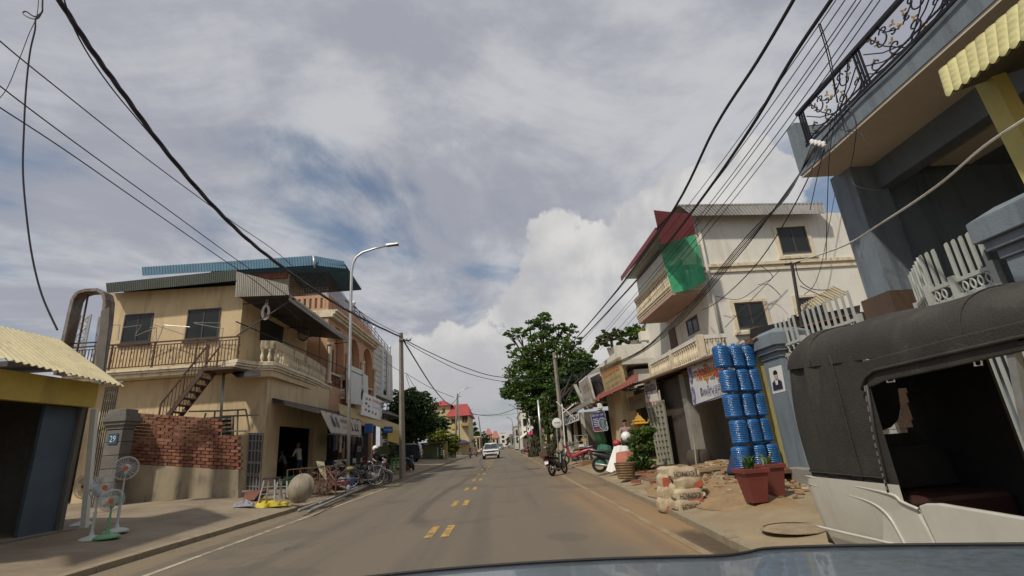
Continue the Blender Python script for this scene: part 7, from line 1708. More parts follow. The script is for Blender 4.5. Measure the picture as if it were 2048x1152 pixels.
# ------------------------------------------------------------------ cars
def car(loc, rz, paint, label, grp=None, suv=True, glass=None, L_=4.6, wd=1.9, ht=1.72, detail=True, boxy=False):
    t = root('car', loc, label, 'car', grp); P, Rm = placer(loc, rz); h2 = wd/2
    # stations along the length: y, sill z, belt z, roof z, roof half width factor
    if boxy: st_ = [(-2.25, .55, .95, None), (-2.2, .42, 1.02, 1.45), (-2.05, .40, 1.06, ht), (-1.2, .34, 1.06, ht+.02), (.0, .34, 1.05, ht), (.55, .34, 1.05, ht-.05), (1.05, .36, 1.05, None), (1.9, .40, 1.0, None), (2.25, .42, .86, None)]
    else: st_ = [(-2.3, .55, .90, None), (-2.2, .40, 1.02, 1.20), (-1.75, .34, 1.06, ht-.05), (-.8, .30, 1.05, ht), (.2, .30, 1.03, ht-.04), (.95, .32, 1.03, 1.10), (1.15, .34, 1.05, None), (2.05, .36, 1.01, None), (2.26, .38, .95, None), (2.35, .42, .80, None)]
    vs, fs = [], []
    for (y, a, b, c_) in st_:
        tap = 1-.10*max(0, abs(y)-1.6); w = h2*tap
        for (x, z) in ((-w*.93, a), (-w, a+.15), (-w*1.0, (a+b)/2+.05), (-w*.97, b-.02), (-w*.90, b), (0, b+.03), (w*.90, b), (w*.97, b-.02), (w*1.0, (a+b)/2+.05), (w, a+.15), (w*.93, a), (0, a)): vs.append(P((x, y, z)))
    n = 12
    fs = [(i*n+k, i*n+(k+1) % n, (i+1)*n+(k+1) % n, (i+1)*n+k) for i in range(len(st_)-1) for k in range(n)]+[tuple(range(n-1, -1, -1)), tuple(range((len(st_)-1)*n, len(st_)*n))]
    MB().add(vs, fs).build('body', paint, t, 45)
    cab = [s for s in st_ if s[3]]; vs = []
    for (y, a, b, c_) in cab:
        w0, w1 = h2*.90, h2*(.74 if not boxy else .80)
        f_ = (c_-b)/(ht-1.05); w1 = w0+(w1-w0)*min(1, f_)
        for (x, z) in ((-w0, b-.02), (-w1, c_-.06), (-w1*.88, c_), (0, c_+.02), (w1*.88, c_), (w1, c_-.06), (w0, b-.02)): vs.append(P((x, y, z)))
    n = 7
    fs = [(i*n+k, i*n+k+1, (i+1)*n+k+1, (i+1)*n+k) for i in range(len(cab)-1) for k in range(n-1)]+[tuple(range(n-1, -1, -1)), tuple(range((len(cab)-1)*n, len(cab)*n))]
    MB().add(vs, fs).build('cabin', paint, t, 45)
    gm = glass or M['glass']
    def pane(nm, q, off):
        q = [P(v) for v in q]; nn = (q[1]-q[0]).cross(q[3]-q[0]).normalized(); MB().prism([p+nn*off for p in q], nn*-.02).build(nm, gm, t)
    if boxy:
        wz, rz_ = 1.09, ht-.09
        for s_ in (-1, 1):
            for (y0, y1, y2, y3) in ((-1.95, -1.25, -1.25, -1.9), (-1.15, -.15, -.15, -1.15), (-.05, .85, .50, -.05)):
                a, b = s_*h2*.905, s_*h2*.815; q = [(a, y0, wz), (a, y1, wz), (b, y2, rz_), (b, y3, rz_)]
                pane('side_window', q if s_ > 0 else q[::-1], .012)
        pane('windscreen', [(-h2*.8, 1.0, 1.1), (-h2*.72, .58, ht-.12), (h2*.72, .58, ht-.12), (h2*.8, 1.0, 1.1)][::-1], .02); pane('rear_window', [(-h2*.75, -2.18, 1.1), (h2*.75, -2.18, 1.1), (h2*.68, -2.09, ht-.14), (-h2*.68, -2.09, ht-.14)], .05)
    else:
        q = [(-h2*.82, 1.0, 1.10), (h2*.82, 1.0, 1.10), (h2*.70, .27, ht-.12), (-h2*.70, .27, ht-.12)]; pane('windscreen', q[::-1] if False else [q[1], q[0], q[3], q[2]], .03)
        for s_ in (-1, 1):
            for (y0, y1, y2, y3) in ((-1.7, -.75, -.75, -1.55), (-.68, .15, .1, -.68), (.22, .82, .24, .2)):
                a, b = s_*h2*.90, s_*h2*.78; q = [(a, y0, 1.08), (a, y1, 1.08), (b, y2, ht-.13), (b, y3, ht-.13)]; pane('side_window', q if s_ > 0 else q[::-1], .012)
        pane('rear_window', [(-h2*.75, -2.15, 1.12), (h2*.75, -2.15, 1.12), (h2*.66, -1.78, ht-.14), (-h2*.66, -1.78, ht-.14)], .03)
    for s_ in (-1, 1):
        for y in (1.42, -1.40):
            w_ = MB().lathe([(.22, -.12), (.33, -.12), (.36, -.07), (.36, .07), (.33, .12), (.22, .12)], 22, P((s_*(h2-.13), y, .36)), Rm @ Matrix.Rotation(R(90), 3, 'Y')); w_ = w_.build('wheel', M['black'], t, 40)
            MB().lathe([(.0, .105), (.06, .115), (.21, .10), (.225, .12)], 16, P((s_*(h2-.13), y, .36)), Rm @ Matrix.Rotation(R(90*s_), 3, 'Y'), caps=False).build('rim', M['metal'], w_, 40)
            MB().tube([P((s_*(h2+.005), y+.43*math.cos(a), .36+.43*math.sin(a))) for a in [math.pi*i/10 for i in range(11)]], .035, 5).build('wheel_arch', M['dkmetal'], t)
        mb = MB(); ellip(mb, (s_*(h2+.12), .80, 1.10), (.12, .07, .085), lambda v: P(v), Rm); mb.build('wing_mirror', paint, t, True)
    yf = 2.36 if not boxy else 2.26
    def plate_(nm, x0, x1, z0, z1, y, mt_, d=.03): MB().hexa([P((x0, y-.05, z0)), P((x1, y-.05, z0)), P((x1, y+d, z0)), P((x0, y+d, z0))], [P((x0, y-.05, z1)), P((x1, y-.05, z1)), P((x1, y+d-.03, z1)), P((x0, y+d-.03, z1))]).build(nm, mt_, t)
    plate_('grille', -h2*.50, h2*.50, .76, .90, yf-.005, M['black']); plate_('headlight', -h2*.86, -h2*.51, .78, .90, yf-.02, M['tint']); plate_('headlight', h2*.51, h2*.86, .78, .90, yf-.02, M['tint'])
    plate_('lower_grille', -h2*.72, h2*.72, .40, .56, yf-.005, M['black']); plate_('number_plate', -.24, .24, .60, .70, yf+.0, M['wpaint']); plate_('skid_plate', -h2*.5, h2*.5, .28, .34, yf-.05, M['galv'])
    for s_ in (-1, 1): plate_('fog_light', s_*h2*.78-.07, s_*h2*.78+.07, .50, .58, yf-.07, M['black'])
    for s_ in (-1, 1): MB().hexa([P((s_*h2*.72-.1, -2.32, .85)), P((s_*h2*.72+.1, -2.32, .85)), P((s_*h2*.72+.1, -2.2, .85)), P((s_*h2*.72-.1, -2.2, .85))], [P((s_*h2*.72-.1, -2.30, 1.05)), P((s_*h2*.72+.1, -2.30, 1.05)), P((s_*h2*.72+.1, -2.15, 1.05)), P((s_*h2*.72-.1, -2.15, 1.05))]).build('tail_light', M['red'], t)
    for s_ in (-1, 1): MB().tube([P((s_*h2*.66, -1.6, ht+.03)), P((s_*h2*.68, -.7, ht+.07)), P((s_*h2*.66, .1, ht+.02))], .022, 5).build('roof_rail', M['galv'], t, True)
    return t
wcar = mat('white_car_paint', (.68, .69, .70), .22, .02, 2, coat=.6); bcar = mat('dark_blue_car_paint', (.018, .022, .035), .2, .05, 2, coat=.6); gcar = mat('silver_car_paint', (.35, .36, .37), .3, .03, 2, coat=.5, metal=.4)
car(G(983, 917, 0), R(180), wcar, 'white four wheel drive car driving towards the camera in the left lane')
car(Vector((-10.9, 54, .33)), R(88), bcar, 'dark blue boxy four wheel drive car parked in front of the green wall', boxy=True, L_=4.5, wd=1.8, ht=1.86)
car(Vector((-.9, 150, 0)), R(180), gcar, 'silver distant car on the road behind the white one')
car(Vector((2.6, 165, 0)), R(0), gcar, 'tiny far silver car at the right kerb')
# motorbikes
mp = dict(black=mat('black_bike_paint', (.02, .02, .022), .3, .1, 3, coat=.4), red=mat('red_bike_paint', (.32, .03, .045), .3, .1, 3, coat=.4), blue=mat('blue_bike_paint', (.03, .08, .16), .3, .1, 3, coat=.4), grey=mat('grey_bike_paint', (.16, .16, .17), .35, .1, 3, coat=.3))
gm_ = 'motorbikes standing along the street'
motorbike(G(1113, 950, .0)+Vector((.12, 0, .0)), R(-34), mp['black'], 'black scooter parked at the right kerb with its back to the camera', gm_, -.12, scooter=True, box=mat('brown_box', (.10, .06, .04)))
motorbike(G(1142, 930, .2)+Vector((.3, 0, .0)), R(68), mp['red'], 'red motorbike parked sideways behind the black scooter', gm_, .1)
mb1 = G(758, 970, .16); motorbike(mb1+Vector((-.3, .2, 0)), R(-100), mp['grey'], 'grey motorbike with a helmeted rider beside the bicycle', gm_, .05)
person(mb1+Vector((-.3, .75, 0)), R(-125), 'person in dark clothes and a white helmet sitting on a motorbike beside the bicycle', 'ride', M['dcloth'], M['dcloth'], M['wpaint'])
motorbike(mb1+Vector((-.3, .75, 0)), R(-125), mp['black'], 'black motorbike under the rider in the white helmet', gm_, .0)
motorbike(G(822, 941, .2), R(-155), mp['blue'], 'blue green motorbike parked alone in front of the dark car', gm_, .1, scooter=True)
r1_ = Vector((-4.6, 70, 0)); motorbike(r1_, R(180), mp['black'], 'motorbike ridden towards the camera left of the white car', gm_, 0); person(r1_, R(180), 'rider in a dark red top coming along the left kerb', 'ride', mat('wine_cloth', (.12, .02, .04), .9), M['dcloth'], None)
r2_ = Vector((-4.1, 76, 0)); motorbike(r2_, R(180), mp['red'], 'second motorbike close behind the first rider', gm_, 0); person(r2_, R(180), 'rider in a grey top and helmet behind the wine red rider', 'ride', M['gcloth'], M['dcloth'], M['dkmetal'])
for i, (u, v, rz, pt_, lab) in enumerate(((1034, 908, R(75), 'red', 'red motorbike parked first in the far right row'), (1041, 908, R(60), 'black', 'black motorbike parked second in the far right row'), (1052, 907, R(80), 'grey', 'grey motorbike parked beside the tree in the far right row'))):
    motorbike(Vector((3.1+.9*i, 64-1.0*i, .15 if i else .12)), rz, mp[pt_], lab, gm_, .1)
bicycle(G(726, 974, .2), R(-76), M['dkmetal'], 'black bicycle with a yellow bag beside the near street lamp', 'bicycles by the bag shop', .06, mat('khaki_bag', (.22, .20, .07), .9, .2, 5), .40)
bicycle(G(668, 966, .35)+Vector((0, .6, 0)), R(-70), M['blue'], 'blue bicycle behind the near street lamp', 'bicycles by the bag shop', .06)
for i, (u, v, rz, lab) in enumerate(((738, 968, -95, 'dark motorbike squeezed between the bicycle and the grey motorbike'), (752, 955, -110, 'dark motorbike standing behind the rider in the white helmet'), (686, 966, -70, 'dark motorbike half hidden behind the near street lamp'))):
    motorbike(G(u, v, .25)+Vector((-.6, .5, 0)), R(rz), mp['black'], lab, gm_, .1)
# covered motorbike at the right
cb = G(1224, 945, .2); motorbike(cb+Vector((.2, .1, 0)), R(-105), mp['black'], 'motorbike half covered by white and red cloths beside the basket', gm_, .05)
drape('white_sheet', M['cloth'], 'white sheet draped over the covered motorbike', ((1213, 942), (1252, 950), (1258, 893), (1228, 893)), (18.3, 17.9, 18.2, 18.5), .04, 1)
drape('red_cloth', mat('faded_red_cloth', (.38, .14, .09), .9, .15, 4), 'faded red cloth hung over the white sheet and basket', ((1231, 932), (1268, 938), (1266, 904), (1232, 906)), (17.7, 17.4, 17.6, 17.9), .03, 4)
MB().ball(Y(1252, 874, 18.6), (.19, .21, .20), 14, 9).thing('helmet', M['wpaint'], 'white round helmet hung on the dark seat behind the red cloth', 'helmet', smooth=True)
MB().lathe([(.10, 0), (.16, .3), (.12, .6), (.06, .7)], 10, Y(1253, 902, 18.7)).thing('draped_seat_back', M['dcloth'], 'narrow dark seat back under the white helmet', 'seat', smooth=True)
MB().ball(Y(1234, 887, 18.8), (.16, .16, .13), 12, 8).thing('red_helmet', M['red'], 'small red helmet on the handlebar of the covered motorbike', 'helmet', smooth=True)
person(Y(1254, 925, 21.5)*1.0+Vector((0, 0, 0)) if False else Vector((Y(1254, 880, 21.5).x, 21.5, .36)), R(170), 'person in a pale pink top standing inside the cream shop house', 'stand', mat('pale_pink_cloth', (.38, .24, .24), .9), M['dcloth'])
drape('green_tarpaulin', mat('bottle_green_tarp', (.01, .10, .06), .6, .2, 4), 'dark green tarpaulin thrown over goods left of the covered motorbike', ((1184, 938), (1220, 936), (1222, 892), (1196, 890)), (24, 23.4, 24.2, 24.6), .06, 2, 'tarpaulin')
MB().box(Y(1171, 930, 26), (.62, .4, .42), Matrix.Rotation(.3, 3, 'Z')).thing('cardboard_box', mat('cardboard', (.26, .16, .08), .9, .15, 3), 'brown cardboard box on the pavement before the glass cases', 'box', bevel=.01)
# glass display cases and shelves before the white shop
for i, (u0, u1, v0, v1, y, lab) in enumerate(((1140, 1156, 882, 917, 31, 'nearer metal display rack with shelves before the white shop'), (1156, 1174, 868, 920, 29, 'taller metal display rack with shelves by the green door'), (1140, 1160, 902, 925, 28.5, 'low display case with glass panes on the pavement'))):
    a, b = Y(u0, v1, y), Y(u1, v0, y); t = root('display_rack', ((a.x+b.x)/2, y, a.z), lab, 'rack', 'racks before the white shop')
    for x in (a.x, b.x):
        for yy_ in (y, y+.5): MB().bar((x, yy_, a.z), (x, yy_, b.z), .04).build('upright', M['galv'], t)
    for k in range(5): z = a.z+.05+(b.z-a.z-.1)*k/4; MB().span((a.x, y, z-.015), (b.x, y+.5, z+.015)).build('shelf', M['galv'], t)
    for k in range(4): z = a.z+.07+(b.z-a.z-.1)*k/4; x = a.x+.15+.2*(k % 2); MB().span((x, y+.1, z), (x+.3, y+.4, z+.16)).build('goods', [M['gcloth'], M['wood'], M['cloth'], M['yellow']][k], t)
# umbrellas
def parasol(c, r, h, mt_, label, grp, n=8):
    c = Vector(c); t = root('parasol', c, label, 'parasol', grp); top = c+Vector((0, 0, h)); MB().tube([c, top], .03, 6).build('pole', M['galv'], t)
    vs = [top]+[top+Vector((r*math.cos(2*math.pi*k/n), r*math.sin(2*math.pi*k/n), -r*.38)) for k in range(n)]+[top+Vector((r*.55*math.cos(2*math.pi*k/n), r*.55*math.sin(2*math.pi*k/n), -r*.15)) for k in range(n)]
    fs = [(0, 1+n+k, 1+n+(k+1) % n) for k in range(n)]+[(1+n+k, 1+k, 1+(k+1) % n, 1+n+(k+1) % n) for k in range(n)]; MB().add(vs, fs).build('canopy', mt_, t)
    mb = MB()
    for k in range(n): a = top+Vector((r*math.cos(2*math.pi*k/n), r*math.sin(2*math.pi*k/n), -r*.38)); b = top+Vector((r*math.cos(2*math.pi*(k+1)/n), r*math.sin(2*math.pi*(k+1)/n), -r*.38)); mb.add([a, b, b+Vector((0, 0, -.16)), a+Vector((0, 0, -.16))], [(0, 1, 2, 3)])
    mb.build('fringe', mt_, t)
parasol(Vector((5.0, 70, .2)), 1.7, 3.0, M['pink'], 'magenta parasol above the stalls beside the street tree', 'parasols')
parasol(Vector((-7.6, 88, .2)), 1.9, 2.7, mat('purple_cloth', (.07, .04, .09), .9), 'dark purple parasol beside the second left street lamp', 'parasols'); parasol(Vector((-6.9, 96, .2)), 1.9, 2.9, mat('slate_blue_cloth', (.08, .11, .18), .9), 'slate blue parasol behind the purple one', 'parasols')
q = [Y(1036, 880, 78), Y(1060, 862, 78), Y(1060, 858, 84), Y(1036, 876, 84)]; MB().prism(q, (0, 0, -.12)).thing('stall_roof', M['white'], 'slanting white stall roof behind the magenta parasol', 'stall roof')
for i in range(5):
    x, y = 4.9+.35*(i % 2), 100+9*i; st2 = root('market_stall', (x, y, .2), ('low covered stall with a pale sheet, first in the far right row', 'low covered stall with a grey sheet, second in the far right row', 'low covered stall with a red sheet, third in the far right row', 'low covered stall with a tan sheet, fourth in the far right row', 'low covered stall with a white sheet, last in the far right row')[i], 'stall', 'stalls on the far right kerb')
    MB().hexa([(x-1, y-1.5, 2.1), (x+1.4, y-1.5, 2.3), (x+1.4, y+1.5, 2.3), (x-1, y+1.5, 2.1)], [(x-.6, y-1.2, 2.5), (x+1.2, y-1.2, 2.6), (x+1.2, y+1.2, 2.6), (x-.6, y+1.2, 2.5)]).build('sheet', [M['cloth'], M['gcloth'], M['red'], M['soffit'], M['white']][i], st2)
    for a in (-.9, 1.3):
        for b_ in (-1.3, 1.3): MB().bar((x+a, y+b_, .2), (x+a, y+b_, 2.2), .07).build('leg', M['dkmetal'], st2)
    MB().span((x-.6, y-1, .2), (x+1, y+1, 1.1)).build('counter', [M['wood'], M['gcloth'], M['soffit'], M['red'], M['wood']][i], st2)
# ------------------------------------------------------------------ left shop front
dz = .55
person(Vector((-10.35, X(598, 940, -10.35).y, dz-.1)), R(80), 'person in a white shirt seen from behind in the dark doorway', 'stand', M['cloth'], M['navy'], arms='front', lean=.10, scale=1.12)
person(Vector((-10.9, X(571, 940, -10.9).y, dz-.05)), R(95), 'person in a grey shirt bending beside the white shirt in the doorway', 'stand', M['gcloth'], M['dcloth'], arms='front', lean=.22, scale=.9)
MB().box(G(578, 968, .5)+Vector((0, .2, .16)), (.62, .45, .34), Matrix.Rotation(.2, 3, 'Z')).thing('green_crate', mat('bright_green_plastic', (.03, .30, .09), .5, .1, 3), 'bright green plastic crate in front of the dark doorway', 'crate', bevel=.03)
def stool(loc, h, w, label):
    t = root('stool', loc, label, 'stool', 'stools by the beige house'); L = Vector(loc); MB().span(L+Vector((-w/2, -w/2, h-.05)), L+Vector((w/2, w/2, h))).build('seat', M['dkmetal'], t)
    for a in (-1, 1):
        for b in (-1, 1): MB().bar(L+Vector((a*w*.62, b*w*.62, 0)), L+Vector((a*w*.4, b*w*.4, h-.05)), .04).build('leg', M['galv'], t)
    for z in (.3, .6): MB().bar(L+Vector((-w*.5, -w*.5, h*z)), L+Vector((w*.5, -w*.5, h*z)), .025).build('rung', M['galv'], t)
stool(G(541, 1000, .38), .66, .40, 'tall grey metal stool at the corner of the beige house'); stool(G(556, 996, .38)+Vector((0, .4, 0)), .55, .36, 'smaller stool behind the tall grey stool')
bc = G(600, 1006, .22); bt = root('metal_basin', bc, 'large dented round metal basin standing on its edge by the kerb', 'basin')
rot = Vector((-.12, -.95, .22)).to_track_quat('Z', 'Y').to_matrix(); pr = [(.0, .27), (.15, .255), (.28, .20), (.37, .10), (.41, .0), (.445, -.005), (.44, -.025), (.40, -.02)]
MB().lathe(pr, 28, bc+Vector((0, 0, .43)), rot, caps=False).build('bowl', mat('dusty_tin', (.27, .24, .18), .6, .2, 3, dirt=(.13, .09, .055), damt=.7, dlo=.42, dhi=.62), bt, True)
mb = MB(); rg = random.Random(21)
for k in range(120):
    c = G(632, 992, .2)+Vector((rg.uniform(-.7, .7), rg.uniform(-.5, .6), rg.uniform(.05, .8))); mb.tube([c, c+Vector((rg.uniform(-.3, .3), rg.uniform(-.3, .3), rg.uniform(-.2, .3)))], .012, 3)
mb.build('scrap_twigs', M['wood'], None, kind='stuff')
cg = root('wire_cage', G(640, 992, .2), 'rusty wire cage full of scrap beside the metal basin', 'cage'); c0 = G(632, 994, .2); mb = MB()
for a in (-.85, .85):
    for b in (-.5, .6): mb.bar(c0+Vector((a, b, 0)), c0+Vector((a, b, 1.0)), .04)
for z in (.05, .5, 1.0):
    for b in (-.5, .6): mb.bar(c0+Vector((-.85, b, z)), c0+Vector((.85, b, z)), .03)
    for a in (-.85, .85): mb.bar(c0+Vector((a, -.5, z)), c0+Vector((a, .6, z)), .03)
for k in range(9): mb.bar(c0+Vector((-.85+.21*k, -.5, .05)), c0+Vector((-.85+.21*k, -.5, 1.0)), .012)
mb.build('frame', M['rust'], cg)
ysk = mat('yellow_plastic_sack', (.50, .40, .02), .6, .15, 6)
def heap(c, r, h, mt_, label, name, cat, seed, grp=None):
    ph = [random.Random(seed+k).uniform(0, 6) for k in range(5)]; c = Vector(c)
    def f(u, v):
        a = u*2*math.pi; rr = v; w = 1+.22*math.sin(3*a+ph[0])+.15*math.sin(5*a+ph[1])
        return c+Vector((r[0]*rr*w*math.cos(a), r[1]*rr*w*math.sin(a), h*(1-rr**2)**.6*(.75+.3*math.sin(7*rr+2*a+ph[2])+.2*math.sin(5*a+9*rr+ph[3])) if rr < 1 else 0))
    return MB().grid(f, 40, 14).thing(name, mt_, label, cat, grp, smooth=True)
heap(G(530, 1014, .20), (.38, .28), .20, ysk, 'crumpled bright yellow plastic sacks on the left pavement', 'plastic_sack', 'sack', 3); heap(G(560, 1012, .17), (.28, .18), .12, ysk, 'flat yellow sack end lying towards the kerb', 'plastic_sack', 'sack', 8)
heap(G(490, 1012, .3), (.28, .2), .16, M['gcloth'], 'grey stone heap at the end of the brick wall', 'stone_heap', 'heap', 5)
MB().prism([G(486, 1002, .35)+Vector(q) for q in ((0, 0, 0), (.35, 0, 0), (.5, .1, .25), (.0, .1, .28))], (0, .6, 0)).thing('red_tin_sheet', mat('rusty_red_tin', (.16, .06, .04), .8, .3, 3), 'rusty reddish tin tray leaning by the gate leaf', 'tin sheet')
pz_ = [(G(598, 1021, .16), G(738, 969, .16)), (G(618, 1023, .14), G(745, 968, .15)), (G(640, 1006, .18), G(742, 965, .18))]
for i, (a, b) in enumerate(pz_): MB().tube([a, lerp(a, b, .5)+Vector((0, 0, .02)), b], .045, 8).thing('steel_pipe', mat('dull_grey_pipe', (.24, .235, .22), .7, .12, 3), ('long grey pipe nearest the basin along the left kerb', 'long grey pipe lying outermost on the left kerb', 'long grey pipe lying innermost behind the kerb')[i], 'pipe', 'pipes lying along the left kerb', True)
heap(G(628, 985, .25), (1.0, .6), .35, mat('brown_scrap', (.10, .07, .045), .95, .35, 6, .8, 30), 'brown scrap heap in and behind the rusty wire cage', 'scrap_heap', 'scrap', 44)
# price board, red trolley
q = [Y(u, v, G(655, 985, .25).y) for u, v in ((640, 945), (655, 965), (648, 924), (632, 922))]
pbd = root('price_board', q[0], 'leaning pale board with faded notes beside the wire cage', 'board'); mb = MB(); onquad(mb, q, (0, 0, 1, 1), 0, 0, .04); b_ = mb.build('board', mat('faded_poster', (.40, .36, .22), .85, .2, 4), pbd); lettering('letters', 'CAFE', q, (.15, .5, .85, .8), M['ink'], b_, .01)
MB().bar(q[0]+Vector((0, .05, -.9)), q[0], .05).bar(q[1]+Vector((0, .05, -.8)), q[1], .05).build('leg', M['wood'], pbd)
rc = G(662, 984, .25); tr_ = root('red_trolley', rc, 'red hand trolley tipped by the shop front behind the wire cage', 'trolley')
MB().tube([rc+Vector((-.5, .2, .95)), rc+Vector((.1, 0, .25)), rc+Vector((.6, -.1, .22))], .035, 6).tube([rc+Vector((-.5, .6, .95)), rc+Vector((.1, .4, .25)), rc+Vector((.6, .3, .22))], .035, 6).bar(rc+Vector((-.5, .2, .95)), rc+Vector((-.5, .6, .95)), .05).build('frame', mat('dull_red_trolley', (.16, .03, .03), .6, .2, 3), tr_, True)
MB().span(rc+Vector((-.05, 0, .2)), rc+Vector((.6, .4, .34))).build('bed', mat('dull_red_trolley', (.16, .03, .03)), tr_)
heap(G(680, 980, .25), (.34, .3), .40, M['gcloth'], 'grey crumpled cloth bundle beside the street lamp', 'cloth_bundle', 'bundle', 12)
# hanging clothes and bags in the open shop
ry_ = -9.6
rail = root('clothes_rail', X(690, 872, ry_), 'rail of hanging clothes and bags under the printed valance', 'clothes rail'); a, b = X(655, 868, ry_), X(724, 874, ry_)
MB().tube([a, b], .03, 6).build('rail', M['galv'], rail)
cols = [M['dcloth'], M['navy'], M['gcloth'], M['cloth'], M['dcloth'], mat('violet_cloth', (.10, .08, .16), .9), M['dcloth'], M['gcloth'], mat('pale_pink_cloth', (.38, .24, .24)), M['dcloth'], M['navy'], M['gcloth']]
for k, mt_ in enumerate(cols):
    p = lerp(a, b, (k+.5)/len(cols)); h = rg.uniform(.7, 1.0); w = .24
    MB().prism([p+Vector((.06*(k % 2), q_[0]*w, q_[1]*h)) for q_ in ((-.6, -1), (.6, -1), (.65, -.3), (1.1, -.45), (.9, -.1), (.25, -.02), (-.25, -.02), (-.9, -.1), (-1.1, -.45), (-.65, -.3))], (.06, 0, 0)).build('shirt', mt_, rail)
blks = root('dark_jacket', X(718, 895, -9.0), 'black jacket with arched white lettering hung at the shop front', 'jacket'); c = X(718, 893, -9.0)
MB().prism([c+Vector((0, a_*.9, b_)) for a_, b_ in ((-.45, -1.6), (.45, -1.6), (.5, -.4), (.75, -.7), (.6, .1), (.2, .3), (-.2, .3), (-.6, .1), (-.75, -.7), (-.5, -.4))], (-.15, 0, 0)).build('body', M['dcloth'], blks, bevel=.03)
qj = [c+Vector((.0, .42, -.35)), c+Vector((0, -.42, -.35)), c+Vector((0, -.42, .05)), c+Vector((0, .42, .05))]; qj = [qj[1], qj[0], qj[3], qj[2]]
lettering('letters', 'LOSTR', qj, (0, .1, 1, .9), M['wpaint'], blks, .02)
for i, (u, v, mt_, lab) in enumerate(((662, 940, M['navy'], 'row box at the left end of the goods shelf'), (672, 938, M['wood'], 'brown box on the goods shelf'), (684, 936, M['yellow'], 'yellow topped box behind the street lamp'), (700, 935, M['dkmetal'], 'dark box right of the street lamp'), (712, 936, M['dkmetal'], 'dark box under the black jacket'), (731, 936, M['red'], 'bright red letterbox like bin right of the black jacket'))):
    c = X(u, v+10, -9.3); o = root('goods_box', (c.x, c.y, .45), lab, 'box', 'boxes along the bag shop front'); MB().span((c.x-.25, c.y-.42, .45), (c.x+.25, c.y+.42, 1.35)).build('box', mt_, o, bevel=.03); MB().span((c.x+.25, c.y-.35, 1.1), (c.x+.27, c.y+.35, 1.35)).build('label', M['soffit'], o)
# small things at the end of the awning
for i, (u, v, lab) in enumerate(((793, 945, 'light green plastic stand at the foot of the utility pole'), (800, 938, 'second light green plastic rack behind the stand'))):
    c = G(u, v, .25); o = root('plastic_stand', c, lab, 'stand', 'green plastic stands'); gmt = mat('lime_plastic', (.10, .32, .05), .5, .1, 3)
    for a_ in (-.3, .3):
        for b_ in (-.2, .2): MB().bar(c+Vector((a_, b_, 0)), c+Vector((a_, b_, .85)), .05).build('leg', gmt, o)
    for z in (.1, .45, .85): MB().span(c+Vector((-.34, -.24, z-.03)), c+Vector((.34, .24, z+.03))).build('shelf', gmt, o)
heap(G(806, 942, .2), (.45, .35), .4, mat('orange_red_cloth', (.28, .07, .04), .9, .2, 4), 'reddish brown bundle at the foot of the utility pole', 'cloth_bundle', 'bundle', 31)
MB().lathe([(.22, 0), (.28, .5), (.3, .52)], 12, G(772, 944, .25)).thing('flower_pot', M['wood'], 'brown flower pot under the yellow awning end', 'pot')
pl_ = root('potted_plant', G(782, 938, .3), 'tall leafy potted plant under the blue sign', 'plant'); mb = MB(); c = G(782, 938, .3)
for k in range(6): leaves(mb, c+Vector((rg.uniform(-.3, .3), rg.uniform(-.3, .3), .5+.3*k)), .3, 40, .22, rg)
mb.build('foliage', LF['mid'], pl_); MB().tube([c, c+Vector((0, 0, 2.1))], .03, 5).build('stem', bark, pl_)
# ------------------------------------------------------------------ auto rickshaw (tuk-tuk) in front of the gate
tx = 3.2
tk = root('tuk_tuk', (3.85, 4.0, .14), 'white tuk-tuk with dusty black canvas hood parked at the right kerb', 'tuk-tuk')
canvas = mat('dusty_black_canvas', (.030, .027, .023), .8, .2, 2.5, .4, 50, dirt=(.085, .075, .06), damt=.45, dscale=(2, 2, 1.2))
tkw = mat('white_tuk_body', (.50, .49, .43), .38, .05, 1.5, coat=.25, dirt=(.36, .32, .24), damt=.4)
def tp(u, v, x=tx): return X(u, v, x)
wid = 1.42; xf = tx+wid
zr0 = tp(1740, 742).z; zr1 = tp(2040, 676).z
# canvas quarter panel with rounded rear corner
yR = tp(1590, 740, tx+.22).y
def shell(u, v):
    # u along: 0 = door pillar on the near side .. rear corner .. far side; v up
    yd = tp(1738, 765).y; ydb = tp(1780, 985).y; r = .24
    L1 = (yR-r)-yd; L2 = r*1.57; L3 = wid-2*r; tot = L1+2*L2+L3+(max(.02, yR-r-far_end)); s_ = u*tot
    if s_ < L1: x, y = tx, yd+s_
    elif s_ < L1+L2: a = (s_-L1)/r; x, y = tx+r-r*math.cos(a), yR-r+r*math.sin(a)
    elif s_ < L1+L2+L3: x, y = tx+r+(s_-L1-L2), yR
    elif s_ < L1+2*L2+L3: a = (s_-L1-L2-L3)/r; x, y = xf-r+r*math.sin(a), yR-r+r*math.cos(a)
    else: x, y = xf, yR-r-(s_-L1-2*L2-L3)
    return x, y
zc_ = tp(1615, 950).z; zt_ = tp(1596, 735, tx+.1).z
def canvas_fn(u, v):
    x, y = shell(u, v); z = zc_-.03+(zt_-zc_+.05)*v; bow = .03*math.sin(math.pi*v)
    cx2, cy2 = tx+wid/2, yR-.6; d = Vector((x-cx2, y-cy2, 0)).normalized()
    rear = 1 if y > yR-.5 else .3
    return Vector((x, y, z))+d*(bow-.05*(v)*rear)+Vector((0, 0, 0))+d*.010*math.sin(9*u*6+5*v)
far_end = X(1755, 820, xf-.05).y+.02
mb = MB().grid(canvas_fn, 150, 44)
hx0, hx1, hz0, hz1 = tx+.45, Y(1813, 830, yR).x, Y(1790, 866, yR).z, Y(1790, 780, yR).z
mb.f = [f for f in mb.f if not (lambda q: q.y > yR-.12 and hx0 < q.x < hx1+.02*(q.z < hz0+.06)*-3 and hz0 < q.z < hz1)(sum((mb.v[i] for i in f), Vector((0, 0, 0)))/4)]
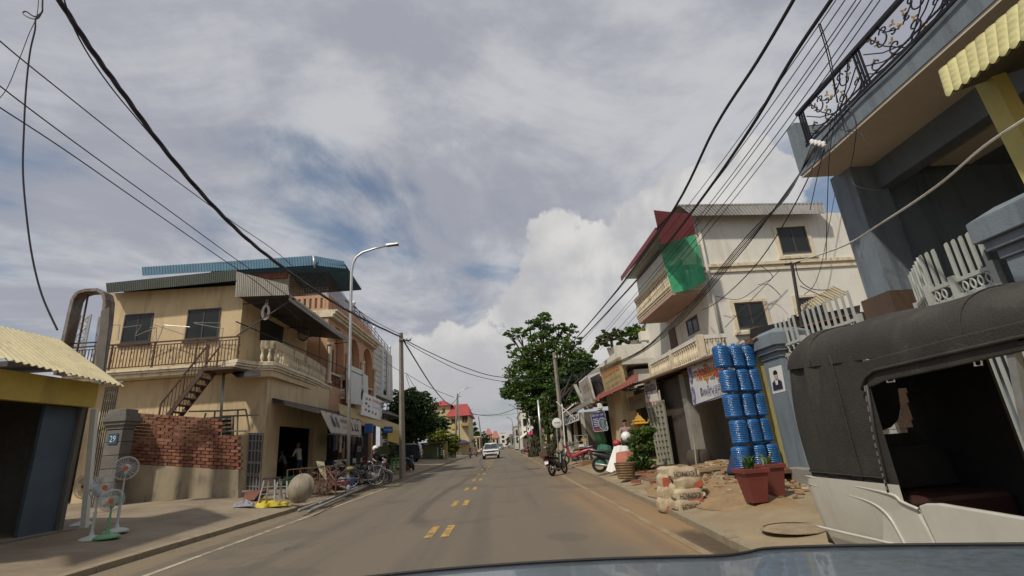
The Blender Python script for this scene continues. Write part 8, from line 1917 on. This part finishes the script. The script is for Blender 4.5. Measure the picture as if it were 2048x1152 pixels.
mb.mi = [0]*len(mb.f); mb.build('rear_canvas', canvas, tk, True)
zbot = .30
def body_fn(u, v):
    x, y = shell(u, v); cx2, cy2 = tx+wid/2, yR-.6; d = Vector((x-cx2, y-cy2, 0)).normalized()
    z = zbot+(zc_+.0-zbot)*v; return Vector((x, y, z))+d*(.05-.10*(1-v)**2)
MB().grid(body_fn, 60, 8).build('rear_body', tkw, tk, True)
# near side: quarter panel ahead of the wheel and the front sill panel
def side_poly(px, off, name, mt, th=.04): return MB().prism([tp(u, v, tx-off) for u, v in px], (th, 0, 0)).build(name, mt, tk, bevel=.012)
side_poly([(1764, 983), (1779, 987), (1800, 1002), (1832, 1020), (1855, 1060), (1880, 1110), (1900, 1190), (1764, 1190)], .03, 'quarter_panel', tkw)
side_poly([(1836, 1012), (1850, 1007), (1875, 1007), (2048, 1036), (2200, 1062), (2200, 1230), (1915, 1200), (1872, 1090)], .045, 'front_panel', tkw, .05)
for seq, r in ((((1618, 968), (1680, 985), (1740, 1004), (1775, 1030), (1800, 1070), (1820, 1110)), .011), (((1632, 1052), (1690, 1066), (1760, 1082), (1830, 1100)), .013), (((1612, 952), (1690, 968), (1780, 988), (1802, 1003), (1836, 1018)), .013)):
    MB().tube(smooth_path([tp(u, v, tx-.035) for u, v in seq], 4), r, 6).build('body_ridge', tkw, tk, True)
# canvas roof over hoops
yf_ = 1.1
zA, zB_ = zt_, zr1
zs_list = []
def roof_fn(u, v):
    y = yR-.02+(yf_-yR)*v; a = u*math.pi
    base = zt_+(tp(2040, 676).z-zt_)*min(1, max(0, (yR-y)/(yR-tp(2040, 676).y)))
    wq = 1-(1-min(1, v/.06))**2; x = tx+wid/2-(wid/2+.0)*(.62+.38*max(0, wq)**.5)*math.copysign(abs(math.cos(a))**.62, math.cos(a)); hgt = .40*math.sin(a)**.75*min(1, .15+ (v*9)**.6 if v < .11 else 1)
    return Vector((x, y-.12*(1-min(1, v*8))*math.sin(a), base+hgt+.012*math.sin(v*26)*math.sin(a)))
MB().grid(roof_fn, 30, 44).build('canvas_roof', canvas, tk, True)
# header flap over the door, with piping, pillar strips
hz = [(1728, 760), (1745, 741), (1900, 706), (2048, 672), (2200, 640)]
MB().tube([tp(u, v, tx-.035) for u, v in ((1735, 985-0), (1726, 850), (1724, 780), (1730, 755), (1748, 741), (1900, 706), (2048, 672), (2200, 640))][2:], .014, 6).build('drip_rail', canvas, tk, True)
side_poly([(1722, 766), (1726, 722), (1900, 676), (2048, 640), (2200, 604), (2200, 668), (2048, 702), (1900, 735), (1770, 762), (1740, 775)], .02, 'header_flap', canvas, .02)
MB().tube([tp(u, v, tx-.03) for u, v in ((1733, 770), (1748, 860), (1766, 940), (1779, 988))], .016, 6).build('door_pillar', M['dkmetal'], tk, True)
mb = MB()
for k in range(13):
    a, b = k/13, (k+.55)/13; P4 = [tp(u, v, tx-.05) for u, v in ((1729, 772), (1744, 860), (1760, 930), (1775, 985))]
    def pp(t): t *= 3; i = min(2, int(t)); return lerp(P4[i], P4[i+1], t-i)
    mb.bar(pp(a), pp(b), .008)
mb.build('edge_trim', M['metal'], tk, kind='stuff')
for (u, v) in ((1780, 755), (1955, 722)): mb = MB(); mb.tube([tp(u-7, v-6, tx-.01), tp(u+7, v-8, tx-.01), tp(u+9, v+8, tx-.01), tp(u-5, v+10, tx-.01), tp(u-7, v-6, tx-.01)], .008, 4); mb.build('buckle', M['metal'], tk)
MB().bar(tp(2024, 690, tx+.02), tp(2062, 880, tx+.02), .05).build('front_pillar', M['metal'], tk)
MB().bar(tp(2040, 676), Vector((tx, yf_, zr1)), .04).build('side_rail', M['dkmetal'], tk)
for y in (yR-.62, yR-2.3):
    v_ = (y-yR)/(yf_-yR); MB().tube([roof_fn(k/24, v_)+Vector((0, 0, .008)) for k in range(25)], .006, 5).build('roof_hoop_seam', canvas, tk, True)
MB().tube([canvas_fn(.14, k/10)+Vector((-.008, .0, 0)) for k in range(11)], .009, 5).build('canvas_seam', canvas, tk, True)
MB().tube([canvas_fn(k/40, .06)*1.0+Vector((-.012, .004, 0)) for k in range(2, 22)], .007, 4).build('canvas_seam', canvas, tk, True)
# far side wall with the small window, floor, seat
def fp(u, v): return X(u, v, xf-.05)
zf0, zf1 = .35, zt_+.05
wy1, wy0 = fp(1755, 820).y, fp(1817, 820).y; wz0, wz1 = fp(1790, 868).z, fp(1790, 778).z
inn = mat('black_lining', (.034, .030, .026), .85, .25, 3)
mb = MB().span((xf-.05, fp(2010, 820).y, zf0), (xf-.02, yR-.28, zf1)).span((xf-.05, 1.2, zf0), (xf-.02, fp(2010, 820).y, .95)); mb.build('far_side', inn, tk)
mb = MB()
for k in range(6): z = hz0+(hz1-hz0)*(k+.5)/6; mb.bar((hx0, yR+.01, z), (hx1, yR+.01, z), .006)
for k in range(9): x = hx0+(hx1-hx0)*(k+.5)/9; mb.bar((x, yR+.01, hz0), (x, yR+.01, hz1), .006)
mb.build('window_mesh', M['fence'], tk, kind='stuff')
cl = [Y(u, v, yR-.05) for u, v in ((1690, 760), (1795, 768), (1801, 815), (1796, 840), (1782, 855), (1760, 862), (1690, 866))]
MB().prism(cl, (0, .02, 0)).build('headrest_shape', inn, tk)  # dark headrest shape that hides part of the rear window
MB().span((tx+.05, 1.2, .30), (xf-.05, yR-.1, .40)).build('floor', inn, tk)
MB().span((tx+.08, yR-.95, .40), (xf-.08, yR-.35, .78)).build('seat', mat('dark_red_vinyl', (.055, .022, .019), .5, .2, 3), tk, bevel=.05)
MB().hexa([(tx+.08, yR-.45, .78), (xf-.08, yR-.45, .78), (xf-.08, yR-.3, .78), (tx+.08, yR-.3, .78)], [(tx+.08, yR-.38, 1.16), (xf-.08, yR-.38, 1.16), (xf-.08, yR-.26, 1.16), (tx+.08, yR-.26, 1.16)]).build('backrest', inn, tk, bevel=.04)
MB().hexa([(tx+.25, 2.55, .4), (xf-.25, 2.55, .4), (xf-.25, 3.0, .4), (tx+.25, 3.0, .4)], [(tx+.25, 2.6, .82), (xf-.25, 2.6, .82), (xf-.25, 2.98, .82), (tx+.25, 2.98, .82)]).build('driver_seat', M['dkmetal'], tk, bevel=.05)
MB().bar((tx+.15, 3.15, .8), (xf-.15, 3.15, 1.05), .05).build('grab_bar', mat('dull_red_bar', (.10, .03, .025), .6), tk)
MB().span((xf-.06, 1.2, .95), (xf-.02, fp(2010, 820).y, 1.0)).build('far_sill', tkw, tk)
for x in (tx+.14, xf-.14): w_ = MB().lathe([(.12, -.06), (.2, -.065), (.235, -.03), (.235, .03), (.2, .065), (.12, .06)], 20, (x, yR-.62, .36), Matrix.Rotation(R(90), 3, 'Y')).build('wheel', M['black'], tk, 40)
MB().lathe([(.12, -.06), (.2, -.065), (.235, -.03), (.235, .03), (.2, .065), (.12, .06)], 20, (tx+wid/2, 1.25, .36), Matrix.Rotation(R(90), 3, 'Y')).build('wheel', M['black'], tk, 40)
MB().hexa([(tx+.2, .95, .5), (xf-.2, .95, .5), (xf-.02, 1.3, .4), (tx+.02, 1.3, .4)], [(tx+.2, .95, 1.0), (xf-.2, .95, 1.0), (xf-.02, 1.25, 1.05), (tx+.02, 1.25, 1.05)]).build('nose', tkw, tk, bevel=.06)
MB().hexa([(tx+.06, 1.14, 1.05), (xf-.06, 1.14, 1.05), (xf-.06, 1.17, 1.05), (tx+.06, 1.17, 1.05)], [(tx+.06, 1.2, zr1-.02), (xf-.06, 1.2, zr1-.02), (xf-.06, 1.23, zr1-.02), (tx+.06, 1.23, zr1-.02)]).build('windscreen', mat('clear_glass', (.8, .85, .85), .05, .02, 1, trans=1.0), tk)
# ------------------------------------------------------------------ bonnet of the camera car
hd = root('car_bonnet', (.6, 1.4, .6), 'dark slate blue bonnet of the camera car along the bottom edge', 'car')
hpaint = mat('slate_blue_car_paint', (.15, .185, .215), .38, .08, 3, coat=.5, metal=.25, dirt=(.10, .095, .08), damt=.35, dscale=(5, 5, 5))
fe = [(560, 1190), (660, 1166), (760, 1152), (900, 1138), (1050, 1127), (1200, 1119), (1330, 1115), (1440, 1112), (1490, 1106), (1540, 1097), (1700, 1092), (1900, 1090), (2048, 1089), (2250, 1088)]
FE = [G(u, v, 1.02+.012*math.sin(i*.5)) for i, (u, v) in enumerate(fe)]
FE = smooth_path(FE, 4)
def bonnet(u, v):
    t = u*(len(FE)-1); i = min(int(t), len(FE)-2); p = lerp(FE[i], FE[i+1], t-i)
    if v < .3: k = v/.3; return Vector((p.x, p.y-.02-.03*(1-k), p.z-.38*(1-k)**1.5))
    k = (v-.3)/.7; x = p.x*(1-k*.35); crease = .022*math.exp(-((x-.42-.1*k)/.035)**2)
    return Vector((x, p.y*(1-k)+.55*k-.0, p.z+.05*math.sin(k*1.57)+crease*k))
MB().grid(bonnet, 70, 20).build('bonnet', hpaint, hd, True)
MB().tube([Vector((p.x, p.y-.012, p.z+.004)) for p in FE], .006, 5).build('edge_seal', M['black'], hd, True)
